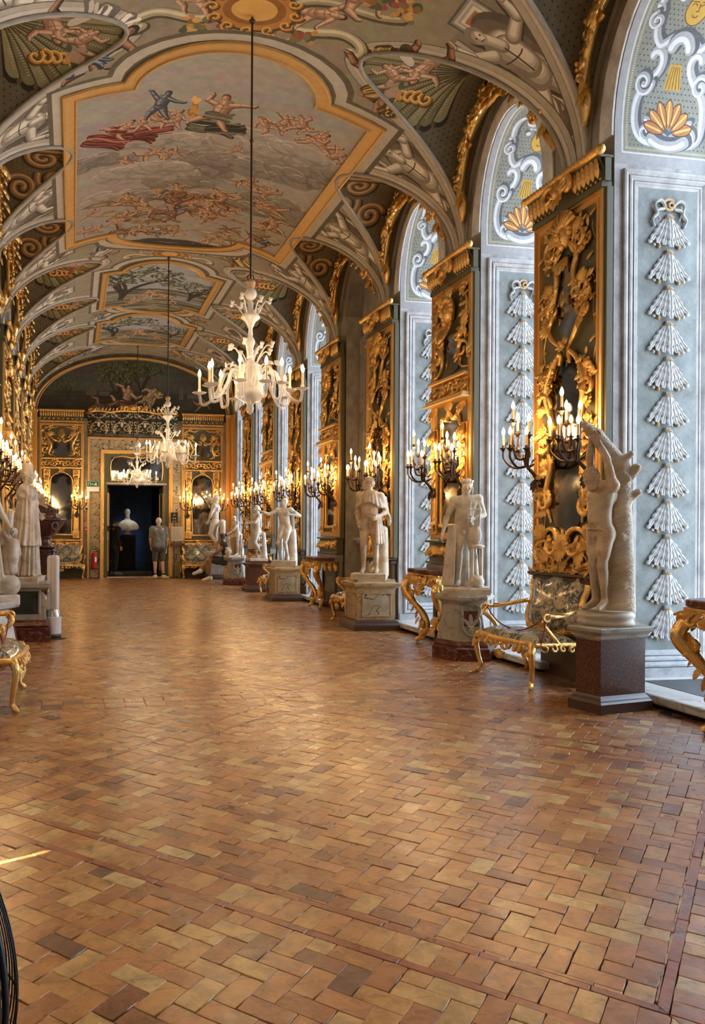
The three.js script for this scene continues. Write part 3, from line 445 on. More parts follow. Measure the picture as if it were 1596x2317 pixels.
// the tall casement: a frame with panes in which the daylight stands
function casement(g, i, side) {
  const c = nicheL(i), x = (side > 0 ? XR + 1.03 : XL - 1.03), w = NW - 0.012;
  const rail = [];
  for (const e of [-1, 0, 1]) rail.push(box(0.06, 5.9, e ? 0.06 : 0.07, x, 3.0, -(c + e * (w - 0.03))));
  for (const y of [0.14, 1.0, 1.9, 2.8, 3.7, 4.6, 5.4]) rail.push(box(0.05, y < 0.2 ? 0.12 : 0.04, w * 2, x, y, -c));
  part(g, 'casement_frame', rail, std([0.55, 0.54, 0.5], 0.5));
  for (const e of [-1, 1]) part(g, 'pane', box(0.006, 5.85, w - 0.06, x, 3.0, -(c + e * (w / 2 - 0.01))), M.pane);
}
let wn = 0;
for (const i of ALLN) if (i !== 3) { const g = recess(i, 1, true, ++wn); casement(g, i, 1); }
{ // the blank bay: a shallow recess with painted panels instead of a window
  const c = nicheL(3), g = struct('window_' + (++wn)), w = NW - 0.006;
  part(g, 'blind_panel', box(0.3, 6.2, NW * 2, XR + 0.42, 3.05, -c), M.taupe);
  for (const e of [-1, 1]) part(g, 'blind_jamb', box(0.28, 6, 0.02, XR + 0.14, 3, -(c + e * w)), M.taupeLight);
  const f = struct('blind_frame', g); f.position.set(XR + 0.265, 3.1, -c); f.rotation.y = -PI / 2;
  part(f, 'moulding', [frameMould(1.2, 3.4, [[0, 0], [0.01, 0.035], [0.05, 0.04], [0.06, 0.02], [0.1, 0.02], [0.11, 0]]), frameMould(0.86, 3.05, [[0, 0], [0.01, 0.03], [0.04, 0.03], [0.06, 0.01]])], M.taupeLight);
  part(f, 'olive_field', box(0.8, 3.0, 0.01, 0, 0, 0.002), std([0.2, 0.18, 0.11], 0.7));
  part(f, 'dado_cornice', mg([rbox(1.26, 0.05, 0.12, 0.01, 0, -1.83, 0.06), rbox(1.2, 0.05, 0.08, 0.01, 0, -1.88, 0.04)]), M.revealMould);
  part(f, 'dado', [box(1.2, 1.2, 0.03, 0, -2.5, 0.01), frameMould(0.5, 0.85, [[0, 0], [0.01, 0.03], [0.04, 0.03], [0.05, 0]], 0.25, -2.45, 0.026)], M.taupe);
  part(g, 'step', rbox(0.5, 0.075, NW * 2 + 0.2, 0.02, XR + 0.2, 0.05, -c), M.darkwood);
}
for (const i of ALLN) {
  const g = recess(i, -1, false, ++wn), c = nicheL(i), x = XL - 0.7;
  if (i === -1) { // this pair of shutters stands ajar and lets a blade of sun through
    const g0 = 2.708, g1 = 2.742;
    part(g, 'shutter', box(0.05, 6.1, c + NW - g1, x, 3.0, -(c + NW + g1) / 2), M.revealMould); part(g, 'shutter_post', box(0.05, 6.1, g0 - c + NW + 0.02, x, 3.0, -(c - NW + g0 - 0.02) / 2), M.revealMould);
    part(g, 'sun_gap_board', box(0.04, 3.6, 0.2, x - 0.05, 4.27, -g1), M.revealMould); part(g, 'sun_gap_board', box(0.04, 1.0, 0.2, x - 0.05, 0.4, -g1), M.revealMould);  // unseen boards added to trim the gap and end the sun blade
  } else for (const e of [-1, 1]) part(g, 'shutter', [box(0.05, 6.1, NW - 0.004, x, 3.0, -(c + e * NW / 2)), frameMould(NW - 0.12, 1.8, [[0, 0], [0.02, 0.02], [0.04, 0]]).rotateY(PI / 2).translate(x + 0.026, 1.4, -(c + e * NW / 2)), frameMould(NW - 0.12, 2.1, [[0, 0], [0.02, 0.02], [0.04, 0]]).rotateY(PI / 2).translate(x + 0.026, 3.6, -(c + e * NW / 2))], M.revealMould);
}
// low skirting between the recesses
for (const [x, s, nm] of [[XR, -1, 'baseboard_right'], [XL, 1, 'baseboard_left']]) { const b = []; for (let i = ALLN[0]; i < 8; i++) { const a = nicheL(i) + NW + 0.02, e = nicheL(i + 1) - NW - 0.02; if (e > LB) continue; b.push(box(0.03, 0.3, e - a, x + s * 0.015, 0.15, -(a + e) / 2)); } const m = part(scene, nm, b, M.darkwood); m.userData.kind = 'structure'; }
// the wall behind the viewer and the roof slab added to block sky
{ const f = struct('wall_front'); part(f, 'masonry', box(XR - XL + 2.4, 7.6, 0.5, CX, 3.4, -LF + 0.25), M.taupeLight); }
{ const r = struct('sky_block'); part(r, 'sky_block_slab', box(XR - XL + 2.6, 0.3, LB - LF + 5.2, CX, 7.1, -(LB + LF) / 2 - 1.6), M.taupe); }  // unseen slab, added above the vault to keep the skylight out
{ const o = part(scene, 'courtyard_ground', box(60, 0.4, 70, CX, -5, -10), std([0.35, 0.33, 0.3], 0.9)); o.userData.kind = 'structure'; }
// ------------------------------------------------------------------ the painted vault
const ceil = struct('ceiling');
const SN = 400, ST = []; { let s = 0, px = CX + HW, py = YS; ST.push(0); for (let i = 1; i <= SN; i++) { const t = PI * i / SN, x = CX + HW * cos(t), y = YS + RISE * sin(t); s += hypot(x - px, y - py); ST.push(s); px = x; py = y; } }
const ARC = ST[SN], sOf = (t) => { const k = clamp(t / PI * SN, 0, SN - 1e-6), i = floor(k); return ARC / 2 - lerp(ST[i], ST[i + 1], k - i); };   // > 0 on the right
const tOfS = (s) => { const w = ARC / 2 - s; let a = 0, b = SN; while (b - a > 1) { const m = (a + b) >> 1; ST[m] < w ? (a = m) : (b = m); } return PI * (a + (w - ST[a]) / (ST[b] - ST[a])) / SN; };
const vaultAt = (s, L, lift = 0) => { const t = tOfS(s), n = V(cos(t) / HW, sin(t) / RISE, 0).normalize(); return V(CX + HW * cos(t) - n.x * lift, YS + RISE * sin(t) - n.y * lift, -L); };
const CW = 1.0, SMALL = [2, 3];
const bayH = (i) => SMALL.includes(i) ? 1.36 : 1.545;
const BAYS = [-3, -2, -1, 0, 1, 2, 3, 4, 5, 6, 7];

// ---- painting
const PAL = { flesh: ['#5a3f2c', '#a98365', '#cfae90'], dark: ['#2f2018', '#7d5a42', '#a97f60'], grey: ['#4c473f', '#9a9588', '#cfcabd'], red: ['#4c1d16', '#94453a', '#bf7360'], blue: ['#23303c', '#5a6e80', '#8e9ca6'], ochre: ['#4f3d1e', '#a58a50', '#d0b878'], green: ['#2b2e1e', '#5f6246', '#85876a'], gold: ['#5a3a14', '#b07c30', '#e0b766'], white: ['#6c665c', '#c5beb0', '#ece6d8'] };
function limb(g, a, b, w0, w1, col) { const dx = b[0] - a[0], dy = b[1] - a[1], l = hypot(dx, dy) || 1, nx = -dy / l, ny = dx / l; g.fillStyle = col; g.beginPath(); g.arc(a[0], a[1], w0, 0, TAU); g.fill(); g.beginPath(); g.arc(b[0], b[1], w1, 0, TAU); g.fill(); g.beginPath(); g.moveTo(a[0] + nx * w0, a[1] + ny * w0); g.lineTo(b[0] + nx * w1, b[1] + ny * w1); g.lineTo(b[0] - nx * w1, b[1] - ny * w1); g.lineTo(a[0] - nx * w0, a[1] - ny * w0); g.fill(); }
// a small painted figure; H is its height, rot its lean, pose chooses how the limbs lie
function figure(g, x, y, H, rot, pal, R, hair = '#3a2a1c', cloth = null, pose = null) {
  g.save(); g.translate(x, y); g.rotate(rot); g.scale(H, H);
  const q = (a, b) => a + (b - a) * R(), bend = q(-0.12, 0.12), sh = [bend * 0.6, -0.32], hip = [0, 0], head = [bend * 1.3 + q(-0.04, 0.04), -0.5];
  const L = [];
  const chain = (from, a1, l1, a2, l2, w0, w1, w2) => { const m = [from[0] + l1 * sin(a1), from[1] + l1 * cos(a1)], e = [m[0] + l2 * sin(a2), m[1] + l2 * cos(a2)]; L.push([from, m, w0, w1], [m, e, w1, w2], [e, [e[0] + 0.05 * sin(a2 + 0.6), e[1] + 0.05 * cos(a2 + 0.6)], w2, w2 * 0.7]); };
  const a = pose?.[0] ?? q(-1.4, 0.2), b = pose?.[2] ?? q(-0.2, 1.4); chain([hip[0] - 0.05, 0.02], a, 0.23, pose?.[1] ?? a + q(-1.2, 0.5), 0.22, 0.1, 0.066, 0.036); chain([hip[0] + 0.05, 0.02], b, 0.23, pose?.[3] ?? b + q(-0.5, 1.2), 0.22, 0.1, 0.066, 0.036);
  L.push([sh, hip, 0.14, 0.118], [[sh[0], sh[1] + 0.06], [0, -0.1], 0.14, 0.105], [sh, head, 0.055, 0.055]);
  const c = pose?.[4] ?? q(-2.8, -0.4), d = pose?.[6] ?? q(0.4, 2.8); chain([sh[0] - 0.12, sh[1] + 0.01], c, 0.17, pose?.[5] ?? c + q(-1.4, 1.4), 0.16, 0.06, 0.045, 0.03); chain([sh[0] + 0.12, sh[1] + 0.01], d, 0.17, pose?.[7] ?? d + q(-1.4, 1.4), 0.16, 0.06, 0.045, 0.03);
  for (const [p, e, w0, w1] of L) limb(g, [p[0] + 0.012, p[1] + 0.014], [e[0] + 0.012, e[1] + 0.014], w0 + 0.01, w1 + 0.01, pal[0]);
  const mixc = (a, b, t) => '#' + [1, 3, 5].map((k) => (lerp(parseInt(a.slice(k, k + 2), 16), parseInt(b.slice(k, k + 2), 16), t) | 0).toString(16).padStart(2, '0')).join('');
  const tones = [[0, mixc(pal[0], pal[1], 0.65)], [0.14, pal[1]], [0.26, mixc(pal[1], pal[2], 0.5)], [0.36, pal[2]]];
  for (const [p, e, w0, w1] of L) for (const [o, c2] of tones) limb(g, [p[0] - w0 * o, p[1] - w0 * o * 0.8], [e[0] - w1 * o, e[1] - w1 * o * 0.8], w0 * (1 - o * 1.75), w1 * (1 - o * 1.75), c2);
  g.strokeStyle = pal[0]; g.lineWidth = 0.011; g.beginPath(); g.moveTo(sh[0], sh[1] + 0.02); g.lineTo(0, -0.04); g.moveTo(sh[0] - 0.1, sh[1] + 0.11); g.quadraticCurveTo(0, sh[1] + 0.15, sh[0] + 0.1, sh[1] + 0.11); g.stroke();
  g.fillStyle = hair; g.beginPath(); g.ellipse(head[0], head[1] - 0.015, 0.072, 0.085, 0, 0, TAU); g.fill(); g.fillStyle = pal[1]; g.beginPath(); g.ellipse(head[0] - 0.012, head[1] + 0.016, 0.052, 0.066, 0, 0, TAU); g.fill(); g.fillStyle = pal[2]; g.beginPath(); g.ellipse(head[0] - 0.026, head[1] + 0.01, 0.024, 0.045, 0, 0, TAU); g.fill();
  g.fillStyle = pal[0]; for (const s of [-1, 1]) { g.beginPath(); g.arc(head[0] - 0.012 + s * 0.022, head[1] + 0.006, 0.008, 0, TAU); g.fill(); } g.fillRect(head[0] - 0.03, head[1] + 0.047, 0.036, 0.008);
  if (cloth) drape(g, 0, 0.04, 0.34, q(-0.5, 0.5), cloth, R);
  g.restore();
}
function drape(g, x, y, w, rot, pal, R) { g.save(); g.translate(x, y); g.rotate(rot); const n = 17; for (let k = 0; k < n; k++) { const t = R() - 0.5, b = (R() - 0.5) * 0.4; g.strokeStyle = pal[k < 4 ? 0 : k % 3]; g.lineWidth = w * (k < 4 ? 0.16 : 0.035 + 0.05 * R()); g.lineCap = 'round'; g.beginPath(); g.moveTo(-w * 0.55, t * w * 0.5); g.bezierCurveTo(-w * 0.1, t * w * 0.9 + b * w, w * 0.2, t * w * 0.2 - b * w, w * 0.65, t * w * 0.8 + b * w * 0.4); g.stroke(); } g.restore(); }
function cloudBank(g, x, y, w, n, pal, R) { for (let k = 0; k < n; k++) { const px = x + (R() - 0.5) * w, py = y + (R() - 0.5) * w * 0.22, r = w * (0.05 + 0.09 * R()); g.fillStyle = pal[0]; g.beginPath(); g.ellipse(px + r * 0.1, py + r * 0.16, r * 1.5, r * 0.82, 0, 0, TAU); g.fill(); g.fillStyle = pal[1]; g.beginPath(); g.ellipse(px, py, r * 1.4, r * 0.74, 0, 0, TAU); g.fill(); g.strokeStyle = pal[2]; g.lineWidth = r * 0.16; g.beginPath(); g.ellipse(px - r * 0.1, py - r * 0.04, r * 1.25, r * 0.62, 0, 3.3, 5.6); g.stroke(); } }
function rock(g, x, y, w, R, pal) { for (const [c, o] of [[pal[0], 0.02], [pal[1], 0], [pal[2], -0.03]]) { g.fillStyle = c; g.beginPath(); const k = c === pal[2] ? 0.55 : 1; g.moveTo(x - w * k, y + o * w); g.lineTo(x - w * 0.4 * k, y - w * 0.32 * k); g.lineTo(x + w * 0.6 * k, y - w * 0.26 * k); g.lineTo(x + w * k, y + w * 0.1 * k); g.lineTo(x + w * 0.2 * k, y + w * 0.3 * k); g.fill(); } }
function tree(g, x, y, H, R) { for (let k = 0; k < 5; k++) { g.strokeStyle = '#2f261a'; g.lineWidth = H * (0.055 - k * 0.008); g.beginPath(); g.moveTo(x, y); g.bezierCurveTo(x + H * 0.05, y - H * 0.4, x + (R() - 0.5) * H * 0.6, y - H * 0.5, x + (R() - 0.5) * H * 0.9, y - H * (0.6 + 0.35 * R())); g.stroke(); } for (let k = 0; k < 260; k++) { const a = R() * TAU, d = sqrt(R()); g.fillStyle = ['#2c3120', '#3c4228', '#565a38', '#6f6f48'][R() * 4 | 0]; g.beginPath(); g.ellipse(x + cos(a) * d * H * 0.6, y - H * 0.78 + sin(a) * d * H * 0.26, H * 0.03, H * 0.014, R() * 3, 0, TAU); g.fill(); } }
// the three framed scenes, each drawn in metres from its own corner: w across, h along the gallery (far edge at h)
function sceneClouds(g, w, h, R) {
  g.fillStyle = '#a29d95'; g.fillRect(0, 0, w, h);
  for (let k = 0; k < 1400; k++) { g.fillStyle = `rgba(${rr(130, 185, R) | 0},${rr(126, 178, R) | 0},${rr(118, 168, R) | 0},.14)`; g.beginPath(); g.ellipse(R() * w, R() * h, 0.06 + R() * 0.4, 0.03 + R() * 0.09, R() - 0.5, 0, TAU); g.fill(); }
  const grey = ['#847e77', '#a69f95', '#cfc8bb'], dk = ['#6a645e', '#8a837b', '#c0b8ab'];
  // a billow: many small overlapping puffs, each ring lit along one rim
  const billow = (x, y, rx, ry, n, pal) => { for (let k = 0; k < n; k++) { const a = R() * TAU, d = sqrt(R()), px = x + cos(a) * d * rx, py = y + sin(a) * d * ry, r = 0.05 + 0.12 * R(); g.fillStyle = pal[0]; g.globalAlpha = 0.5; g.beginPath(); g.ellipse(px + 0.02, py + 0.03, r * 1.5, r, R(), 0, TAU); g.fill(); g.fillStyle = pal[1]; g.globalAlpha = 0.8; g.beginPath(); g.ellipse(px, py, r * 1.35, r * 0.85, R(), 0, TAU); g.fill(); g.strokeStyle = pal[2]; g.globalAlpha = 0.75; g.lineWidth = 0.012 + 0.02 * R(); g.beginPath(); g.ellipse(px, py, r * 1.3, r * 0.8, R() * 0.5, 3.2, 4.4 + R()); g.stroke(); } g.globalAlpha = 1; };
  for (let k = 0; k < 16; k++) billow(w * R(), h * (0.28 + 0.36 * R()), 0.5, 0.14, 34, R() < 0.5 ? grey : dk);
  billow(w * 0.66, h * 0.42, 0.9, 0.2, 90, dk); billow(w * 0.3, h * 0.5, 0.7, 0.14, 60, grey); billow(w * 0.5, h * 0.335, 1.4, 0.1, 110, grey);
  const F = (x, y, H, r, p = PAL.flesh, c = null) => figure(g, x * w, y * h, H, r, p, R, ['#4a3a28', '#2e2319', '#6b4c2e'][R() * 3 | 0], c);
  drape(g, 0.2 * w, 0.305 * h, 0.55, 0.2, PAL.red, R); drape(g, 0.11 * w, 0.32 * h, 0.5, 0.5, PAL.red, R); drape(g, 0.28 * w, 0.3 * h, 0.4, -0.2, PAL.red, R);
  F(0.16, 0.285, 0.5, 0.8, PAL.flesh, PAL.red); F(0.24, 0.265, 0.42, 0.4); F(0.3, 0.255, 0.44, -0.6); F(0.36, 0.26, 0.4, 0.5); F(0.33, 0.235, 0.36, 1); figure(g, 0.29 * w, 0.2 * h, 0.6, 0.1, ['#23262b', '#4d525a', '#8a9096'], R);
  drape(g, 0.49 * w, 0.275 * h, 0.5, 0.1, PAL.green, R); drape(g, 0.54 * w, 0.285 * h, 0.4, -0.2, ['#2a2622', '#4b4740', '#77705f'], R); F(0.5, 0.225, 0.8, 0.05, PAL.flesh, ['#3c372d', '#6d6756', '#948b74']);
  for (let k = 0; k < 14; k++) { g.fillStyle = ['#c8923e', '#e0b566', '#a76a2a'][k % 3]; g.beginPath(); g.ellipse(w * (0.4 + 0.025 * R()), h * (0.15 + 0.09 * R()), 0.03, 0.07 * R() + 0.03, R() - 0.5, 0, TAU); g.fill(); }
  for (const [x, y, H, r] of [[0.68, 0.24, 0.4, -0.7], [0.72, 0.22, 0.45, 0.7], [0.77, 0.21, 0.42, 1.2], [0.8, 0.2, 0.4, -0.4], [0.85, 0.235, 0.46, 0.9], [0.9, 0.25, 0.5, -0.9], [0.94, 0.275, 0.46, 0.8], [0.28, 0.41, 0.46, 1.2], [0.22, 0.44, 0.4, -1], [0.36, 0.42, 0.36, 0.5], [0.4, 0.41, 0.32, -0.7], [0.69, 0.51, 0.42, 1.1], [0.75, 0.52, 0.44, -1.2], [0.8, 0.54, 0.46, 0.4], [0.6, 0.37, 0.3, 0.9]]) F(x, y, H, r);
  billow(w * 0.84, h * 0.3, 0.4, 0.07, 30, grey); billow(w * 0.3, h * 0.47, 0.5, 0.06, 34, grey);
  for (let k = 0; k < 64; k++) rock(g, w * (0.04 + 0.92 * R()), h * (0.6 + 0.37 * R()), 0.1 + 0.2 * R(), R, [['#5b513c', '#92866a', '#b8ab88'], ['#4a3f2c', '#77694c', '#a3946c'], ['#6a6252', '#9c937c', '#bcb39a']][k % 3]);
  for (let k = 0; k < 44; k++) F(0.06 + 0.88 * R(), 0.6 + 0.36 * R(), 0.34 + 0.3 * R(), (R() - 0.5) * 4, k % 3 ? PAL.flesh : PAL.dark, k % 4 ? null : [PAL.blue, PAL.green, PAL.ochre][k % 3]);
  for (let k = 0; k < 20; k++) rock(g, w * (0.04 + 0.92 * R()), h * (0.7 + 0.28 * R()), 0.08 + 0.1 * R(), R, ['#4a3f2c', '#77694c', '#a3946c']);
  g.fillStyle = '#3a332a'; for (let k = 0; k < 40; k++) { g.beginPath(); g.ellipse(w * R(), h * (0.95 + 0.05 * R()), 0.3, 0.05, 0, 0, TAU); g.fill(); }
}
function sceneLand(g, w, h, R) {
  g.fillStyle = '#8d959b'; g.fillRect(0, 0, w, h); for (let k = 0; k < 200; k++) { g.fillStyle = `rgba(${rr(150, 200, R) | 0},${rr(150, 195, R) | 0},${rr(150, 190, R) | 0},.25)`; g.beginPath(); g.ellipse(R() * w, R() * h * 0.5, 0.3, 0.04, 0, 0, TAU); g.fill(); }
  for (let k = 0; k < 160; k++) { g.fillStyle = ['#5b5a48', '#77725a', '#8d8466', '#4a4a3a'][R() * 4 | 0]; g.beginPath(); g.ellipse(R() * w, h * (0.5 + 0.5 * R()), 0.2 + R() * 0.3, 0.05, 0, 0, TAU); g.fill(); }
  tree(g, w * 0.16, h * 0.72, h * 0.62, R); tree(g, w * 0.84, h * 0.66, h * 0.36, R);
  for (const [x, y, H, r] of [[0.42, 0.62, 0.5, 0.3], [0.5, 0.6, 0.6, -0.5], [0.58, 0.64, 0.5, 1.2], [0.36, 0.74, 0.45, -1.2], [0.66, 0.75, 0.4, 0.8], [0.25, 0.8, 0.4, 1.4]]) figure(g, x * w, y * h, H, r, PAL.flesh, R, '#4a3a28', R() < 0.4 ? PAL.ochre : null);
}
function bracket(g, x, y, w, R) { g.save(); g.translate(x, y); for (let k = 0; k < 5; k++) { g.fillStyle = ['#5a5750', '#8e8a80', '#c4bfb3', '#a5a095', '#d8d3c7'][k]; g.fillRect(-w / 2 + k * 0.025, -w / 2 + k * 0.02, w - k * 0.05, w - k * 0.045); } g.fillStyle = '#a5714a'; g.fillRect(-w * 0.18, -w * 0.22, w * 0.36, w * 0.44); g.fillStyle = '#6c4126'; g.fillRect(-w * 0.08, -w * 0.14, w * 0.06, w * 0.28); g.fillRect(w * 0.03, -w * 0.14, w * 0.06, w * 0.28); g.restore(); }
function festoon(g, x, y, n, R) { for (let k = 0; k < n; k++) { g.fillStyle = ['#8a5a2c', '#b98a48', '#6c7048', '#93453a', '#c9a15a', '#4e5238', '#a4826a'][R() * 7 | 0]; g.beginPath(); g.ellipse(x + (R() - 0.5) * 0.5, y + (R() - 0.5) * 0.3, 0.03 + 0.035 * R(), 0.025 + 0.03 * R(), R() * 3, 0, TAU); g.fill(); } }
// everything painted on the barrel between L0 and L1: x is arc length s, y is L
const FRAMES = [{ c: 11.33, hs: 1.78, hl: 2.25, b: 1.08, bl: 0.72, f: sceneClouds }, { c: 16.95, hs: 1.1, hl: 1.18, b: 0.74, bl: 0.55, f: sceneLand }, { c: 20.45, hs: 1.1, hl: 0.95, b: 0.74, bl: 0.55, f: sceneLand }];
function frameLine(F, o = 0, n = 14) { // closed outline in (s, L), corners and the two bowed ends; o offsets outwards
  const pts = [], hs = F.hs + o, hl = F.hl + o, b = F.b + o, bl = F.bl;
  const bow = (sg) => { for (let i = 0; i <= n; i++) { const a = PI * i / n; pts.push([sg * -b * cos(a) * 1, F.c + sg * (hl + bl * sin(a))]); } };
  pts.push([-hs, F.c - hl]); for (let i = 0; i <= n; i++) { const a = PI * i / n; pts.push([-b * cos(a), F.c - hl - bl * sin(a)]); } pts.push([hs, F.c - hl]); pts.push([hs, F.c + hl]); for (let i = 0; i <= n; i++) { const a = PI * i / n; pts.push([b * cos(a), F.c + hl + bl * sin(a)]); } pts.push([-hs, F.c + hl]); return pts;
}
const grooveS = (i, phi) => { const q = bayH(i) * sin(phi) / RISE; return q >= 1 ? PI / 2 : Math.asin(q); };
function paintBarrel(g, w, h, L0, L1, seed) {
  const R = rng(seed); g.fillStyle = '#8e8672'; g.fillRect(0, 0, w, h); g.scale(w / ARC, h / (L1 - L0)); g.translate(ARC / 2, -L0);
  for (let k = 0; k < 900; k++) { g.fillStyle = `rgba(${rr(110, 160, R) | 0},${rr(102, 148, R) | 0},${rr(80, 120, R) | 0},.16)`; g.beginPath(); g.ellipse((R() - 0.5) * ARC, rr(L0, L1, R), 0.1 + R() * 0.4, 0.04 + R() * 0.1, R() * 3, 0, TAU); g.fill(); }
  // painted piers: architrave bands and a grisaille figure on each
  for (let i = -3; i < 10; i++) { const L = pierL(i); if (L < L0 - 1.6 || L > L1 + 1.6) continue;
    for (const s of [-1, 1]) { const x = (v) => s * v, far = SMALL.includes(i - 1) || SMALL.includes(i);
      g.fillStyle = '#7f776a'; g.fillRect(min(x(1.9), x(3.85)), L - 0.42, 1.95, 0.84);
      for (const e of [-1, 1]) { for (const [o, ww, c] of [[0.4, 0.05, '#5d564b'], [0.35, 0.05, '#b4ac9d'], [0.31, 0.02, '#6a6357']]) { g.fillStyle = c; g.fillRect(min(x(1.95), x(3.85)), L + e * o - ww / 2, 1.9, ww); } }
      bracket(g, x(1.98), L, 0.42, R);
      g.save(); g.translate(x(2.75), L); g.rotate(s > 0 ? -PI / 2 : PI / 2);
      g.fillStyle = '#584f44'; g.beginPath(); g.ellipse(0.02, -0.1, 0.31, 0.72, 0, 0, TAU); g.fill(); g.fillStyle = '#6d6356'; g.beginPath(); g.ellipse(-0.04, -0.12, 0.26, 0.66, 0, 0, TAU); g.fill();
      drape(g, 0.02, 0.06, 0.5, 1.4, ['#6a6255', '#a79f90', '#cbc4b4'], R); drape(g, 0.1, 0.2, 0.4, 1.2, ['#6a6255', '#958d7e', '#bdb6a6'], R);
      const m = R() < 0.5 ? 1 : -1; g.scale(m, 1); figure(g, 0, 0.0, 1.34, (R() - 0.5) * 0.2, ['#423a30', '#a39c8e', '#d8d2c4'], R, '#857d70', null, [-0.35 - 0.3 * R(), 0.25, 0.3, 0.05 + 0.3 * R(), -2.5 + 0.5 * R(), -3.6 + R(), 1.5 + R(), 2.6 + R()]); g.scale(m, 1);
      g.fillStyle = '#a8a192'; g.fillRect(-0.17, 0.62, 0.34, 0.2); g.fillStyle = '#5c554a'; g.fillRect(-0.17, 0.62, 0.34, 0.03); g.fillStyle = '#8f887a'; g.fillRect(-0.15, 0.86, 0.3, 0.2); g.restore();
    } }
  // broad painted mouldings along each groin
  for (const i of BAYS) { const c = nicheL(i); if (c < L0 - 1.8 || c > L1 + 1.8) continue;
    for (const s of [-1, 1]) for (const [off, ww, col] of [[0.15, 0.07, '#5b5448'], [0.12, 0.1, '#aaa294'], [0.08, 0.025, '#6c6558'], [0.04, 0.09, '#c2bbad'], [0.0, 0.05, '#8d8678']]) { g.strokeStyle = col; g.lineWidth = ww; g.beginPath(); for (let k = 0; k <= 40; k++) { const phi = PI * k / 40, t = grooveS(i, phi), sv = s * (sOf(t) - off * sin(phi)), L = c - (CW + off) * cos(phi); k ? g.lineTo(sv, L) : g.moveTo(sv, L); } g.stroke(); } }
  // figures, cartouches and garlands between the framed scenes
  for (const [L, big, side] of [[-1.2, 1, 1.2], [2.6, 1, 1.2], [4.9, 1, 0], [7.68, 0.92, 0.72], [14.75, 0.62, -1.1], [18.7, 0.55, 0.9], [22.0, 0.7, 0.9]]) { if (L < L0 - 2 || L > L1 + 2) continue;
    g.save(); g.translate(0, L); g.scale(big, big);
    for (const s of [-1, 1]) {
      STR(g, (c) => { c.moveTo(s * 0.35, 0.1); c.bezierCurveTo(s * 0.7, 0.4, s * 0.9, -0.1, s * 1.25, 0.15); c.bezierCurveTo(s * 1.4, 0.3, s * 1.3, 0.42, s * 1.2, 0.3); }, 0.13, ['#4f4735', '#a39a7c', '#cfc7aa']); STR(g, (c) => { c.moveTo(s * 0.4, -0.2); c.bezierCurveTo(s * 0.8, -0.5, s * 1.1, -0.2, s * 1.5, -0.45); }, 0.1, ['#4f4735', '#958b6c', '#c1b899']);
      figure(g, s * 0.62, -0.12, 0.62, s * 1.25, PAL.flesh, R); figure(g, s * 0.95, -0.5, 0.7, s * 0.9, PAL.flesh, R); figure(g, s * 0.4, -0.52, 0.5, s * -1.9, PAL.flesh, R, '#6a4a2c'); festoon(g, s * 1.35, -0.62, 70, R); festoon(g, s * 0.5, 0.3, 30, R);
      if (side) { figure(g, s * 1.72, side, 1.05, s * -0.55, PAL.dark, R, '#2b2018', s > 0 ? PAL.ochre : PAL.blue); figure(g, s * 2.0, side * 0.2, 0.95, s * 0.9, PAL.dark, R, '#2b2018'); drape(g, s * 1.86, side * 0.6, 0.9, s * 0.9, s > 0 ? PAL.ochre : PAL.white, R); drape(g, s * 2.05, side * 0.9, 0.6, s * 1.4, s > 0 ? PAL.ochre : PAL.blue, R); } }
    for (const [r, c] of [[0.44, '#4e3414'], [0.4, '#b07a34'], [0.3, '#8a5a24'], [0.22, '#d3a456']]) { g.fillStyle = c; g.beginPath(); g.ellipse(0, 0, r * 1.15, r * 0.85, 0, 0, TAU); g.fill(); }
    for (let k = 0; k < 12; k++) { const a = k / 12 * TAU; STR(g, spiral(0.46 * cos(a), 0.36 * sin(a), 0.08, a, 1, 1), 0.03, PAL.gold); } g.restore(); }
  // the framed scenes themselves, with a grey border outside the gilt
  for (const F of FRAMES) { if (F.c + 3.4 < L0 || F.c - 3.4 > L1) continue;
    const trace = (o) => { g.beginPath(); frameLine(F, o).forEach(([s, L], k) => (k ? g.lineTo(s, L) : g.moveTo(s, L))); g.closePath(); };
    g.fillStyle = '#5f5848'; trace(0.34); g.fill(); g.fillStyle = '#b3ac9d'; trace(0.28); g.fill(); g.fillStyle = '#5f5a4e'; trace(0.17); g.fill();
    g.save(); trace(-0.02); g.clip(); g.translate(-F.hs, F.c - F.hl - F.bl); F.f(g, F.hs * 2, (F.hl + F.bl) * 2, rng(seed + F.c * 10 | 0)); g.restore(); }
  g.setTransform(1, 0, 0, 1, 0, 0); grain(g, w, h, 10);
}
const SEGS = [[-5, 2.15, 512, 512], [2.15, 8.6, 2048, 1740], [8.6, 15.9, 2048, 2048], [15.9, LB + 0.1, 1280, 1300]];
const segMat = SEGS.map(([a, b, w, h], k) => std([1, 0.98, 0.94], 0.82, { map: canvas(w, h, (g) => paintBarrel(g, w, h, a, b, 40 + k)), bumpMap: scaled(T.fine, 2), bumpScale: 0.001 }));
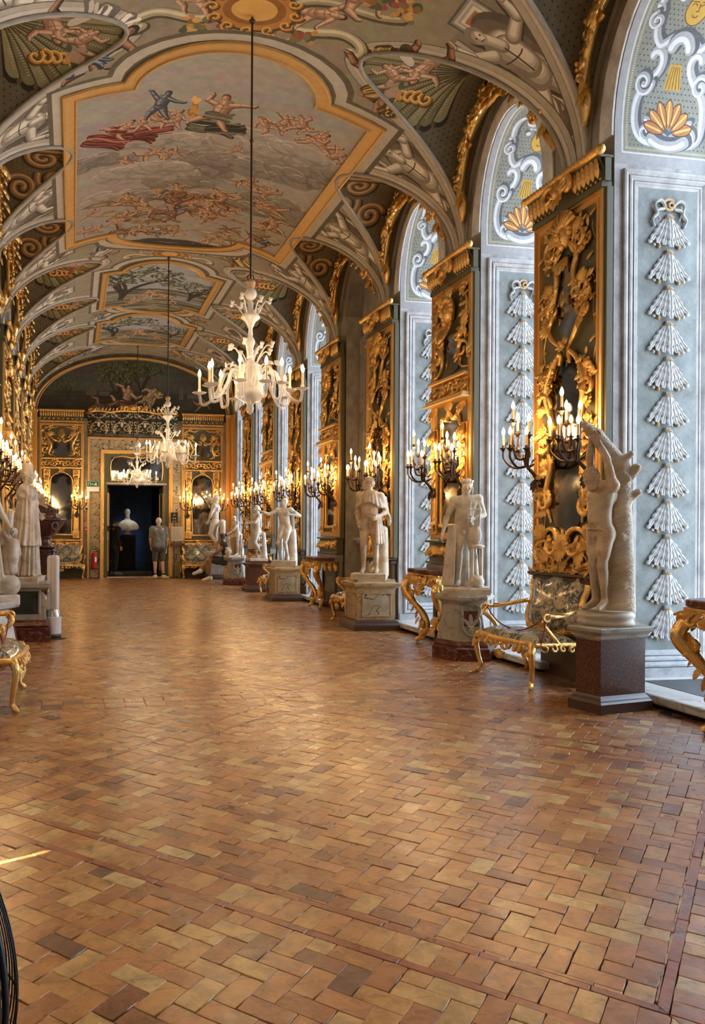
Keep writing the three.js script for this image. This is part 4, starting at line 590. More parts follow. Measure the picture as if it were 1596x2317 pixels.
// cells: an olive shell with a putto on a dotted ground, or brown scrollwork; x along the arch, y from the groin outwards
const CELLW = 3.9, CELLD = 1.85;
function cellCanvas(kind, seed) {
  return canvas(1024, 512, (g, w, h) => { const R = rng(seed); g.fillStyle = kind ? '#55472f' : '#5c5340'; g.fillRect(0, 0, w, h); g.scale(w / CELLW, h / CELLD);
    g.fillStyle = '#2c2519'; for (let j = 0; j < 30; j++) for (let i = 0; i < 62; i++) { g.beginPath(); g.arc(i * 0.064 + (j % 2) * 0.032, j * 0.064, 0.009, 0, 7); g.fill(); }
    if (kind) { for (const s of [-1, 1]) { const X = (x) => CELLW / 2 + s * x; for (const [x, y, r, d] of [[0.3, 0.45, 0.26, 1], [0.62, 0.8, 0.24, -1], [0.2, 0.95, 0.2, -1], [0.75, 1.25, 0.2, 1]]) STR(g, spiral(X(x), y, r, s > 0 ? 2 : 1, d * s, 1.5), 0.085, ['#2a1c10', '#74532f', '#a5804a']); } STR(g, (c) => { c.moveTo(CELLW / 2, 0.2); c.lineTo(CELLW / 2, 1.3); }, 0.1, ['#2a1c10', '#74532f', '#a5804a']); }
    else {
      g.save(); g.translate(CELLW / 2, 0); const E = (a, k = 1) => [0.78 * k * cos(a), 0.86 + 0.74 * k * sin(a)], hinge = [0, 1.28], NR = 19;
      for (const [k, o] of [[1.07, 1], [1, 0]]) for (let i = 0; i < NR; i++) { const a0 = PI * (0.82 + 1.36 * i / NR), a1 = PI * (0.82 + 1.36 * (i + 1) / NR), am = (a0 + a1) / 2; g.fillStyle = o ? '#241c10' : i % 2 ? '#6c6444' : '#837a58'; g.beginPath(); g.moveTo(...hinge); g.lineTo(...E(a0, k)); g.quadraticCurveTo(...E(am, k * 1.12), ...E(a1, k)); g.fill(); if (!o) { g.strokeStyle = '#3a321e'; g.lineWidth = 0.016; g.beginPath(); g.moveTo(...hinge); g.lineTo(...E(a0)); g.stroke(); g.strokeStyle = '#a89c72'; g.lineWidth = 0.03; g.setLineDash([0.01, 0.02]); const p = E(am, 0.94); g.beginPath(); g.moveTo(lerp(hinge[0], p[0], 0.35), lerp(hinge[1], p[1], 0.35)); g.lineTo(...p); g.stroke(); g.setLineDash([]); g.fillStyle = '#54462a'; g.beginPath(); g.arc(...E(a0, 1.05), 0.028, 0, 7); g.fill(); } } g.restore();
      figure(g, CELLW / 2 - 0.08, 0.78, 0.72, 0.9 + R() * 0.6, PAL.flesh, R, '#5a3c22'); figure(g, CELLW / 2 + 0.25, 0.5, 0.5, -0.9, PAL.flesh, R, '#5a3c22'); for (const s of [-1, 1]) { g.fillStyle = '#bdb6a6'; g.beginPath(); g.ellipse(CELLW / 2 - 0.3 + s * 0.16, 0.5, 0.2, 0.06, s * 0.6, 0, 7); g.fill(); }
      for (let k = 0; k < 5; k++) STR(g, spiral(CELLW / 2 + 0.5, 0.55 + 0.1 * k, 0.09, k, 1, 1), 0.035, PAL.gold); festoon(g, CELLW / 2 + 0.6, 0.5, 30, R);
    }
    g.setTransform(1, 0, 0, 1, 0, 0); grain(g, w, h, 10); });
}
const cellMats = [0, 1, 2].map((k) => std([1, 1, 1], 0.85, { map: cellCanvas(k === 2 ? 1 : 0, 60 + k) }));
for (const i of BAYS) {
  const c = nicheL(i), hc = bayH(i), NPH = 40, NA = 44, p = BAY / 2;
  // cross-sections down the length of the bay
  const rows = []; for (let k = 0; k <= 4; k++) rows.push([-p + (p - CW) * k / 4, 0]); for (let k = 1; k < NPH; k++) rows.push([-CW * cos(PI * k / NPH), grooveS(i, PI * k / NPH)]); for (let k = 0; k <= 4; k++) rows.push([CW + (p - CW) * k / 4, 0]);
  const segs = SEGS.map(() => ({ pos: [], uv: [], idx: [] }));
  for (let k = 0; k < rows.length - 1; k++) {
    const mid = c + (rows[k][0] + rows[k + 1][0]) / 2; let si = SEGS.findIndex((q) => mid >= q[0] && mid < q[1]); if (si < 0) continue;
    const o = segs[si], [a, b] = SEGS[si], k0 = o.pos.length / 3;
    for (const [d, tm] of [rows[k], rows[k + 1]]) for (let j = 0; j <= NA; j++) { const t = tm + (PI - 2 * tm) * j / NA; o.pos.push(CX + HW * cos(t), YS + RISE * sin(t), -(c + d)); o.uv.push(clamp((sOf(t) + ARC / 2) / ARC, 0, 1), 1 - (clamp(c + d, a, b) - a) / (b - a)); }
    for (let j = 0; j < NA; j++) { const A = k0 + j, B = A + NA + 1; o.idx.push(A, A + 1, B, B, A + 1, B + 1); }
  }
  segs.forEach((o, si) => { if (!o.idx.length) return; const g = new THREE.BufferGeometry(); g.setAttribute('position', new THREE.Float32BufferAttribute(o.pos, 3)); g.setAttribute('uv', new THREE.Float32BufferAttribute(o.uv, 2)); g.setIndex(o.idx);
    const nrm = []; for (let q = 0; q < o.pos.length; q += 3) { const n = V((o.pos[q] - CX) / (HW * HW), (o.pos[q + 1] - YS) / (RISE * RISE), 0).normalize().negate(); nrm.push(n.x, n.y, n.z); } g.setAttribute('normal', new THREE.Float32BufferAttribute(nrm, 3)); part(ceil, 'vault_bay', g, segMat[si]); });
  for (const s of [-1, 1]) {
    const arch = (ph) => [c - CW * cos(ph), YS + hc * sin(ph), CX + s * HW * cos(grooveS(i, ph))], wallX = s > 0 ? XR : XL;
    const cell = grid(40, 10, (u, v) => { const ph = PI * u, [L, y, rg] = arch(ph); const r = lerp(rg, wallX, v); return [r, y, -L, 0.5 + (u - 0.5) * 1, 1 - clamp(abs(r - (CX + s * 1.2)) / CELLD, 0, 1)]; }, s > 0);
    part(ceil, 'vault_cell', cell, cellMats[SMALL.includes(i) ? 2 : abs(i) % 2]);
    // raised moulding on the groin and the wall arch
    const gp = [], wp = []; for (let k = 0; k <= 40; k++) { const ph = PI * k / 40, [L, y, rg] = arch(ph); gp.push(V(rg - s * 0.004, y - 0.012, -L)); wp.push(V(wallX - s * 0.01, YS + (hc - 0.01) * sin(ph), -(c - (CW - 0.01) * cos(ph)))); }
    part(ceil, 'groin_moulding', tube(gp, 0.026, 60, 6), M.taupeLight); part(ceil, 'wall_arch_moulding', tube(wp, 0.03, 50, 6), M.taupe);
  }
}
// gilded frames of the three scenes
const gildTex = dataTex(256, (x, y) => { const a = abs(sin(x * PI * 8)), b = abs(sin(y * PI * 2)), l = pow(abs(sin(x * PI * 4 + 1.2 * sin(y * PI))), 0.6); return 0.5 * l + 0.3 * a * b + 0.2 * fbm(x * 20, y * 20, 3, 20); });
const M_gilt = std([0.58, 0.36, 0.13], 0.5, { metalness: 0.55, bumpMap: gildTex, bumpScale: 0.012 });
for (const F of FRAMES) {
  const W = F.hs > 1.5 ? 0.19 : 0.14, prof = [[0, 0.004], [0.005, 0.03], [0.03, 0.035], [0.036, 0.018], [W - 0.036, 0.018], [W - 0.03, 0.035], [W - 0.005, 0.03], [W, 0.004]];
  const base = frameLine(F, -0.02, 20), dense = []; for (let k = 0; k < base.length; k++) { const a = base[k], b = base[(k + 1) % base.length], n = max(1, Math.round(hypot(b[0] - a[0], b[1] - a[1]) / 0.15)); for (let j = 0; j < n; j++) dense.push([lerp(a[0], b[0], j / n), lerp(a[1], b[1], j / n)]); }
  const n = dense.length; let run = 0; const nrm = dense.map((p, k) => { const a = dense[(k + n - 1) % n], b = dense[(k + 1) % n], d1 = [p[0] - a[0], p[1] - a[1]], d2 = [b[0] - p[0], b[1] - p[1]], l1 = hypot(...d1) || 1, l2 = hypot(...d2) || 1, m = [d1[1] / l1 + d2[1] / l2, -d1[0] / l1 - d2[0] / l2], q = max(0.5, (m[0] * m[0] + m[1] * m[1]) / 2); return [m[0] / q, m[1] / q]; });
  const len = dense.map((p, k) => { const r = run; const b = dense[(k + 1) % n]; run += hypot(b[0] - p[0], b[1] - p[1]); return r; });
  const g = grid(n, prof.length - 1, (u, v, i, j) => { const k = i % n, [o, h] = prof[j], q = vaultAt(dense[k][0] + nrm[k][0] * o, dense[k][1] + nrm[k][1] * o, h); return [q.x, q.y, q.z, (i === n ? run : len[k]) / 0.8, o / W]; }).toNonIndexed(); g.computeVertexNormals();
  part(ceil, 'fresco_frame', g, M_gilt);
}
// ------------------------------------------------------------------ end wall: lunette, doorway and the blue room
const DR = [0.98, 2.66, 2.74];                                      // door opening: left, right, height
const wallB = struct('wall_back');
{
  const s = shapeOf([[XL - 1, -0.2], [XR + 1.2, -0.2], [XR + 1.2, 7], [XL - 1, 7]]), hole = new THREE.Path(); hole.moveTo(DR[0], -0.2); hole.lineTo(DR[1], -0.2); hole.lineTo(DR[1], DR[2]); hole.lineTo(DR[0], DR[2]); hole.closePath(); s.holes.push(hole);
  part(wallB, 'masonry', new THREE.ExtrudeGeometry(s, { depth: 0.5, bevelEnabled: false }).translate(0, 0, -LB - 0.5), M.taupeLight);
  // painted lunette under the vault: a dark landscape with a tree and figures
  const tex = canvas(1536, 512, (g, w, h) => { const R = rng(77); g.scale(w / 6, h / 2); g.fillStyle = '#3b3f3d'; g.fillRect(0, 0, 6, 2);
    for (let k = 0; k < 500; k++) { g.fillStyle = `rgba(${rr(50, 115, R) | 0},${rr(55, 112, R) | 0},${rr(52, 100, R) | 0},.2)`; g.beginPath(); g.ellipse(R() * 6, R() * 1.3, 0.2 + R() * 0.5, 0.03 + R() * 0.06, 0, 0, TAU); g.fill(); }
    for (let k = 0; k < 500; k++) { g.fillStyle = `rgba(${rr(25, 70, R) | 0},${rr(24, 64, R) | 0},${rr(14, 38, R) | 0},.35)`; g.beginPath(); g.ellipse(R() * 6, 1.2 + R() * 0.9, 0.2 + R() * 0.4, 0.02 + R() * 0.06, 0, 0, TAU); g.fill(); }
    for (const [x, y, ww, hh] of [[1.75, 1.05, 0.1, 0.3], [1.62, 1.15, 0.3, 0.16], [2.0, 1.2, 0.3, 0.12], [4.35, 1.0, 0.13, 0.36], [4.6, 1.2, 0.4, 0.12]]) { g.fillStyle = '#5b5545'; g.fillRect(x, y, ww, hh); }
    tree(g, 2.75, 1.62, 1.35, R); tree(g, 2.5, 1.6, 1.2, R); tree(g, 3.2, 1.4, 1.2, R); tree(g, 1.05, 1.5, 0.7, R); tree(g, 5.4, 1.6, 0.6, R);
    drape(g, 3.5, 1.35, 0.5, -0.9, PAL.ochre, R); figure(g, 2.75, 1.5, 0.95, 0.35, PAL.flesh, R, '#2a1e14', PAL.dark); figure(g, 2.2, 1.66, 0.8, -1.4, PAL.dark, R, '#221811'); figure(g, 3.42, 1.36, 0.72, 0.5, PAL.flesh, R, '#2a1e14', PAL.ochre); figure(g, 5.0, 1.5, 0.5, 1.2, PAL.dark, R);
    g.setTransform(1, 0, 0, 1, 0, 0); grain(g, w, h, 8); });
  const n = 36, p = [], hw = HW - 0.17, rs = RISE - 0.14, y0 = 4.66; p.push([CX - hw, y0]); p.push([CX + hw, y0]); for (let i = 0; i <= n; i++) { const a = PI * i / n; p.push([CX + hw * cos(a), YS + rs * sin(a)]); }
  const lg = new THREE.ShapeGeometry(shapeOf(p)); { const q = lg.attributes.position, u = lg.attributes.uv; for (let i = 0; i < q.count; i++) u.setXY(i, (q.getX(i) - CX + 3) / 6, (q.getY(i) - y0) / 2); }
  part(wallB, 'lunette_painting', lg.translate(0, 0, -LB + 0.03), std([0.9, 0.9, 0.9], 0.6, { map: tex }));
  const ap = []; for (let i = 0; i <= n; i++) { const a = PI * i / n; ap.push(V(CX + (HW - 0.1) * cos(a), YS + (RISE - 0.07) * sin(a), -LB + 0.05)); }
  part(wallB, 'lunette_arch', [tube(ap, 0.085, 60, 8, 0.5), tube(ap.map((q) => q.clone().add(V((CX - q.x) * 0.025, -0.03, 0.03))), 0.02, 60, 6)], M_gilt);
}
const doorSurround = struct('door_1');
{
  const z = -LB, cx = (DR[0] + DR[1]) / 2 + 0.02, rail = (w, h, t, y0, d, mat, name) => part(doorSurround, name, [box(t, h, d, -w / 2 + t / 2, h / 2 + y0, 0), box(t, h, d, w / 2 - t / 2, h / 2 + y0, 0), box(w - t * 2, t, d, 0, h + y0 - t / 2, 0)], mat, V(cx, 0, z + d / 2));
  rail(2.86, 4.12, 0.05, 0, 0.1, M.goldSmooth, 'outer_gilt_moulding'); rail(2.76, 4.07, 0.32, 0, 0.05, M.breccia, 'veined_marble_surround'); rail(2.12, 3.75, 0.07, 0, 0.12, M.goldSmooth, 'inner_gilt_moulding'); rail(2.0, 3.69, 0.045, 0, 0.09, M.gold, 'carved_gilt_moulding'); rail(1.92, 3.64, 0.1, 0, 0.06, M.olive, 'olive_jamb');
  part(doorSurround, 'overdoor_panel', box(1.72, 0.86, 0.04, cx, 3.2, z + 0.03), M.olive); part(doorSurround, 'lintel', rbox(1.78, 0.06, 0.09, 0.01, cx, 2.77, z + 0.045), std([0.42, 0.36, 0.26], 0.6));
  part(doorSurround, 'threshold', box(1.76, 0.03, 0.5, cx, 0.0, z - 0.2), M.slab);
  for (const e of [-1, 1]) { const d = struct('door_leaf', doorSurround); d.position.set(cx + e * 0.83, 0.02, z - 0.52); d.rotation.y = e * 0.12;
    part(d, 'leaf_panel', box(0.05, 2.66, 0.7, 0, 1.33, 0), M.olive); part(d, 'leaf_gilding', [frameMould(0.5, 1.2, [[0, 0], [0.01, 0.02], [0.03, 0]], 0, 0.75), frameMould(0.5, 1.0, [[0, 0], [0.01, 0.02], [0.03, 0]], 0, 2.0)].map((g) => g.clone().rotateY(-e * PI / 2).translate(-e * 0.027, 0, 0)), M.goldSmooth); part(d, 'handle', [ball(0.03, -e * 0.05, 1.05, 0.26), cyl(0.01, 0.01, 0.05, 8, -e * 0.03, 1.03, 0.26)], M.goldSmooth); }
  // the dark blue room beyond
  const b = struct('blue_room'); const bl = std([0.026, 0.07, 0.19], 0.85, { map: T.plaster }); const zr = z - 0.5;
  part(b, 'room_floor', box(5, 0.2, 4.2, cx, -0.1, zr - 2.1), std([0.06, 0.055, 0.05], 0.3)); part(b, 'room_ceiling', box(5, 0.2, 4.2, cx, 3.9, zr - 2.1), M.taupe); part(b, 'room_back', box(5, 4.2, 0.2, cx, 2, zr - 4.1), bl);
  for (const e of [-1, 1]) part(b, 'room_side', box(0.2, 4.2, 4.2, cx + e * 2.4, 2, zr - 2.1), bl); part(b, 'backdrop', box(1.5, 3.2, 0.08, cx - 0.02, 1.62, zr - 2.4), bl); part(b, 'platform', box(1.3, 0.1, 0.7, cx, 0.05, zr - 1.7), M.slate);
  const sp = new THREE.SpotLight(lin(0.85, 0.92, 1), 12, 0, 0.24, 0.8); sp.position.set(cx + 0.5, 3.7, zr - 0.4); sp.target.position.set(cx, 1.85, zr - 1.7); sp.castShadow = true; sp.shadow.radius = 2; scene.add(sp, sp.target);
  part(b, 'ceiling_spot', at(cyl(0.05, 0.05, 0.1, 14), cx + 0.5, 3.75, zr - 0.36), M.black);
}
{ // brown pilasters in the two corners of the end wall
  for (const [x, k] of [[XL + 0.09, 1], [XR - 0.09, 2]]) { const t = struct('trim_' + k); part(t, 'corner_shaft', [box(0.2, 4.8, 0.12, x, 2.4, -LB + 0.06), box(0.05, 4.8, 0.16, x - 0.05, 2.4, -LB + 0.08), box(0.03, 4.8, 0.17, x + 0.07, 2.4, -LB + 0.085)], M.goldRoom); part(t, 'corner_base', rbox(0.24, 0.12, 0.2, 0.02, x, 0.06, -LB + 0.1), M.darkwood); part(t, 'corner_capital', rbox(0.26, 0.1, 0.22, 0.02, x, 4.83, -LB + 0.11), M.gold); }
  const c = nicheL(7) + NW + 0.12; const t = struct('trim_3'); part(t, 'corner_pilaster', [box(0.05, 4.85, 0.5, XR - 0.02, 2.42, -(LB - 0.28)), box(0.08, 4.85, 0.03, XR - 0.04, 2.42, -(LB - 0.42)), box(0.07, 4.85, 0.06, XR - 0.03, 2.42, -(LB - 0.2))], M.goldRoom);
}
// ------------------------------------------------------------------ carved gilding vocabulary (XY plane, facing +Z)
function cScroll(x, y, size, a0, dir, r = 0.03, turns = 0.95, z = 0.03) { const p = [], n = 16; for (let i = 0; i <= n; i++) { const t = i / n, R = size * (1 - 0.78 * sstep(0.25, 1, t)), a = a0 + dir * t * turns * TAU; p.push(V(x + R * cos(a), y + R * sin(a), z + 0.025 * sin(t * PI))); } return tube(p, (t) => r * (0.45 + 0.9 * sin(PI * clamp(t * 0.9 + 0.06, 0, 1))) + (t > 0.93 ? r * 0.5 : 0), 26, 7, 0.8); }
function sCurve(pts, r = 0.022, flat = 0.8, n = 26) { return tube(pts.map((p) => V(p[0], p[1], p[2] ?? 0.03)), (t) => r * (0.5 + 0.9 * pow(sin(PI * clamp(t, 0.03, 0.97)), 0.7)), n, 7, flat); }
const leafA = acanthus(1, 0.42, 0.2, 4, 0.5, 12, 6), leafB = acanthus(1, 0.6, 0.26, 3, 0.8, 12, 6);
const leafAt = (x, y, z, len, a, k = 0, tilt = -0.2) => at(k ? leafB : leafA, x, y, z, tilt, 0, a, len);   // a = 0 hangs down, PI points up
const spray = (x, y, z, len, a, n, spread, k = 0) => [...Array(n)].map((_, i) => { const t = n > 1 ? i / (n - 1) - 0.5 : 0; return leafAt(x, y, z + 0.012 * (1 - abs(t)), len * (1 - 0.45 * abs(t)), a + t * spread, k); });
const rosette = (x, y, z, r, n = 6) => [ball(r * 0.35, x, y, z + r * 0.2, 8), ...[...Array(n)].map((_, i) => at(leafB, x, y, z, -0.35, 0, i / n * TAU, r))];
function shellFan(x, y, z, r, a = 0, n = 7, sp = 2.4) { return [...Array(n)].map((_, i) => { const t = (i / (n - 1) - 0.5) * sp + a; return tube([V(x, y, z), V(x + r * 0.55 * sin(t), y + r * 0.55 * cos(t), z + r * 0.22), V(x + r * sin(t), y + r * cos(t), z + r * 0.08)], (q) => r * (0.035 + 0.12 * q), 8, 6); }); }
function mask(x, y, z, s) { return [ball(0.5 * s, x, y, z, 14, 0.78, 1, 0.55), ball(0.1 * s, x, y - 0.02 * s, z + 0.28 * s, 8, 0.8, 1.9, 0.9), ball(0.12 * s, x - 0.17 * s, y + 0.1 * s, z + 0.2 * s, 8, 1, 0.55, 0.5), ball(0.12 * s, x + 0.17 * s, y + 0.1 * s, z + 0.2 * s, 8, 1, 0.55, 0.5), ball(0.11 * s, x, y - 0.24 * s, z + 0.22 * s, 8, 1.3, 0.45, 0.6), ball(0.16 * s, x, y - 0.42 * s, z + 0.12 * s, 8), ...[...Array(9)].flatMap((_, i) => { const a = (i / 8 - 0.5) * 3.4; return [ball(0.15 * s, x + 0.44 * s * sin(a), y + 0.14 * s + 0.42 * s * cos(a), z + 0.06 * s, 8)]; })]; }
const MW = 1.06, stuff = (m) => { m.userData.kind = 'stuff'; return m; };
function mirrorBase(t, B0, B1) { // cornice, olive ground and gilded border shared by every pier glass
  part(t, 'back_panel', box(MW - 0.1, B1 - B0, 0.035, 0, (B0 + B1) / 2, 0.025), M.olive);
  part(t, 'border', [frameMould(MW, B1 - B0, [[0, 0], [0.004, 0.085], [0.03, 0.09], [0.036, 0.06], [0.06, 0.06], [0.066, 0.078], [0.09, 0.078], [0.1, 0.04]], 0, (B0 + B1) / 2), ], M.goldSmooth);
  part(t, 'side_board', [box(0.03, B1 - B0, 0.06, -MW / 2 - 0.016, (B0 + B1) / 2, 0.03), box(0.03, B1 - B0, 0.06, MW / 2 + 0.016, (B0 + B1) / 2, 0.03)], M.olive);
  const c = part(t, 'cornice', [box(MW + 0.02, 0.05, 0.1, 0, B1 + 0.025, 0.05), grid(1, 8, (u, v) => [(u - 0.5) * (MW + 0.06), B1 + 0.05 + 0.21 * v, 0.07 + 0.075 * (1 - cos(v * PI / 2))]), box(MW + 0.06, 0.02, 0.15, 0, B1 + 0.265, 0.075), box(0.04, 0.2, 0.06, -MW / 2 - 0.01, B1 + 0.15, 0.05), box(0.04, 0.2, 0.06, MW / 2 + 0.01, B1 + 0.15, 0.05)], M.olive);
  const n = 17, b = []; for (let i = 0; i < n; i++) { const x = (i / (n - 1) - 0.5) * (MW - 0.04); if (abs(x) > 0.16) b.push(leafAt(x, B1 + 0.25, 0.145, 0.16, 0.0, 0, 0.32), ball(0.014, x, B1 + 0.075, 0.09, 6), leafAt(x + 0.01, B1 + 0.12, 0.1, 0.075, PI + 0.5, 0, 0.1)); }
  part(c, 'cornice_leaves', b, M.gold);
  part(c, 'gadrooned_rail', [tube([V(-MW / 2 - 0.05, B1 + 0.3, 0.15), V(MW / 2 + 0.05, B1 + 0.3, 0.15)], 0.036, 2, 10), ...[...Array(22)].map((_, i) => at(new THREE.SphereGeometry(0.034, 7, 5), (i / 21 - 0.5) * (MW + 0.04), B1 + 0.305, 0.158, 0, 0, 0.6, [0.75, 1.2, 1])), ball(0.046, -MW / 2 - 0.055, B1 + 0.3, 0.15), ball(0.046, MW / 2 + 0.055, B1 + 0.3, 0.15)], M.gold);
  part(c, 'cornice_cartouche', [...shellFan(0, B1 + 0.1, 0.15, 0.17, 0, 7, 2.2), cScroll(-0.13, B1 + 0.16, 0.09, 0, 1, 0.024, 1, 0.16), cScroll(0.13, B1 + 0.16, 0.09, PI, -1, 0.024, 1, 0.16), ...spray(0, B1 + 0.12, 0.16, 0.13, 0, 5, 2), ball(0.04, 0, B1 + 0.14, 0.19)], M.gold);
}
const blob = (pts, n = 40) => new THREE.CatmullRomCurve3(pts.map((p) => V(p[0], p[1], 0)), true, 'centripetal').getPoints(n).map((p) => [p.x, p.y]);
// first kind: one tall rococo composition
function mirrorRococo() {
  const t = thing('pier_mirror', '', 'mirror'); mirrorBase(t, 1.02, 4.46);
  const low = blob([[-0.2, 1.5], [0, 1.38], [0.2, 1.5], [0.26, 1.9], [0.23, 2.25], [0.25, 2.6], [0.21, 2.95], [0.12, 3.1], [0, 3.04], [-0.12, 3.1], [-0.21, 2.95], [-0.25, 2.6], [-0.23, 2.25], [-0.26, 1.9]]), up = blob([[0, 3.2], [0.12, 3.38], [0.2, 3.55], [0.12, 3.75], [0.1, 3.95], [0, 4.05], [-0.1, 3.95], [-0.12, 3.75], [-0.2, 3.55], [-0.12, 3.38]]);
  part(t, 'mirror_glass', extr(low, 0.012).translate(0, 0, 0.05), M.mirror); part(t, 'upper_mirror_glass', extr(up, 0.012).translate(0, 0, 0.05), M.mirror);
  const fine = (x, y, n, R2, seed) => { const q = rng(seed), o = []; for (let i = 0; i < n; i++) { const a = q() * TAU, d = sqrt(q()) * R2; o.push(leafAt(x + d * cos(a), y + d * 1.3 * sin(a), 0.07 + 0.03 * q(), 0.045 + 0.05 * q(), q() * TAU, q() < 0.4 ? 1 : 0, -0.1 - 0.4 * q())); if (i % 4 === 0) o.push(cScroll(x + d * cos(a), y + d * sin(a), 0.03 + 0.03 * q(), q() * 6, q() < 0.5 ? 1 : -1, 0.012, 1.1, 0.07), ball(0.014, x - d * sin(a), y + d * cos(a), 0.09, 6)); } return o; };
  const side = [], crest = [], mid = [], foot = [], vine = [];
  for (const s of [-1, 1]) { const o = s > 0 ? 0 : 0.07;
    side.push(sCurve([[s * 0.24, 1.5, 0.06], [s * 0.3, 1.75, 0.08], [s * 0.25, 2.05, 0.07], [s * 0.3, 2.25, 0.08]], 0.026), sCurve([[s * 0.29, 2.2, 0.08], [s * 0.22, 2.45, 0.07], [s * 0.29, 2.75, 0.09], [s * 0.2, 3.0, 0.08], [s * 0.06, 3.12, 0.09], [s * 0.08, 3.0, 0.09]], 0.028), cScroll(s * 0.31, 2.2 + o, 0.09, s > 0 ? 2 : 1, s, 0.02, 1.2, 0.07), cScroll(s * 0.33, 2.72 - o, 0.1, s > 0 ? 4 : 5, -s, 0.02, 1.2, 0.07), cScroll(s * 0.33, 1.66 + o, 0.1, 1.5, s, 0.022, 1.2, 0.07));
    side.push(...spray(s * 0.3, 1.95 + o, 0.08, 0.12, s * 2.5, 6, 2), ...spray(s * 0.3, 2.42 - o, 0.08, 0.12, s * 0.6, 6, 2), ...spray(s * 0.29, 2.9, 0.08, 0.12, s * 2.2, 6, 2), ...spray(s * 0.32, 2.6, 0.08, 0.11, s * 1.4, 5, 1.6));
    for (let k = 0; k < 7; k++) side.push(leafAt(s * (0.28 + 0.03 * sin(k * 2)), 1.6 + k * 0.2, 0.09, 0.13, s * (1.2 + 0.8 * sin(k * 3)), 1));
    mid.push(sCurve([[s * 0.03, 3.14, 0.08], [s * 0.2, 3.3, 0.1], [s * 0.28, 3.5, 0.08], [s * 0.2, 3.66, 0.08], [s * 0.26, 3.78, 0.07]], 0.025), cScroll(s * 0.3, 3.48, 0.11, s > 0 ? 0.4 : 2.8, s, 0.02, 1.2, 0.07), sCurve([[s * 0.18, 3.62, 0.08], [s * 0.13, 3.85, 0.09], [s * 0.16, 4.02, 0.08], [s * 0.06, 4.12, 0.1]], 0.023), ...spray(s * 0.24, 3.72, 0.09, 0.12, s * 2.6, 7, 2.2), ...spray(s * 0.22, 3.4, 0.09, 0.14, s * 1.2, 6, 2), ...rosette(s * 0.26, 4.02, 0.08, 0.07));
    crest.push(...spray(s * 0.14, 4.2, 0.09, 0.12, s * 2.2, 8, 2.4, 0), cScroll(s * 0.2, 4.12, 0.1, s > 0 ? 3 : 0.1, -s, 0.02, 1.2, 0.08));
    vine.push(sCurve([[s * 0.38, 4.36], [s * 0.33, 4.2], [s * 0.4, 4.0], [s * 0.36, 3.85]], 0.012), sCurve([[s * 0.41, 3.7], [s * 0.35, 3.45], [s * 0.41, 3.2], [s * 0.36, 2.95], [s * 0.41, 2.75]], 0.013), sCurve([[s * 0.1, 4.37], [s * 0.25, 4.4], [s * 0.4, 4.36], [s * 0.42, 4.2]], 0.014), sCurve([[s * 0.41, 1.9], [s * 0.37, 1.6], [s * 0.42, 1.3]], 0.013));
    for (let k = 0; k < 16; k++) vine.push(leafAt(s * (0.385 + 0.03 * sin(k * 2.2)), 4.34 - k * 0.19, 0.05, 0.085, s * (k % 2 ? 0.9 : -0.9) + 0.3));
    foot.push(cScroll(s * 0.2, 1.3, 0.14, s > 0 ? 0.3 : 2.8, s, 0.028, 1.25, 0.08), cScroll(s * 0.33, 1.2, 0.12, s > 0 ? 2.5 : 0.6, -s, 0.025, 1.2, 0.07), ...spray(s * 0.24, 1.2, 0.09, 0.12, s * 1.1, 9, 2.8, 0), ...spray(s * 0.34, 1.36, 0.09, 0.14, s * 2.4, 7, 2.2), ...rosette(s * 0.4, 1.12, 0.08, 0.06)); }
  for (const s of [-1, 1]) { side.push(...fine(s * 0.32, 2.9, 26, 0.12, 3 + s), ...fine(s * 0.34, 2.35, 24, 0.1, 7 + s), ...fine(s * 0.34, 1.75, 24, 0.1, 11 + s)); mid.push(...fine(s * 0.26, 3.65, 30, 0.14, 17 + s)); crest.push(...fine(s * 0.2, 4.15, 28, 0.14, 23 + s)); foot.push(...fine(s * 0.28, 1.2, 36, 0.15, 29 + s)); } foot.push(...fine(0, 1.2, 26, 0.16, 35));
  crest.push(...mask(0, 4.2, 0.1, 0.22), ...shellFan(0, 4.24, 0.09, 0.2, 0, 7, 2)); foot.push(...shellFan(0, 1.24, 0.1, 0.14, 0, 9, 2.8), ...spray(0, 1.24, 0.1, 0.12, 0, 9, 2.8), ...spray(0, 1.12, 0.08, 0.1, 0, 7, 2.6)); mid.push(...spray(0, 4.02, 0.08, 0.18, 0, 5, 1.2), ...rosette(0, 3.18, 0.1, 0.08), ...spray(0, 3.66, 0.07, 0.12, 0, 3, 0.9));
  part(t, 'side_carving', side, M.gold); part(t, 'crest_mask', crest, M.gold); part(t, 'middle_carving', mid, M.gold); part(t, 'foot_carving', foot, M.gold); stuff(part(t, 'vine_carving', vine, M.gold));
  part(t, 'lower_ledge', [rbox(MW + 0.02, 0.03, 0.13, 0.01, 0, 1.0, 0.065), rbox(MW - 0.03, 0.05, 0.09, 0.01, 0, 0.955, 0.045)], M.darkwood); part(t, 'plinth', box(MW - 0.1, 0.6, 0.04, 0, 0.63, 0.02), M.olive);
  return t;
}
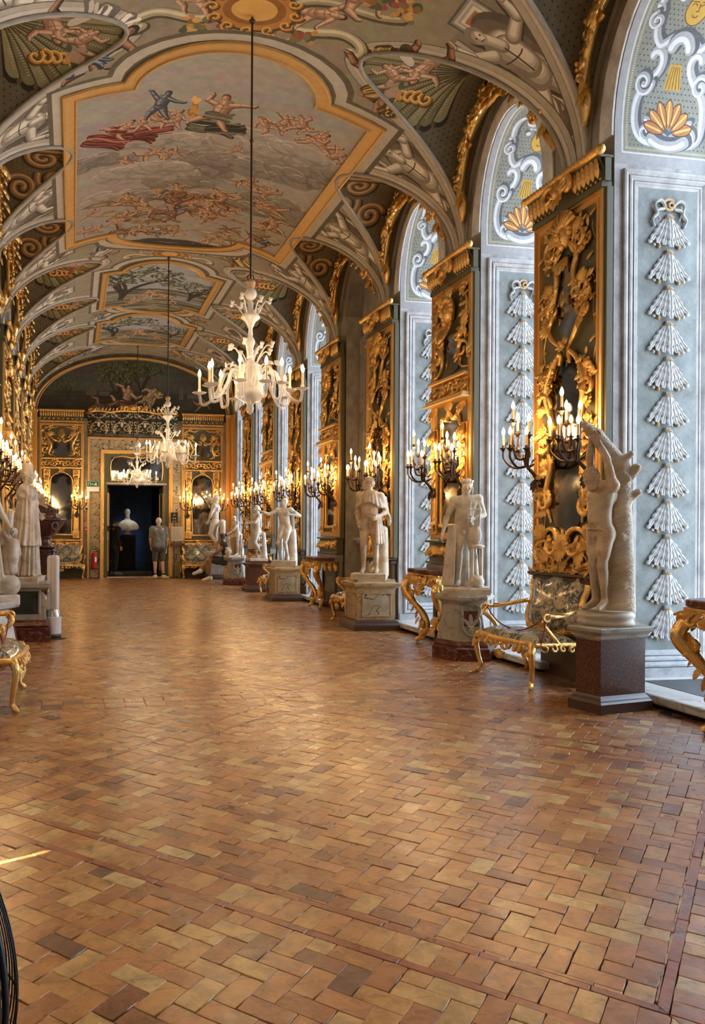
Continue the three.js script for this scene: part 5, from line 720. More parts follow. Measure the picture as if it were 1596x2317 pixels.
// second kind: an architectural frame with an attic, pilasters and a block below
function mirrorClassic() {
  const t = thing('pier_mirror', '', 'mirror'); mirrorBase(t, 1.3, 4.46);
  part(t, 'mirror_glass', extr([[-0.24, 1.5], [0.24, 1.5], [0.24, 2.72], [0.16, 2.8], [0.08, 2.8], [0, 2.88], [-0.08, 2.8], [-0.16, 2.8], [-0.24, 2.72]], 0.012).translate(0, 0, 0.05), M.mirror);
  part(t, 'mirror_border', [tube([V(-0.255, 1.5, 0.07), V(-0.255, 2.7, 0.07)], 0.02, 4, 8), tube([V(0.255, 1.5, 0.07), V(0.255, 2.7, 0.07)], 0.02, 4, 8), rbox(0.56, 0.05, 0.06, 0.01, 0, 1.48, 0.07), sCurve([[-0.255, 2.68, 0.07], [-0.2, 2.82, 0.08], [-0.09, 2.8, 0.08], [0, 2.92, 0.1]], 0.026), sCurve([[0.255, 2.68, 0.07], [0.2, 2.82, 0.08], [0.09, 2.8, 0.08], [0, 2.92, 0.1]], 0.026), ...spray(0, 2.9, 0.09, 0.16, PI, 5, 2)], M.gold);
  const pil = []; for (const s of [-1, 1]) { pil.push(rbox(0.13, 1.2, 0.06, 0.01, s * 0.385, 2.12, 0.07), rbox(0.16, 0.16, 0.09, 0.015, s * 0.385, 1.45, 0.075), ...spray(s * 0.385, 2.7, 0.1, 0.2, 0, 5, 1.2), ...[...Array(6)].map((_, k) => leafAt(s * 0.385, 2.62 - k * 0.1, 0.1, 0.13, (k % 2 ? 0.5 : -0.5), 1)), ...spray(s * 0.385, 2.96, 0.1, 0.16, 0, 5, 2), box(0.012, 0.9, 0.075, s * 0.34, 2.05, 0.07), box(0.012, 0.9, 0.075, s * 0.43, 2.05, 0.07), ...rosette(s * 0.385, 1.45, 0.12, 0.06)); }
  part(t, 'pilasters', pil, M.gold);
  const frz = []; for (let k = 0; k < 9; k++) frz.push(cScroll((k - 4) * 0.1, 3.16 + 0.02 * (k % 2), 0.06, k, k % 2 ? 1 : -1, 0.018, 1.1, 0.1), leafAt((k - 4) * 0.1 + 0.04, 3.22, 0.1, 0.1, k * 1.7));
  part(t, 'entablature', [rbox(MW - 0.06, 0.06, 0.17, 0.015, 0, 3.04, 0.1), rbox(MW - 0.14, 0.2, 0.07, 0.01, 0, 3.16, 0.06), rbox(MW - 0.1, 0.05, 0.14, 0.015, 0, 3.29, 0.09), rbox(MW - 0.02, 0.03, 0.2, 0.01, 0, 3.01, 0.11)], M.goldSmooth); part(t, 'entablature_frieze', frz, M.gold);
  const up = blob([[-0.15, 3.4], [0.15, 3.4], [0.16, 3.5], [0.11, 3.6], [0.15, 3.78], [0.1, 3.84], [-0.1, 3.84], [-0.15, 3.78], [-0.11, 3.6], [-0.16, 3.5]], 30);
  part(t, 'upper_mirror_glass', extr(up, 0.012).translate(0, 0, 0.05), M.mirror);
  const att = [...mask(0, 4.1, 0.12, 0.3), ...spray(0, 4.24, 0.12, 0.2, PI, 5, 1.8), ...spray(0, 3.95, 0.1, 0.24, 0, 7, 2.4, 1)];
  for (const s of [-1, 1]) { att.push(sCurve([[s * 0.44, 3.38, 0.07], [s * 0.3, 3.4, 0.08], [s * 0.22, 3.5, 0.08], [s * 0.24, 3.72, 0.08], [s * 0.34, 3.9, 0.08], [s * 0.4, 4.15, 0.07], [s * 0.33, 4.3, 0.07]], 0.023), cScroll(s * 0.33, 3.6, 0.1, s > 0 ? 0 : 3, s, 0.028, 1.1, 0.07), cScroll(s * 0.2, 3.8, 0.08, s > 0 ? 2 : 1, -s, 0.026, 1, 0.08), ...spray(s * 0.32, 3.86, 0.08, 0.2, s * 2.6, 5, 1.6), ...spray(s * 0.4, 3.52, 0.07, 0.17, s * 2, 4, 1.6), ...rosette(s * 0.36, 4.34, 0.07, 0.08), ...spray(s * 0.2, 4.36, 0.06, 0.16, s * 1.4, 3, 1)); for (let k = 0; k < 6; k++) att.push(leafAt(s * (0.42 + 0.02 * sin(k * 2)), 4.3 - k * 0.13, 0.06, 0.09, s * (k % 2 ? 1 : -0.8))); }
  for (let i = 0; i < 46; i++) { const q = rng(i * 7 + 3), s = i % 2 ? 1 : -1; att.push(leafAt(s * (0.2 + 0.24 * q()), 3.45 + 0.85 * q(), 0.06 + 0.04 * q(), 0.06 + 0.06 * q(), q() * TAU, q() < 0.4 ? 1 : 0)); }
  part(t, 'attic_carving', att, M.gold);
  const bas = []; for (let k = 0; k < 13; k++) bas.push(leafAt((k / 12 - 0.5) * 0.9, 1.24, 0.1, 0.15, sin(k * 2) * 0.9, 1), cScroll((k / 12 - 0.5) * 0.9, 1.15, 0.05, k * 2, k % 2 ? 1 : -1, 0.02, 1, 0.1));
  part(t, 'base_block', [box(MW - 0.02, 0.26, 0.1, 0, 1.14, 0.05), rbox(MW + 0.04, 0.03, 0.15, 0.01, 0, 1.28, 0.075), rbox(MW + 0.04, 0.03, 0.14, 0.01, 0, 1.01, 0.07)], M.olive); part(t, 'base_carving', bas, M.gold);
  part(t, 'plinth', [box(MW - 0.02, 0.12, 0.14, 0, 0.93, 0.07), box(MW - 0.08, 0.6, 0.06, 0, 0.6, 0.03)], M.greyplinth);
  return t;
}
// bronze branch with candle bulbs; grows from the mirror's edge towards +Z
const SC = [[-0.2, 0.32, 0.3], [-0.1, 0.46, 0.2], [0.03, 0.3, 0.36], [0.13, 0.42, 0.22], [0.22, 0.28, 0.3], [-0.02, 0.56, 0.3]];
const flame = lathe([[0, 0], [0.011, 0.006], [0.017, 0.024], [0.018, 0.036], [0.012, 0.06], [0.004, 0.078], [0, 0.086]], 10);
function sconce() {
  const t = thing('candle_sconce', '', 'sconce');
  const arms = [tube([V(0, -0.1, 0.03), V(0.01, -0.02, 0.09), V(-0.01, 0.06, 0.15), V(0.01, 0.14, 0.2)], (q) => 0.02 - 0.006 * q, 14, 7)], cups = [];
  for (const [x, y, z] of SC) { const k = y > 0.42 ? V(0.01, 0.14, 0.2) : V(0, 0.06, 0.15); arms.push(tube([k, V(lerp(k.x, x, 0.5), k.y - 0.01, lerp(k.z, z, 0.6)), V(x * 0.95, lerp(k.y, y, 0.35), z), V(x, y - 0.09, z)], (q) => 0.0115 - 0.003 * q + 0.0025 * abs(sin(q * 9)), 16, 6)); cups.push(at(lathe([[0, 0], [0.012, 0], [0.02, 0.02], [0.034, 0.03], [0.036, 0.037], [0.016, 0.037], [0.014, 0.05], [0.018, 0.062], [0.012, 0.066]], 10), x, y - 0.1, z)); }
  for (let k = 0; k < 8; k++) arms.push(at(leafA, rr(-0.1, 0.1), 0.05 + 0.03 * k, 0.1 + 0.02 * k, rr(-1.5, 0.5), rr(-2, 2), rr(1.5, 4.5), 0.08));
  part(t, 'branch', arms, M.bronze); part(t, 'back_plate', [ball(0.05, 0, -0.1, 0.02, 10, 1, 1.5, 0.5), ...spray(0, -0.06, 0.03, 0.14, 0, 5, 1.8)], M.bronze);
  SC.forEach(([x, y, z], i) => { const c = part(t, 'candle', cyl(0.0125, 0.0115, 0.1, 10, x, y - 0.035, z), M.candle); part(c, 'drip_cup', cups[i], M.bronze); part(c, 'flame_bulb', at(flame, x, y + 0.065, z), M.bulb); });
  return t;
}
const LAMPC = lin(1, 0.62, 0.27);
function lampAt(p, k = 1) { const l = new THREE.PointLight(LAMPC, LAMP * k); l.position.copy(p); l.shadow.radius = 4; l.castShadow = false; l.name = 'sconce_light'; scene.add(l); }
const order = ['first', 'second', 'third', 'fourth', 'fifth', 'sixth', 'seventh'];
let rocP, claP, scP, putRoc = false, putCla = false, putSc = false;
rocP = mirrorRococo(); claP = mirrorClassic(); scP = sconce();
function putMirror(kind, pos, turn, label, group) { const src = kind ? claP : rocP, fresh = kind ? !putCla : !putRoc; if (kind) putCla = true; else putRoc = true; if (!fresh) return copyOf(src, pos, turn, label, group); src.position.copy(pos); src.rotation.y = turn; src.userData = { label, category: 'mirror', group }; return src; }
function putSconce(pos, turn, label, group, flip = false, k = 1) { let o; if (!putSc) { putSc = true; o = scP; o.position.copy(pos); o.rotation.y = turn; o.userData = { label, category: 'sconce', group }; } else o = copyOf(scP, pos, turn, label, group);
  const d = V(0, 0.42, 0.3).applyAxisAngle(V(0, 1, 0), turn); lampAt(pos.clone().add(d), k); return o; }
for (let i = 1; i <= 7; i++) { const L = pierL(i), kind = i % 2 ? 0 : 1, y = 2.0;
  putMirror(kind, P(XR - 0.03, 0, L), -PI / 2, (kind ? 'gilded pier mirror with pilasters and a carved mask, ' : 'gilded rococo pier mirror with scrolling surround, ') + order[i - 1] + ' along the right window wall', 'tall gilded mirrors on the window wall');
  for (const e of [-1, 1]) putSconce(P(XR - 0.1, y, L + e * 0.4), -PI / 2, 'dark bronze branch of lit candle bulbs on the ' + (e > 0 ? 'far' : 'near') + ' edge of the ' + order[i - 1] + ' right-hand mirror', 'bronze sconces on the window wall mirrors');
}
// lamps of the piers beside and behind the viewer, whose glow lies on the near floor
for (const [x, s, i, w] of [[XL, 1, 1, 'opposite the first right mirror'], [XL, 1, 0, 'on the left wall beside the viewer'], [XL, 1, -1, 'on the left wall behind the viewer'], [XR, -1, -1, 'on the right wall behind the viewer']]) for (const e of [-1, 1]) putSconce(P(x + s * 0.1, 2.0, pierL(i) + e * 0.4), s * PI / 2, 'bronze candle sconce outside the picture, ' + (e > 0 ? 'farther' : 'nearer') + ' of two ' + w, 'bronze sconces outside the picture');
for (let i = 2; i <= 7; i++) { const L = pierL(i), kind = i % 2 ? 0 : 1, y = 2.0;
  if (i >= 3) putMirror(kind, P(XL + 0.03, 0, L), PI / 2, (kind ? 'gilded pier mirror with pilasters, ' : 'gilded rococo pier mirror, ') + order[i - 3] + ' visible along the left wall', 'tall gilded mirrors on the left wall');
  else copyOf(claP, P(XL + 0.03, 0, L), PI / 2, 'gilded pier mirror with pilasters behind the veiled statue at the left edge', 'tall gilded mirrors on the left wall');
  for (const e of [-1, 1]) putSconce(P(XL + 0.1, y, L + e * 0.4), PI / 2, 'dark bronze candle sconce on the ' + (e > 0 ? 'far' : 'near') + ' edge of the ' + (i === 2 ? 'mirror behind the left statues' : order[i - 3] + ' left-hand mirror'), 'bronze sconces on the left wall mirrors');
}
// ------------------------------------------------------------------ bodies: smooth distance fields meshed with surface nets
class Field {
  constructor(lo, hi, cell) { this.lo = lo; this.c = cell; this.n = [0, 1, 2].map((i) => Math.ceil((hi[i] - lo[i]) / cell) + 1); this.a = new Float32Array(this.n[0] * this.n[1] * this.n[2]).fill(0.25); }
  each(lo, hi, pad, f, op) { // visit the cells of a box and blend f in
    const { n, c, a } = this, s = [0, 1, 2].map((i) => max(0, floor((lo[i] - pad - this.lo[i]) / c))), e = [0, 1, 2].map((i) => min(n[i] - 1, Math.ceil((hi[i] + pad - this.lo[i]) / c)));
    for (let z = s[2]; z <= e[2]; z++) for (let y = s[1]; y <= e[1]; y++) { let k = (z * n[1] + y) * n[0] + s[0]; const Y = this.lo[1] + y * c, Z = this.lo[2] + z * c; for (let x = s[0]; x <= e[0]; x++, k++) a[k] = op(a[k], f(this.lo[0] + x * c, Y, Z)); }
    return this;
  }
  static smin(k) { return (a, b) => { const h = max(k - abs(a - b), 0) / k; return min(a, b) - h * h * k * 0.25; }; }
  cap(A, B, ra, rb = ra, k = 0.03) { // tapered capsule
    const m = max(ra, rb), d = [B[0] - A[0], B[1] - A[1], B[2] - A[2]], q = d[0] * d[0] + d[1] * d[1] + d[2] * d[2] || 1e-9;
    return this.each([0, 1, 2].map((i) => min(A[i], B[i]) - m), [0, 1, 2].map((i) => max(A[i], B[i]) + m), k + this.c * 2, (x, y, z) => { const t = clamp(((x - A[0]) * d[0] + (y - A[1]) * d[1] + (z - A[2]) * d[2]) / q, 0, 1); return hypot(x - A[0] - d[0] * t, y - A[1] - d[1] * t, z - A[2] - d[2] * t) - (ra + (rb - ra) * t); }, Field.smin(k));
  }
  ell(C, R, k = 0.02, q = null, sub = false) { // ellipsoid, optionally turned, optionally carved away
    const m = max(...R), iq = q ? q.clone().invert() : null, v = V(), ms = min(...R);
    const f = (x, y, z) => { v.set(x - C[0], y - C[1], z - C[2]); if (iq) v.applyQuaternion(iq); const l = hypot(v.x / R[0], v.y / R[1], v.z / R[2]); return (l - 1) * ms * 0.9 + (l - 1) * 0.1 * m; };
    return this.each(C.map((c) => c - m), C.map((c) => c + m), k + this.c * 2, f, sub ? (a, b) => { const h = max(k - abs(a + b), 0) / k; return max(a, -b) + h * h * k * 0.25; } : Field.smin(k));
  }
  fn(lo, hi, f, k = 0.02) { return this.each(lo, hi, k + this.c * 2, f, Field.smin(k)); }
  warp(lo, hi, f) { return this.each(lo, hi, 0, f, (a, b) => a + b); }
  mesh(scale = 1) {
    const { n: [X, Y, Z], a, c, lo } = this, id = new Int32Array(X * Y * Z).fill(-1), pos = [], idx = [], S = X, T2 = X * Y;
    for (let z = 0; z < Z - 1; z++) for (let y = 0; y < Y - 1; y++) for (let x = 0; x < X - 1; x++) {
      const k = z * T2 + y * S + x; let neg = 0; for (let i = 0; i < 8; i++) if (a[k + (i & 1) + (i >> 1 & 1) * S + (i >> 2) * T2] < 0) neg++;
      if (neg === 0 || neg === 8) continue;
      let px = 0, py = 0, pz = 0, m = 0;
      for (let i = 0; i < 8; i++) for (const b of [1, 2, 4]) { const j = i | b; if (j === i) continue; const va = a[k + (i & 1) + (i >> 1 & 1) * S + (i >> 2) * T2], vb = a[k + (j & 1) + (j >> 1 & 1) * S + (j >> 2) * T2]; if ((va < 0) === (vb < 0)) continue; const t = va / (va - vb); px += (i & 1) + (b === 1 ? t : 0); py += (i >> 1 & 1) + (b === 2 ? t : 0); pz += (i >> 2) + (b === 4 ? t : 0); m++; }
      id[k] = pos.length / 3; pos.push((lo[0] + (x + px / m) * c) * scale, (lo[1] + (y + py / m) * c) * scale, (lo[2] + (z + pz / m) * c) * scale);
    }
    const quad = (p, q, r, s, fl) => { if (p < 0 || q < 0 || r < 0 || s < 0) return; fl ? idx.push(p, q, r, p, r, s) : idx.push(p, r, q, p, s, r); };
    for (let z = 1; z < Z - 1; z++) for (let y = 1; y < Y - 1; y++) for (let x = 1; x < X - 1; x++) { const k = z * T2 + y * S + x, v = a[k] < 0;
      if (v !== a[k + 1] < 0) quad(id[k - S - T2], id[k - T2], id[k], id[k - S], v); if (v !== a[k + S] < 0) quad(id[k - 1 - T2], id[k - 1], id[k], id[k - T2], v); if (v !== a[k + T2] < 0) quad(id[k - 1 - S], id[k - S], id[k], id[k - 1], v); }
    const g = new THREE.BufferGeometry(); g.setAttribute('position', new THREE.Float32BufferAttribute(pos, 3)); const uv = new Float32Array(pos.length / 3 * 2); for (let i = 0; i < uv.length / 2; i++) { uv[i * 2] = pos[i * 3] + pos[i * 3 + 2] * 0.6; uv[i * 2 + 1] = pos[i * 3 + 1] + pos[i * 3 + 2] * 0.4; } g.setAttribute('uv', new THREE.BufferAttribute(uv, 2)); g.setIndex(idx); g.computeVertexNormals(); return g;
  }
}
const v3 = (p) => V(...p), arr = (v) => [v.x, v.y, v.z], mix3 = (a, b, t) => [0, 1, 2].map((i) => lerp(a[i], b[i], t)), add3 = (a, b, k = 1) => [0, 1, 2].map((i) => a[i] + b[i] * k);
// neutral joints of a figure 1.75 m tall that faces +Z; its left side is +X
const NEUTRAL = { pelvis: [0, 0.95, 0], waist: [0, 1.1, 0.005], chest: [0, 1.3, 0], neck: [0, 1.46, -0.01], head: [0, 1.615, 0.02], shL: [0.175, 1.415, 0], shR: [-0.175, 1.415, 0], elL: [0.23, 1.13, -0.03], elR: [-0.23, 1.13, -0.03], wrL: [0.25, 0.88, 0.05], wrR: [-0.25, 0.88, 0.05], hiL: [0.088, 0.92, 0], hiR: [-0.088, 0.92, 0], knL: [0.1, 0.5, 0.02], knR: [-0.1, 0.5, 0.02], anL: [0.1, 0.08, -0.03], anR: [-0.1, 0.08, -0.03], toL: [0.13, 0.025, 0.14], toR: [-0.13, 0.025, 0.14], face: [0, 0, 1] };
function handField(w, dir, nrm, side, curl = 0.5, s = 1) { // palm, four unequal bent fingers and a thumb from the side of the palm
  const d = v3(dir).normalize(), n = v3(nrm).addScaledVector(d, -v3(nrm).dot(d)).normalize(), x = d.clone().cross(n).multiplyScalar(side), W = v3(w), at = (a, b, c) => W.clone().addScaledVector(d, a * s).addScaledVector(x, b * s).addScaledVector(n, c * s);
  const f = new Field(arr(W.clone().subScalar(0.21 * s)), arr(W.clone().addScalar(0.21 * s)), 0.006 * s), C = (a, b, r0, r1, k = 0.008) => f.cap(arr(a), arr(b), r0 * s, r1 * s, k * s);
  C(at(-0.02, 0, 0), at(0.03, 0, 0), 0.026, 0.026, 0.02); for (let i = 0; i < 4; i++) C(at(0.03, (i - 1.5) * 0.012, 0), at(0.085, (i - 1.5) * 0.021, 0.002), 0.016, 0.0125, 0.014);
  const len = [0.072, 0.084, 0.078, 0.06];
  for (let i = 0; i < 4; i++) { let p = at(0.088, (i - 1.5) * 0.021, 0.0), a = 0.25 + curl * 0.5; for (let j = 0; j < 3; j++) { const l = len[i] * [0.46, 0.31, 0.23][j], dv = d.clone().multiplyScalar(cos(a)).addScaledVector(n, sin(a)).addScaledVector(x, (i - 1.5) * 0.05), e = p.clone().addScaledVector(dv, l * s); C(p, e, 0.0105 - j * 0.001, 0.0095 - j * 0.001, 0.005); p = e; a += curl * (0.95 - 0.1 * i) + 0.12; } }
  let p = at(0.025, -0.028, 0.006); for (const [l, a, b, r] of [[0.042, 0.7, 0.2, 0.0135], [0.033, 0.35, 0.5 + curl * 0.4, 0.0115], [0.026, 0.15, 0.7 + curl * 0.5, 0.0095]]) { const dv = d.clone().multiplyScalar(0.7).addScaledVector(x, -a).addScaledVector(n, b).normalize(), e = p.clone().addScaledVector(dv, l * s); C(p, e, r, r * 0.9, 0.008); p = e; }
  return f;
}
// a whole figure as one surface. opt: face, hair (0 none, 1 cap of curls, 2 long), beard, extra(f, J), female, scale, cell, hands {L:{dir,nrm,curl}, R}
function human(over, opt = {}) {
  const J = { ...NEUTRAL, ...over }, cell = opt.cell ?? 0.0125, pts = Object.entries(J).filter(([k]) => k !== 'face').map(([, p]) => p), lo = [0, 1, 2].map((i) => min(...pts.map((p) => p[i])) - 0.17), hi = [0, 1, 2].map((i) => max(...pts.map((p) => p[i])) + 0.2);
  if (opt.lo) for (let i = 0; i < 3; i++) { lo[i] = min(lo[i], opt.lo[i]); hi[i] = max(hi[i], opt.hi[i]); }
  const f = new Field(lo, hi, cell), fem = opt.female ? 1 : 0, thin = opt.thin ?? 1;
  const up = v3(J.chest).sub(v3(J.pelvis)).normalize(), lf = v3(J.shL).sub(v3(J.shR)).normalize(), fr = lf.clone().cross(up).normalize(), hl = v3(J.hiL).sub(v3(J.hiR)).normalize(), hf = hl.clone().cross(V(0, 1, 0)).normalize();
  const off = (p, a, b, c, l = lf, u = up, r = fr) => [p[0] + l.x * a + u.x * b + r.x * c, p[1] + l.y * a + u.y * b + r.y * c, p[2] + l.z * a + u.z * b + r.z * c];
  for (const s of [-1, 1]) { // torso halves
    f.cap(off(J.chest, s * 0.072, 0.04, 0.005), off(J.waist, s * 0.055, 0, 0.0), 0.1 * thin, (0.082 - 0.008 * fem) * thin, 0.07); f.cap(off(J.waist, s * 0.05, 0, 0), off(J.pelvis, s * 0.062, 0, -0.005, hl), 0.082 * thin, 0.098 + 0.01 * fem, 0.06);
    fem ? f.ell(off(J.chest, s * 0.075, 0.0, 0.095), [0.056, 0.056, 0.05], 0.03) : f.ell(off(J.chest, s * 0.075, 0.035, 0.075), [0.075, 0.055, 0.042], 0.025);
    f.ell(off(J.pelvis, s * 0.07, -0.07, -0.07, hl, V(0, 1, 0), hf), [0.08, 0.09, 0.075], 0.04); f.ell(off(J.chest, s * 0.085, 0.04, -0.085), [0.07, 0.1, 0.035], 0.04);
    if (!fem) for (let k = 0; k < 3; k++) f.ell(off(J.waist, s * 0.03, 0.07 - k * 0.062, 0.082), [0.03, 0.028, 0.016], 0.012);
  }
  f.cap(J.shL, J.shR, 0.07 * thin, 0.07 * thin, 0.06); f.cap(off(J.chest, 0, 0.12, 0), J.neck, 0.075, 0.052, 0.05); f.cap(J.neck, J.head, 0.05 - 0.006 * fem, 0.05, 0.03);
  for (const k of ['L', 'R']) {
    const sh = J['sh' + k], el = J['el' + k], wr = J['wr' + k], hi2 = J['hi' + k], kn = J['kn' + k], an = J['an' + k], to = J['to' + k];
    f.ell(sh, [0.066, 0.07, 0.066], 0.05); f.cap(sh, el, 0.05 * thin, 0.039 * thin, 0.035); f.cap(mix3(sh, el, 0.3), mix3(sh, el, 0.7), 0.049 * thin, 0.045 * thin, 0.03); f.cap(el, wr, 0.041 * thin, 0.026, 0.025); f.cap(mix3(el, wr, 0.1), mix3(el, wr, 0.42), 0.044 * thin, 0.036, 0.025);
    f.cap(hi2, kn, 0.09 * thin, 0.054, 0.05); f.cap(mix3(hi2, kn, 0.12), mix3(hi2, kn, 0.6), 0.087 * thin, 0.068, 0.04); f.ell(kn, [0.055, 0.06, 0.056], 0.025); f.cap(kn, an, 0.05, 0.034, 0.03);
    const sd = v3(an).sub(v3(kn)).normalize(), ft = v3(to).sub(v3(an)), back = ft.clone().addScaledVector(sd, -ft.dot(sd)).normalize(); f.cap(arr(v3(mix3(kn, an, 0.18)).addScaledVector(back, -0.02)), arr(v3(mix3(kn, an, 0.5)).addScaledVector(back, -0.016)), 0.052 * thin, 0.04, 0.035);
    if (!opt.noFeet) { const heel = arr(v3(an).addScaledVector(back, -0.03).add(V(0, 0, 0)).addScaledVector(sd, 0.045)); f.cap(heel, to, 0.034, 0.026, 0.03); f.cap(an, to, 0.036, 0.026, 0.03); const tl = back.clone().cross(V(0, 1, 0)).normalize(); for (let i = -2; i <= 2; i++) f.cap(arr(v3(to).addScaledVector(tl, i * 0.012)), arr(v3(to).addScaledVector(tl, i * 0.017).addScaledVector(back, 0.04 - abs(i) * 0.006)), 0.014, 0.011, 0.008); }
  }
  if (!fem && !opt.clothed) { const c = off(J.pelvis, 0, -0.085, 0.105, hl, V(0, 1, 0), hf); f.ell(c, [0.03, 0.04, 0.028], 0.02); }
  if (opt.extra) opt.extra(f, J);
  const parts = [f.mesh()];
  // head with a face
  const F = v3(J.face).normalize(), hu = V(0, 1, 0).addScaledVector(F, -F.y).normalize(), hx = hu.clone().cross(F), q = new THREE.Quaternion().setFromRotationMatrix(new THREE.Matrix4().makeBasis(hx, hu, F));
  if (!opt.noHead) {
    const H = J.head, hp = (a, b, c) => arr(v3(H).addScaledVector(hx, a).addScaledVector(hu, b).addScaledVector(F, c)), h = new Field(H.map((c) => c - 0.22), H.map((c) => c + 0.22), opt.headCell ?? 0.0065);
    h.ell(hp(0, 0.03, -0.012), [0.074, 0.09, 0.092], 0.02, q).ell(hp(0, -0.035, 0.022), [0.056, 0.076, 0.062], 0.03, q).ell(hp(0, -0.085, 0.06), [0.024, 0.02, 0.02], 0.02, q).cap(hp(0, -0.05, -0.03), arr(v3(J.neck).addScaledVector(hu, 0.02)), 0.05, 0.052, 0.03);
    for (const s of [-1, 1]) h.ell(hp(s * 0.03, 0.006, 0.083), [0.021, 0.013, 0.016], 0.012, q, true).ell(hp(s * 0.03, 0.006, 0.07), [0.014, 0.011, 0.012], 0.004, q).cap(hp(s * 0.012, 0.026, 0.084), hp(s * 0.05, 0.022, 0.068), 0.0085, 0.007, 0.012).ell(hp(s * 0.045, -0.02, 0.055), [0.02, 0.018, 0.018], 0.02, q).ell(hp(s * 0.076, 0.0, -0.008), [0.011, 0.03, 0.02], 0.006, q);
    h.cap(hp(0, 0.02, 0.084), hp(0, -0.02, 0.101), 0.0085, 0.0125, 0.012).ell(hp(0, -0.026, 0.09), [0.018, 0.009, 0.011], 0.008, q).ell(hp(0, -0.047, 0.079), [0.021, 0.0065, 0.009], 0.006, q).ell(hp(0, -0.06, 0.076), [0.018, 0.007, 0.009], 0.006, q).ell(hp(0, -0.0535, 0.088), [0.02, 0.0022, 0.008], 0.003, q, true);
    if (opt.hair && opt.hair !== 3) { h.fn(H.map((c) => c - 0.16), H.map((c) => c + 0.17), (x, y, z) => { const v = V(x - H[0], y - H[1], z - H[2]).applyQuaternion(q.clone().invert()); const l = hypot(v.x / 0.084, (v.y - 0.036) / 0.1, (v.z + 0.022) / 0.1) - 1; const curl = 0.006 * sin(v.x * 130 + 2 * sin(v.y * 90)) * sin(v.y * 120 + 1.5 * sin(v.z * 80)) * 1.4; const front = max(0, v.z - 0.045 + max(0, 0.05 - v.y) * 1.2); return l * 0.085 + curl + front * 1.6 + max(0, -v.y - 0.06) * 2; }, 0.008); if (opt.hair === 2) { h.ell(hp(0, 0.02, -0.11), [0.05, 0.045, 0.04], 0.02, q); for (const s of [-1, 1]) h.cap(hp(s * 0.07, -0.02, -0.02), hp(s * 0.075, -0.13, -0.01), 0.022, 0.012, 0.01); } }
    if (opt.beard) h.fn(H.map((c) => c - 0.17), H.map((c) => c + 0.14), (x, y, z) => { const v = V(x - H[0], y - H[1], z - H[2]).applyQuaternion(q.clone().invert()); const l = hypot(v.x / 0.06, (v.y + 0.09) / 0.065, (v.z - 0.045) / 0.05) - 1; return l * 0.055 + 0.006 * sin(v.x * 150 + v.y * 60) * sin(v.y * 110) + max(0, v.y + 0.045) * 2; }, 0.008);
    if (opt.headExtra) opt.headExtra(h, hp, q);
    parts.push(h.mesh());
  }
  for (const k of ['L', 'R']) { const o = opt.hands?.[k]; if (o === null) continue; const wr = J['wr' + k], dir = o?.dir ?? arr(v3(wr).sub(v3(J['el' + k])).normalize()); parts.push(handField(wr, dir, o?.nrm ?? [k === 'L' ? -1 : 1, 0, 0.2], k === 'L' ? 1 : -1, o?.curl ?? 0.45).mesh()); }
  const g = mg(parts); const s = opt.scale ?? 1; if (s !== 1) g.scale(s, s, s); return g;
}
// hanging folds round a vertical axis: a draped skirt, from y0 (hem) to y1, with pleats
const skirt = (f, cx, cz, y0, y1, r0, r1, n, amp, sz = 0.8, ph = 0) => f.fn([cx - max(r0, r1) - 0.06, y0, cz - max(r0, r1) - 0.06], [cx + max(r0, r1) + 0.06, y1, cz + max(r0, r1) + 0.06], (x, y, z) => { const t = clamp((y - y0) / (y1 - y0), 0, 1), dx = x - cx, dz = (z - cz) / sz, a = Math.atan2(dz, dx), r = lerp(r0, r1, t) + amp * (1 - 0.5 * t) * (abs(sin(a * n * 0.5 + ph + 0.8 * sin(t * 3))) - 0.5) + amp * 0.3 * sin(a * n * 1.3 + t * 4); return max(hypot(dx, dz) - r, y0 - y, y - y1) * 0.8; }, 0.03);
// narrow cloth hanging from a to b in pleats
const hangCloth = (f, A, B, w, n, th = 0.03, nx = [1, 0, 0]) => { for (let i = 0; i < n; i++) { const t = (i / (n - 1) - 0.5) * w; f.cap(add3(A, nx, t * 0.6), add3(B, nx, t), th * (0.7 + 0.3 * (i % 2)), th * (0.8 + 0.4 * (i % 2)), 0.012); } };
const trunk = (f, a, b, r0, r1, bumps = 5, R = rng(5)) => { f.cap(a, b, r0, r1, 0.03); for (let i = 0; i < bumps; i++) { const p = mix3(a, b, R()), t = R() * TAU; f.cap(p, add3(p, [cos(t) * (r0 + 0.03), 0.03, sin(t) * (r0 + 0.03)]), r0 * 0.35, 0.022, 0.02); } };

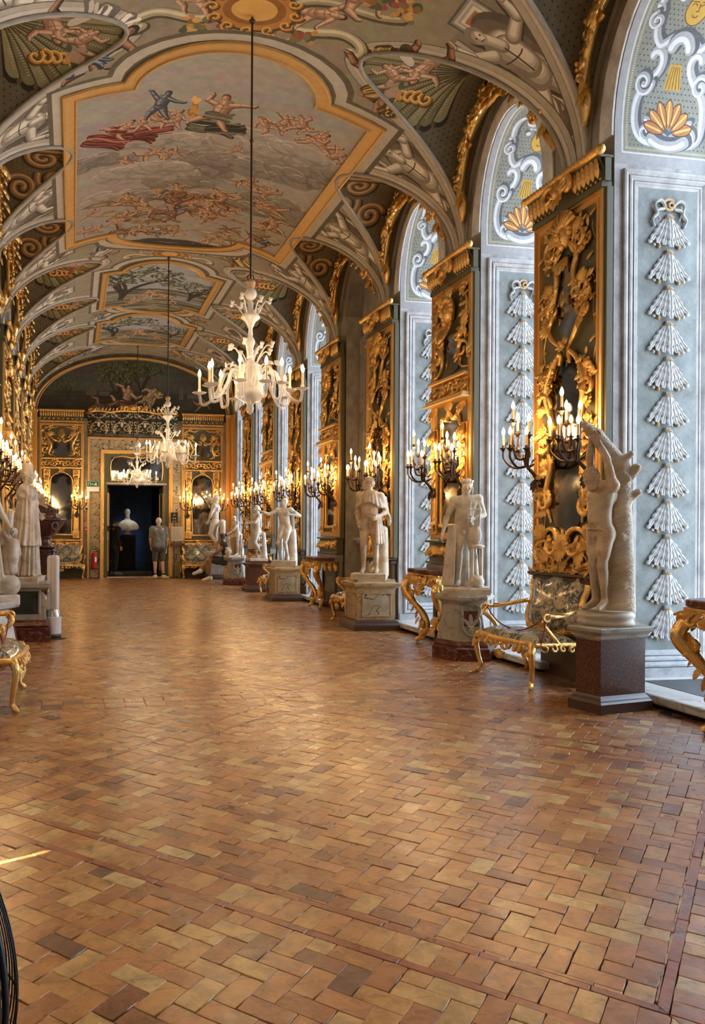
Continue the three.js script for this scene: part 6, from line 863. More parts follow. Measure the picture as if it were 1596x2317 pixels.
// ------------------------------------------------------------------ statues
const ST_G = 'white marble statues on pedestals';
function statue(label, pos, turn, geo, mat = M.marbleWarm, name = 'marble_statue') { const t = thing(name, label, 'statue', pos, turn, ST_G); part(t, 'body', geo, mat); return t; }
{ // bound man hanging from a tree
  const s = 0.66, g = human({ pelvis: [0, 0.98, 0.0], waist: [0, 1.14, 0.02], chest: [0, 1.36, -0.01], neck: [0, 1.53, 0.05], head: [0.0, 1.6, 0.155], face: [-0.15, -0.5, 0.85], shL: [0.15, 1.52, -0.03], shR: [-0.15, 1.52, -0.03], elL: [0.12, 1.83, 0.03], elR: [-0.13, 1.84, 0.04], wrL: [0.035, 2.11, 0.11], wrR: [-0.045, 2.12, 0.12], hiL: [0.085, 0.95, 0.0], hiR: [-0.085, 0.95, 0.0], knL: [0.075, 0.53, 0.05], knR: [-0.075, 0.52, 0.03], anL: [0.06, 0.12, -0.01], anR: [-0.075, 0.11, 0.0], toL: [0.09, 0.02, 0.13], toR: [-0.1, 0.02, 0.14] }, { hair: 1, beard: true, cell: 0.011, hands: { L: { dir: [0, 0.7, 0.5], nrm: [0, -0.5, 0.6], curl: 0.8 }, R: { dir: [0, 0.7, 0.5], nrm: [0, -0.5, 0.6], curl: 0.8 } }, extra: (f) => { for (let i = 0; i < 12; i++) { const a = (i - 6) / 12 * PI, b = (i - 5) / 12 * PI; f.cap([0.165 * sin(a), 0.94 + 0.05 * cos(a), 0.0 + 0.125 * cos(a)], [0.165 * sin(b), 0.94 + 0.05 * cos(b), 0.0 + 0.125 * cos(b)], 0.012, 0.012, 0.006); } }, scale: s });
  const t = statue('marble statue of a bound bearded man hanging from a tree by his wrists', P(4.2, 0.78, 5.78), -1.38, g);
  const tr = new Field([-0.4, -0.05, -0.62], [0.4, 2.5, 0.3], 0.014); const RB = rng(9); tr.cap([0.06, 0.0, -0.27], [0.07, 1.4, -0.24], 0.17, 0.125, 0.05).cap([0.07, 1.4, -0.24], [0.06, 1.78, -0.23], 0.125, 0.11, 0.05).cap([0.06, 1.78, -0.23], [0, 2.14, 0.08], 0.11, 0.08, 0.05).cap([0, 2.14, 0.08], [-0.02, 2.26, 0.24], 0.08, 0.045, 0.03).cap([0.08, 1.5, -0.26], [0.2, 1.74, -0.36], 0.06, 0.055, 0.03).cap([0.1, 1.3, -0.27], [0.22, 1.44, -0.36], 0.05, 0.045, 0.03).cap([0.1, 1.8, -0.22], [0.22, 1.9, -0.24], 0.05, 0.04, 0.03);
  for (const [y, a] of [[0.3, 1], [0.62, -0.3], [0.9, 0.9], [1.1, 0.2], [1.6, 1.4]]) tr.ell([0.06 + 0.14 * sin(a), y, -0.25 + 0.14 * cos(a)], [0.035, 0.04, 0.035], 0.03);
  tr.warp([-0.4, -0.05, -0.62], [0.4, 2.5, 0.3], (x, y, z) => 0.005 * (vnoise(x * 60 + z * 37 + 5, y * 55 - z * 41) - 0.5)); const tg = tr.mesh(s); part(t, 'tree_trunk', tg, std([0.72, 0.64, 0.53], 0.7, { map: scaled(T.statue, 1.3), bumpMap: scaled(T.fine, 3), bumpScale: 0.012 }));
  part(t, 'wrist_rope', [at(torus(0.05, 0.008, 16, 6), -0.005, 2.1, 0.11, PI / 2, 0, 0), at(torus(0.085, 0.009, 20, 6), 0, 2.15, 0.1, 0.7, 0, 0)].map((q) => q.scale(s, s, s)), M.marbleWarm);
  part(t, 'round_base', lathe([[0, -0.13], [0.212, -0.13], [0.216, -0.1], [0.205, -0.09], [0.2, -0.065], [0.215, -0.05], [0.215, -0.03], [0.197, -0.015], [0.197, 0.0], [0, 0.0]], 40).translate(0, 0, -0.06), M.marbleOld);
}
{ // nude lyre player beside a little column
  const s = 0.69, g = human({ pelvis: [-0.03, 0.96, 0], waist: [-0.015, 1.12, 0.01], chest: [0.015, 1.31, 0], head: [0.03, 1.62, 0.03], face: [-0.15, -0.1, 1], shL: [0.2, 1.42, 0], shR: [-0.17, 1.4, 0.01], elL: [0.29, 1.17, 0.0], wrL: [0.12, 1.1, 0.2], elR: [-0.29, 1.12, 0.06], wrR: [-0.36, 0.86, 0.18], knL: [0.13, 0.5, 0.08], anL: [0.2, 0.09, -0.1], toL: [0.25, 0.03, 0.04] }, { hair: 2, hands: { R: { nrm: [0.4, -0.6, 0.4], curl: 0.3 }, L: { curl: 1.0 } }, headExtra: (h, hp) => { for (let i = 0; i < 9; i++) { const a = (i / 8 - 0.5) * 3.6; h.ell(hp(0.085 * sin(a), 0.085, 0.075 * cos(a)), [0.017, 0.026, 0.017], 0.008); } }, lo: [-0.42, -0.02, -0.3], hi: [0.42, 1.9, 0.36], extra: (f) => { hangCloth(f, [-0.2, 0.98, 0.05], [-0.27, 0.04, 0.06], 0.22, 9, 0.026, [0.7, 0, 0.7]); hangCloth(f, [-0.05, 0.9, -0.12], [-0.12, 0.03, -0.1], 0.34, 9, 0.03); f.cap([0.24, 0.02, 0.1], [0.24, 0.62, 0.12], 0.03, 0.028, 0.01).cap([0.1, 0.02, 0.18], [0.1, 0.62, 0.19], 0.03, 0.028, 0.01).ell([0.17, 0.66, 0.16], [0.125, 0.035, 0.09], 0.02).ell([0.17, 0.1, 0.14], [0.12, 0.1, 0.11], 0.03); }, scale: s });
  const t = statue('marble statue of a crowned nude musician holding a lyre over a small column', P(4.32, 0.79, 8.27), -0.42, g, M.marble);
  const ly = new Field([-0.05, 0.6, 0.05], [0.36, 1.45, 0.36], 0.009); ly.cap([0.07, 1.0, 0.2], [0.05, 1.24, 0.21], 0.022, 0.018).cap([0.05, 1.24, 0.21], [0.075, 1.36, 0.22], 0.02, 0.012).cap([0.2, 1.0, 0.17], [0.215, 1.24, 0.18], 0.022, 0.018).cap([0.215, 1.24, 0.18], [0.195, 1.36, 0.18], 0.02, 0.012).cap([0.05, 1.25, 0.21], [0.22, 1.25, 0.18], 0.012).ell([0.14, 0.84, 0.18], [0.1, 0.17, 0.045], 0.03); for (let i = 0; i < 4; i++) ly.cap([0.1 + i * 0.025, 0.85, 0.215], [0.1 + i * 0.025, 1.25, 0.21], 0.006, 0.006, 0.003); part(t, 'lyre', ly.mesh(s), M.marble);
  part(t, 'plinth', prism([[-0.24, 0.2], [0.26, 0.2], [0.27, -0.16], [-0.22, -0.18]], [[0, -0.075], [0, -0.02], [-0.015, 0.005]]), M.marbleOld);
}
{ // curly-haired man with a short cloak over chest and shoulder, head turned away in profile
  const s = 0.8, g = human({ pelvis: [0.02, 0.95, 0], chest: [0.0, 1.3, 0.01], head: [-0.03, 1.62, 0.02], face: [-0.95, 0.02, -0.1], shL: [0.19, 1.4, 0.0], elL: [0.29, 1.12, -0.06], wrL: [0.16, 1.03, 0.17], elR: [-0.23, 1.13, -0.06], wrR: [-0.19, 0.9, 0.12], knL: [0.11, 0.5, 0.05], anL: [0.12, 0.09, -0.03], knR: [-0.1, 0.5, 0.09], anR: [-0.1, 0.1, -0.02] }, { hair: 1, lo: [-0.45, -0.02, -0.45], hi: [0.5, 1.9, 0.4], extra: (f) => {
      f.fn([-0.32, 1.14, -0.26], [0.34, 1.53, 0.28], (x, y, z) => { const a = Math.atan2(z, x - 0.03), t = clamp((1.52 - y) / 0.32, 0, 1), r = lerp(0.09, 0.245, pow(t, 0.62)) + 0.014 * t * sin(a * 15); return max(hypot(x - 0.02, z * 1.28) - r, y - 1.51, 1.24 - 0.05 * sin(a * 2 + 1) - y) * 0.7; }, 0.015);
      for (let i = 0; i < 7; i++) f.cap([0.2 + i * 0.012, 1.42 - i * 0.006, -0.08 - i * 0.012], [0.34 + 0.012 * sin(i * 2), 1.02 - i * 0.02, -0.12 - 0.014 * i], 0.024, 0.03, 0.014);
      hangCloth(f, [0.16, 1.06, 0.14], [0.19, 0.56, 0.12], 0.17, 6, 0.026, [0.7, 0, -0.6]); trunk(f, [0.22, 0.0, -0.13], [0.22, 0.78, -0.12], 0.12, 0.1, 4); }, scale: s });
  const t = statue('marble statue of a curly-haired man with a short pleated cloak, head in profile', P(4.24, 0.79, 10.98), -0.45, g, M.marbleWarm); part(t, 'plinth', rbox(0.5, 0.1, 0.44, 0.012, 0, -0.04, 0), M.marbleOld);
}
{ // athlete with one arm stretched out
  const s = 0.72, g = human({ pelvis: [0.02, 0.94, 0], waist: [0.0, 1.1, 0.0], chest: [-0.03, 1.3, -0.02], neck: [-0.02, 1.47, -0.02], head: [-0.02, 1.63, 0.0], face: [-0.8, 0, 0.5], shL: [0.17, 1.43, 0], shR: [-0.21, 1.41, 0], elR: [-0.45, 1.3, 0.1], wrR: [-0.68, 1.4, 0.16], elL: [0.42, 1.27, 0.0], wrL: [0.16, 1.3, 0.14], hiL: [0.1, 0.92, 0], hiR: [-0.08, 0.9, 0.02], knL: [0.02, 0.5, 0.12], anL: [0.1, 0.09, 0.03], toL: [0.1, 0.03, 0.2], knR: [-0.17, 0.5, 0.1], anR: [-0.12, 0.09, -0.05], toR: [-0.18, 0.03, 0.1] }, { hair: 1, lo: [-0.8, -0.02, -0.35], hi: [0.5, 1.9, 0.4], hands: { R: { curl: 1.2, nrm: [0, -1, 0.3] }, L: { curl: 1.0, nrm: [0, 0, -1] } }, extra: (f) => { hangCloth(f, [0.2, 1.42, -0.04], [0.2, 0.5, -0.1], 0.16, 5, 0.034, [0.7, 0, 0.5]); trunk(f, [0.24, 0.0, -0.12], [0.22, 0.8, -0.1], 0.12, 0.1, 3); }, scale: s });
  const t = statue('marble statue of a nude athlete with one arm stretched out to the left', P(4.22, 0.8, 15.62), -0.35, g, M.marble); part(t, 'plinth', rbox(0.5, 0.12, 0.42, 0.012, 0, -0.05, 0), M.marbleOld);
}
{ // youth leaning on a staff, in profile
  const s = 0.7, g = human({ elL: [0.2, 1.18, 0.12], wrL: [0.1, 1.16, 0.34], elR: [-0.24, 1.16, 0.06], wrR: [-0.14, 1.26, 0.32], knR: [-0.1, 0.5, 0.0], knL: [0.11, 0.52, 0.1], anL: [0.1, 0.12, -0.16], toL: [0.12, 0.04, -0.02] }, { hair: 2, hands: { R: { curl: 1.3 }, L: { curl: 1.2 } }, lo: [-0.35, -0.02, -0.35], hi: [0.35, 1.9, 0.45], extra: (f) => trunk(f, [0.12, 0, -0.24], [0.1, 0.8, -0.2], 0.1, 0.07, 2), scale: s });
  const t = statue('marble statue of a nude youth in profile leaning on a thin staff', P(4.2, 0.77, 18.02), -1.5, g, M.marble); part(t, 'staff', tube([V(-0.1, 0.02, 0.34), V(-0.09, 0.95, 0.28)].map((q) => q.clone()), 0.009, 4, 6), M.bronze); part(t, 'plinth', rbox(0.4, 0.07, 0.44, 0.012, 0, -0.03, 0), M.marbleOld);
}
{ // figure with one foot raised
  const s = 0.6, g = human({ chest: [0, 1.28, 0.06], neck: [0, 1.44, 0.08], head: [0, 1.58, 0.14], face: [0, -0.3, 1], shL: [0.17, 1.4, 0.05], shR: [-0.17, 1.4, 0.05], elL: [0.2, 1.15, 0.2], wrL: [0.16, 0.98, 0.4], elR: [-0.22, 1.13, 0.14], wrR: [-0.18, 0.95, 0.32], knR: [-0.1, 0.78, 0.36], anR: [-0.08, 0.36, 0.3], toR: [-0.09, 0.31, 0.48] }, { hair: 3, lo: [-0.35, -0.02, -0.3], hi: [0.35, 1.8, 0.6], extra: (f) => { f.ell([-0.08, 0.14, 0.36], [0.13, 0.16, 0.16], 0.03); trunk(f, [0.12, 0, -0.16], [0.11, 0.86, -0.12], 0.11, 0.09, 2); }, scale: s });
  const t = statue('marble statue of a bald man resting one raised foot on a rock', P(4.18, 0.77, 20.2), -1.35, g, M.marble); part(t, 'plinth', rbox(0.34, 0.07, 0.5, 0.012, 0, -0.03, 0.06), M.marbleOld);
}
{ // tall figure with a raised arm by the end wall
  const s = 0.93, g = human({ pelvis: [0, 0.95, 0], chest: [0.02, 1.31, -0.02], head: [0.02, 1.62, 0.0], elR: [-0.24, 1.62, 0.18], wrR: [-0.26, 1.78, 0.36], elL: [0.22, 1.15, 0.1], wrL: [0.16, 0.95, 0.2], knL: [0.1, 0.54, 0.16], anL: [0.1, 0.14, -0.16], toL: [0.12, 0.04, -0.02] }, { hair: 1, cell: 0.014, lo: [-0.4, -0.02, -0.35], hi: [0.35, 2.0, 0.5], extra: (f) => { f.cap([0.06, 0.0, -0.3], [0.06, 0.9, -0.24], 0.13, 0.1, 0.02); }, scale: s });
  const t = statue('tall marble statue of a youth raising one arm beside the end-wall mirror', P(4.06, 0.8, 22.7), -1.95, g, M.marble); part(t, 'plinth', rbox(0.5, 0.06, 0.5, 0.012, 0, -0.02, -0.06), M.marbleOld);
}
{ // veiled woman on the left with a tall headdress and broken arm
  const s = 0.79, g = human({ elR: [-0.2, 1.32, 0.0], wrR: [-0.2, 1.3, 0.02], elL: [0.2, 1.15, 0.06], wrL: [0.16, 1.02, 0.16], chest: [0, 1.3, 0], face: [0, -0.05, 1] }, { female: 1, hair: 2, noFeet: false, hands: { R: null }, lo: [-0.42, -0.02, -0.4], hi: [0.42, 2.02, 0.42], headExtra: (h, hp, q) => { h.ell(hp(0, 0.07, -0.03), [0.085, 0.075, 0.1], 0.02, q).cap(hp(0, 0.1, -0.02), hp(0, 0.175, -0.03), 0.086, 0.09, 0.01); for (const e of [-1, 1]) h.cap(hp(e * 0.08, 0.0, 0.0), hp(e * 0.085, -0.1, -0.03), 0.03, 0.02, 0.012); }, extra: (f) => { skirt(f, 0, 0, 0.02, 1.0, 0.25, 0.17, 15, 0.05); skirt(f, 0, 0, 0.5, 1.36, 0.26, 0.16, 13, 0.045, 0.82, 1); f.ell([0, 1.33, 0.0], [0.23, 0.13, 0.17], 0.04); for (let i = 0; i < 6; i++) f.cap([-0.16, 1.42 - i * 0.02, 0.1], [0.17, 1.2 - i * 0.05, 0.13 - i * 0.01], 0.025, 0.022, 0.014); f.ell([-0.27, 1.32, 0.0], [0.07, 0.07, 0.07], 0.02, null, true); }, scale: s });
  const t = statue('draped marble woman with a tall headdress and a broken-off arm on the left', P(-0.58, 0.8, 10.45), 1.35, g, M.marbleOld); part(t, 'plinth', rbox(0.46, 0.1, 0.42, 0.015, 0, -0.04, 0), M.marbleOld);
}
{ // draped figure with a boy and a stump, cut by the left edge of the picture
  const s = 0.72, g = human({ elL: [0.27, 1.17, 0.06], wrL: [0.34, 0.98, 0.2], face: [0.3, 0, 1], elR: [-0.25, 1.15, 0.05], wrR: [-0.2, 0.95, 0.18], knL: [0.12, 0.5, 0.08] }, { hair: 1, lo: [-0.45, -0.02, -0.4], hi: [0.55, 1.9, 0.45], extra: (f) => { hangCloth(f, [0.02, 1.1, 0.14], [0.06, 0.05, 0.14], 0.42, 12, 0.026); hangCloth(f, [0.1, 1.46, 0.02], [0.2, 0.75, 0.06], 0.14, 4, 0.03); f.cap([0.36, 0.0, -0.02], [0.4, 0.72, -0.08], 0.11, 0.07, 0.03).cap([0.4, 0.72, -0.08], [0.46, 1.22, -0.1], 0.065, 0.05, 0.03).ell([0.36, 0.14, 0.08], [0.18, 0.17, 0.16], 0.04);
    f.cap([0.38, 0.34, 0.16], [0.37, 0.54, 0.15], 0.04, 0.055, 0.03).cap([0.43, 0.34, 0.16], [0.42, 0.54, 0.15], 0.04, 0.055, 0.03).cap([0.4, 0.55, 0.15], [0.4, 0.76, 0.12], 0.085, 0.08, 0.04).ell([0.42, 0.92, 0.13], [0.06, 0.07, 0.065], 0.015).cap([0.34, 0.8, 0.12], [0.27, 0.92, 0.12], 0.032, 0.028, 0.02).cap([0.47, 0.79, 0.12], [0.5, 0.6, 0.16], 0.032, 0.026, 0.02); }, scale: s });
  const t = statue('marble figure with drapery, a small boy and a tree stump at the left edge', P(-0.93, 0.71, 8.62), 0.45, g, M.marbleOld); part(t, 'plinth', rbox(0.52, 0.12, 0.36, 0.02, 0.08, -0.05, 0.02), M.marbleOld);
}
// ------------------------------------------------------------------ pedestals
const PG = 'stone pedestals under the statues';
function pedestal(label, pos, turn, poly, prof, mat, baseProf, baseMat, capProf, capMat, extra) { const t = thing('statue_pedestal', label, 'pedestal', pos, turn, PG); part(t, 'base', prism(poly, baseProf), baseMat); part(t, 'shaft', prism(poly, prof), mat); part(t, 'cap', prism(poly, capProf), capMat); if (extra) extra(t); return t; }
{ // local z is towards the viewer
  pedestal('reddish granite pedestal with slanted faces under the bound man', P(4.26, 0, 5.8), 0, [[-0.225, 0.26], [0.235, 0.17], [0.34, -0.12], [0.16, -0.3], [-0.28, 0.03]].reverse(), [[0, 0.1], [0, 0.57]], M.granite, [[0.05, 0], [0.05, 0.075], [0.035, 0.09], [0.03, 0.1], [0.012, 0.115], [0.0, 0.13]], M.darkwood, [[0, 0.56], [0.015, 0.575], [0.02, 0.6], [0.05, 0.63], [0.055, 0.655], [0.045, 0.66]], M.greyStone);
  const pan = (t, w, h, y, z, m, ry = 0) => { const g = new THREE.Group(); g.name = 'panel_frame'; g.position.set(0, 0, 0); g.rotation.y = ry; t.add(g); part(g, 'moulding', frameMould(w, h, [[0, 0], [0.006, 0.012], [0.016, 0.012], [0.022, 0.0]], 0, y, z), M.brecciaTan); part(g, 'inset', box(w - 0.03, h - 0.03, 0.004, 0, y, z), m); };
  const hex = ngon(6, 0.33, PI / 6), oct = ngon(8, 0.33, PI / 8);
  const lyreP = (t) => { // carved lily in a horseshoe frame, with a leaning front
    const f = new THREE.Group(); f.name = 'lily_relief'; f.position.set(0.0, 0.4, 0.235); f.rotation.x = -0.14; t.add(f);
    part(f, 'frame', [tube([...Array(17)].map((_, i) => { const a = PI * 0.82 + i / 16 * PI * 1.36 - PI * 0.0; return V(0.095 * cos(a), 0.12 * sin(a) * 1.1, 0.012); }), 0.014, 24, 6), sCurve([[-0.09, 0.09], [-0.1, 0.17], [-0.05, 0.2]], 0.014), sCurve([[0.09, 0.09], [0.1, 0.17], [0.05, 0.2]], 0.014)], M.greyStone); part(f, 'field', box(0.16, 0.26, 0.006, 0, 0.01, 0.0), M.redmarble);
    part(f, 'lily', [leafAt(0, -0.03, 0.006, 0.13, PI), leafAt(-0.01, -0.02, 0.006, 0.11, PI + 0.8), leafAt(0.01, -0.02, 0.006, 0.11, PI - 0.8), rbox(0.07, 0.014, 0.02, 0.004, 0, -0.03, 0.01), leafAt(0, -0.03, 0.006, 0.08, 0), leafAt(-0.01, -0.03, 0.006, 0.06, 0.7), leafAt(0.01, -0.03, 0.006, 0.06, -0.7)], M.marbleOld); };
  const lyre = (label, pos, turn, k) => pedestal(label, pos, turn, ngon(6, 0.29 * k, 0), [[0.02, 0.21], [-0.05, 0.6]], M.greyStone, [[0.06, 0], [0.06, 0.13], [0.04, 0.15], [0.045, 0.17], [0.03, 0.2], [0.02, 0.215]], M.redmarble, [[-0.05, 0.6], [-0.04, 0.62], [0.0, 0.645], [0.03, 0.66], [0.035, 0.69], [0.02, 0.72]], M.greyStone, lyreP);
  lyre('tapering grey marble pedestal with a carved lily under the musician', P(4.32, 0, 8.27), -0.2, 1); lyre('tapering grey pedestal with a carved lily under the man with the raised foot', P(4.18, 0, 20.2), -0.1, 1);
  const sq = (label, pos, turn, w, d, y1, mat) => pedestal(label, pos, turn, rectPoly(w, d), [[0, 0.14], [0, y1 - 0.14]], mat, [[0.07, 0], [0.07, 0.07], [0.065, 0.085], [0.04, 0.1], [0.03, 0.13], [0, 0.15]], M.darkwood, [[0, y1 - 0.15], [0.01, y1 - 0.13], [0.03, y1 - 0.11], [0.06, y1 - 0.085], [0.065, y1 - 0.05], [0.02, y1 - 0.045], [0.0, y1 - 0.03], [0, y1]], mat, mat === M.brecciaTan ? (t) => { pan(t, w - 0.12, y1 - 0.38, y1 / 2, d / 2, M.breccia); pan(t, d - 0.12, y1 - 0.38, y1 / 2, w / 2, M.breccia, -PI / 2); } : null);
  sq('square tan pedestal with a veined marble inset under the cloaked man', P(4.25, 0, 10.98), -0.03, 0.56, 0.56, 0.72, M.brecciaTan); sq('square tan pedestal with a veined marble inset under the athlete', P(4.22, 0, 15.62), -0.02, 0.52, 0.5, 0.71, M.brecciaTan); sq('plain grey-brown pedestal under the youth with the staff', P(4.2, 0, 18.02), 0, 0.44, 0.48, 0.71, M.granite);
  sq('plain pedestal under the tall statue by the end-wall mirror', P(4.06, 0, 22.7), 0, 0.46, 0.46, 0.76, M.greyStone);
  pedestal('grey moulded pedestal with a dark green inset under the draped woman', P(-0.58, 0, 10.45), 0, rectPoly(0.46, 0.44), [[0.02, 0.26], [-0.02, 0.62]], M.greyStone, [[0.08, 0], [0.08, 0.16], [0.05, 0.18], [0.06, 0.2], [0.03, 0.24], [0.02, 0.27]], M.redmarble, [[-0.02, 0.61], [0, 0.63], [0.03, 0.65], [0.06, 0.68], [0.06, 0.72], [0.03, 0.735], [0.02, 0.75]], M.greyStone, (t) => { part(t, 'green_inset', box(0.36, 0.34, 0.01, -0.02, 0.45, 0.226), M.greenmarble); part(t, 'inset_moulding', frameMould(0.42, 0.42, [[0, 0], [0.006, 0.012], [0.03, 0.012], [0.035, 0]], -0.02, 0.45, 0.226), M.greyStone); part(t, 'gilt_boss', at(torus(0.025, 0.01, 14, 6), 0.27, 0.62, 0.1, 0, PI / 2, 0), M.gold); });
  pedestal('tapering pale carved pedestal at the left edge under the figure with a boy', P(-0.9, 0, 8.62), 0, ngon(6, 0.3, 0), [[0.03, 0.2], [-0.05, 0.565]], M.marbleOld, [[0.07, 0], [0.07, 0.13], [0.05, 0.15], [0.03, 0.2]], M.redmarble, [[-0.05, 0.56], [0.0, 0.575], [0.04, 0.59], [0.04, 0.62], [0.02, 0.655]], M.greyStone, lyreP);
}
{ // porphyry urn on a column
  const t = thing('column_pedestal', 'tall speckled purple stone column carrying the dark red urn', 'column', P(-0.49, 0, 13.1), 0); part(t, 'shaft', lathe([[0, 0.06], [0.26, 0.06], [0.25, 0.12], [0.24, 0.2], [0.235, 1.02], [0.25, 1.06], [0.25, 1.1], [0, 1.1]], 36), M.purpleColumn); part(t, 'foot', rbox(0.6, 0.07, 0.6, 0.01, 0, 0.035, 0), M.darkwood);
  const u = thing('lidded_urn', 'glossy dark red stone urn with a fluted bowl and shell handles', 'urn', P(-0.49, 1.1, 13.1), 0);
  part(u, 'foot', lathe([[0, 0], [0.2, 0], [0.2, 0.04], [0.17, 0.06], [0.13, 0.1], [0.12, 0.15], [0.15, 0.18], [0.16, 0.2], [0, 0.2]], 32), M.porphyry);
  part(u, 'bowl', grid(18, 64, (a, b) => { const th = b * TAU, y = 0.19 + 0.26 * a, fl = 1 + 0.025 * cos(th * 20) * (1 - a * 0.5), r = (0.12 + 0.24 * pow(a, 0.55)) * fl; return [r * cos(th), y, r * sin(th)]; }, true), M.porphyry);
  part(u, 'rim', lathe([[0.3, 0.44], [0.37, 0.445], [0.38, 0.47], [0.35, 0.49], [0.3, 0.495], [0, 0.495]], 40), M.porphyry); part(u, 'lid', [lathe([[0.29, 0.49], [0.3, 0.53], [0.26, 0.56], [0.25, 0.58], [0.2, 0.64], [0.12, 0.69], [0.05, 0.71], [0.04, 0.74], [0.06, 0.76], [0.05, 0.79], [0, 0.8]], 36), ...[...Array(24)].map((_, i) => ball(0.024, 0.24 * cos(i / 24 * TAU), 0.6, 0.24 * sin(i / 24 * TAU), 8, 1, 1.6, 1))], M.porphyry);
  part(u, 'shell_handle', [...shellFan(0.0, 0.5, 0.0, 0.16, 0.7, 8, 2.6)].map((g) => g.clone().translate(-0.06, 0.22, 0.16)), M.marbleOld); for (const e of [-1, 1]) part(u, 'ring_handle', at(torus(0.055, 0.02, 20, 8), e * 0.2, 0.36, 0.28, 0, e * 0.6, 0), M.porphyry);
}
// ------------------------------------------------------------------ gilded seats, tables and pelmets
function seatPiece(name, W, label, cat, group, pos, turn) { // faces +Z; W between the front legs
  const t = thing(name, label, cat, pos, turn, group), D = 0.46, hw = W / 2, gold = M.gold;
  const leg = (x, z, s, back) => [tube([V(x, 0.4, z), V(x + s * 0.03, 0.33, z + (back ? -0.01 : 0.03)), V(x + s * 0.015, 0.18, z + (back ? -0.02 : 0.015)), V(x - s * 0.015, 0.06, z + (back ? -0.05 : 0.0)), V(x + s * 0.012, 0.02, z + (back ? -0.06 : 0.03))], (q) => 0.04 - 0.02 * sin(min(1, q * 1.1) * PI / 2) + (q > 0.9 ? 0.006 : 0), 20, 9), ball(0.022, x + s * 0.014, 0.02, z + (back ? -0.062 : 0.034), 8, 1, 0.85, 1.1), ...(back ? [] : [...spray(x, 0.36, z + 0.035, 0.1, 0, 3, 0.9)])];
  for (const [x, z, s, b] of [[-hw, D / 2, -1, 0], [hw, D / 2, 1, 0], [-hw, -D / 2, -1, 1], [hw, -D / 2, 1, 1]]) part(t, 'leg', leg(x, z, s, b), gold);
  // seat rail with a serpentine front and carved apron
  const wave = (u) => 0.03 * cos(u * TAU) - 0.03;
  const rail = [tube([...Array(13)].map((_, i) => { const u = i / 12 - 0.5; return V(u * (W + 0.06), 0.395, D / 2 + 0.03 + 0.03 * cos(u * TAU)); }), 0.026, 24, 8, 0.9), ...[-1, 1].map((s) => tube([V(s * (hw + 0.03), 0.395, D / 2 + 0.0), V(s * (hw + 0.02), 0.395, -D / 2)], 0.026, 6, 8)), tube([V(-hw, 0.395, -D / 2), V(hw, 0.395, -D / 2)], 0.024, 4, 8)];
  part(t, 'seat_rail', rail, gold);
  const ap = []; const n = Math.round(W / 0.085); for (let i = 0; i < n; i++) { const u = (i + 0.5) / n - 0.5, c = 1 - abs(u) * 2; ap.push(leafAt(u * W, 0.385, D / 2 + 0.06, 0.045 + 0.035 * c, u * 3, i % 2), cScroll(u * W, 0.35, 0.03 + 0.014 * c, i, i % 2 ? 1 : -1, 0.012, 1, D / 2 + 0.04)); } ap.push(...shellFan(0, 0.3, D / 2 + 0.05, 0.09, PI, 7, 2.4));
  for (const s of [-1, 1]) for (let i = 0; i < 4; i++) ap.push(at(cScroll(0, 0, 0.03, i, i % 2 ? 1 : -1, 0.011, 1.1, 0), s * (hw + 0.04), 0.37, -0.12 + i * 0.09, 0, PI / 2, 0)); stuff(part(t, 'carved_apron', ap, gold));
  // puffed seat and back
  part(t, 'seat_cushion', grid(22, 16, (u, v) => { const x = (u - 0.5) * 2, z = (v - 0.5) * 2, e = pow(max(0, (1 - pow(abs(x), 5)) * (1 - pow(abs(z), 5))), 0.45); return [x * (hw + 0.02), 0.4 + 0.075 * e + 0.006 * sin(x * 9 + z * 5) * e, z * (D / 2 + 0.0) + 0.02 + (z > 0 ? z * 0.03 * cos(x * PI) : 0), u * W * 0.9, v * D * 0.9]; }), M.brocade);
  const H = 0.56, b0 = 0.46, bz = -D / 2 - 0.02, lean = (y) => -0.2 * (y - b0), bw = hw - 0.01;
  const outline = [[-bw * 0.86, b0 + 0.03], [-bw * 0.96, b0 + 0.16], [-bw * 0.9, b0 + 0.3], [-bw * 0.98, b0 + 0.46], [-bw * 0.86, b0 + 0.55], [-bw * 0.62, b0 + 0.515], [-bw * 0.3, b0 + 0.55], [0, b0 + 0.6], [bw * 0.3, b0 + 0.55], [bw * 0.62, b0 + 0.515], [bw * 0.86, b0 + 0.55], [bw * 0.98, b0 + 0.46], [bw * 0.9, b0 + 0.3], [bw * 0.96, b0 + 0.16], [bw * 0.86, b0 + 0.03], [bw * 0.4, b0 + 0.0], [0, b0 - 0.03], [-bw * 0.4, b0 + 0.0]];
  const ring = blob(outline, 90), cy = b0 + 0.29;
  const fp = ring.map(([x, y]) => V(x, y, bz + lean(y))); fp.push(fp[0]); part(t, 'back_frame', [tube(fp, 0.026, 120, 7, 1, false), tube(fp.map((p) => V(p.x * 0.94, cy + (p.y - cy) * 0.93, p.z + 0.016)), 0.012, 120, 6, 1, false)], gold);
  const cushion = grid(7, 90, (u, v, i, j) => { const p = ring[j % ring.length] ?? ring[0], k = 1 - u, e = sqrt(max(0, 1 - pow(k, 3))); const x = p[0] * 0.93 * k, y = cy + (p[1] - cy) * 0.92 * k; return [x, y, bz + lean(y) + 0.012 + 0.06 * e, x * 0.9 + 0.3, y * 0.9]; }); part(t, 'back_cushion', cushion, M.brocade);
  part(t, 'back_board', extr(ring.map(([x, y]) => [x * 0.96, cy + (y - cy) * 0.95]), 0.012).translate(0, -b0, 0).rotateX(-0.197).translate(0, b0, bz - 0.02), M.darkwood);
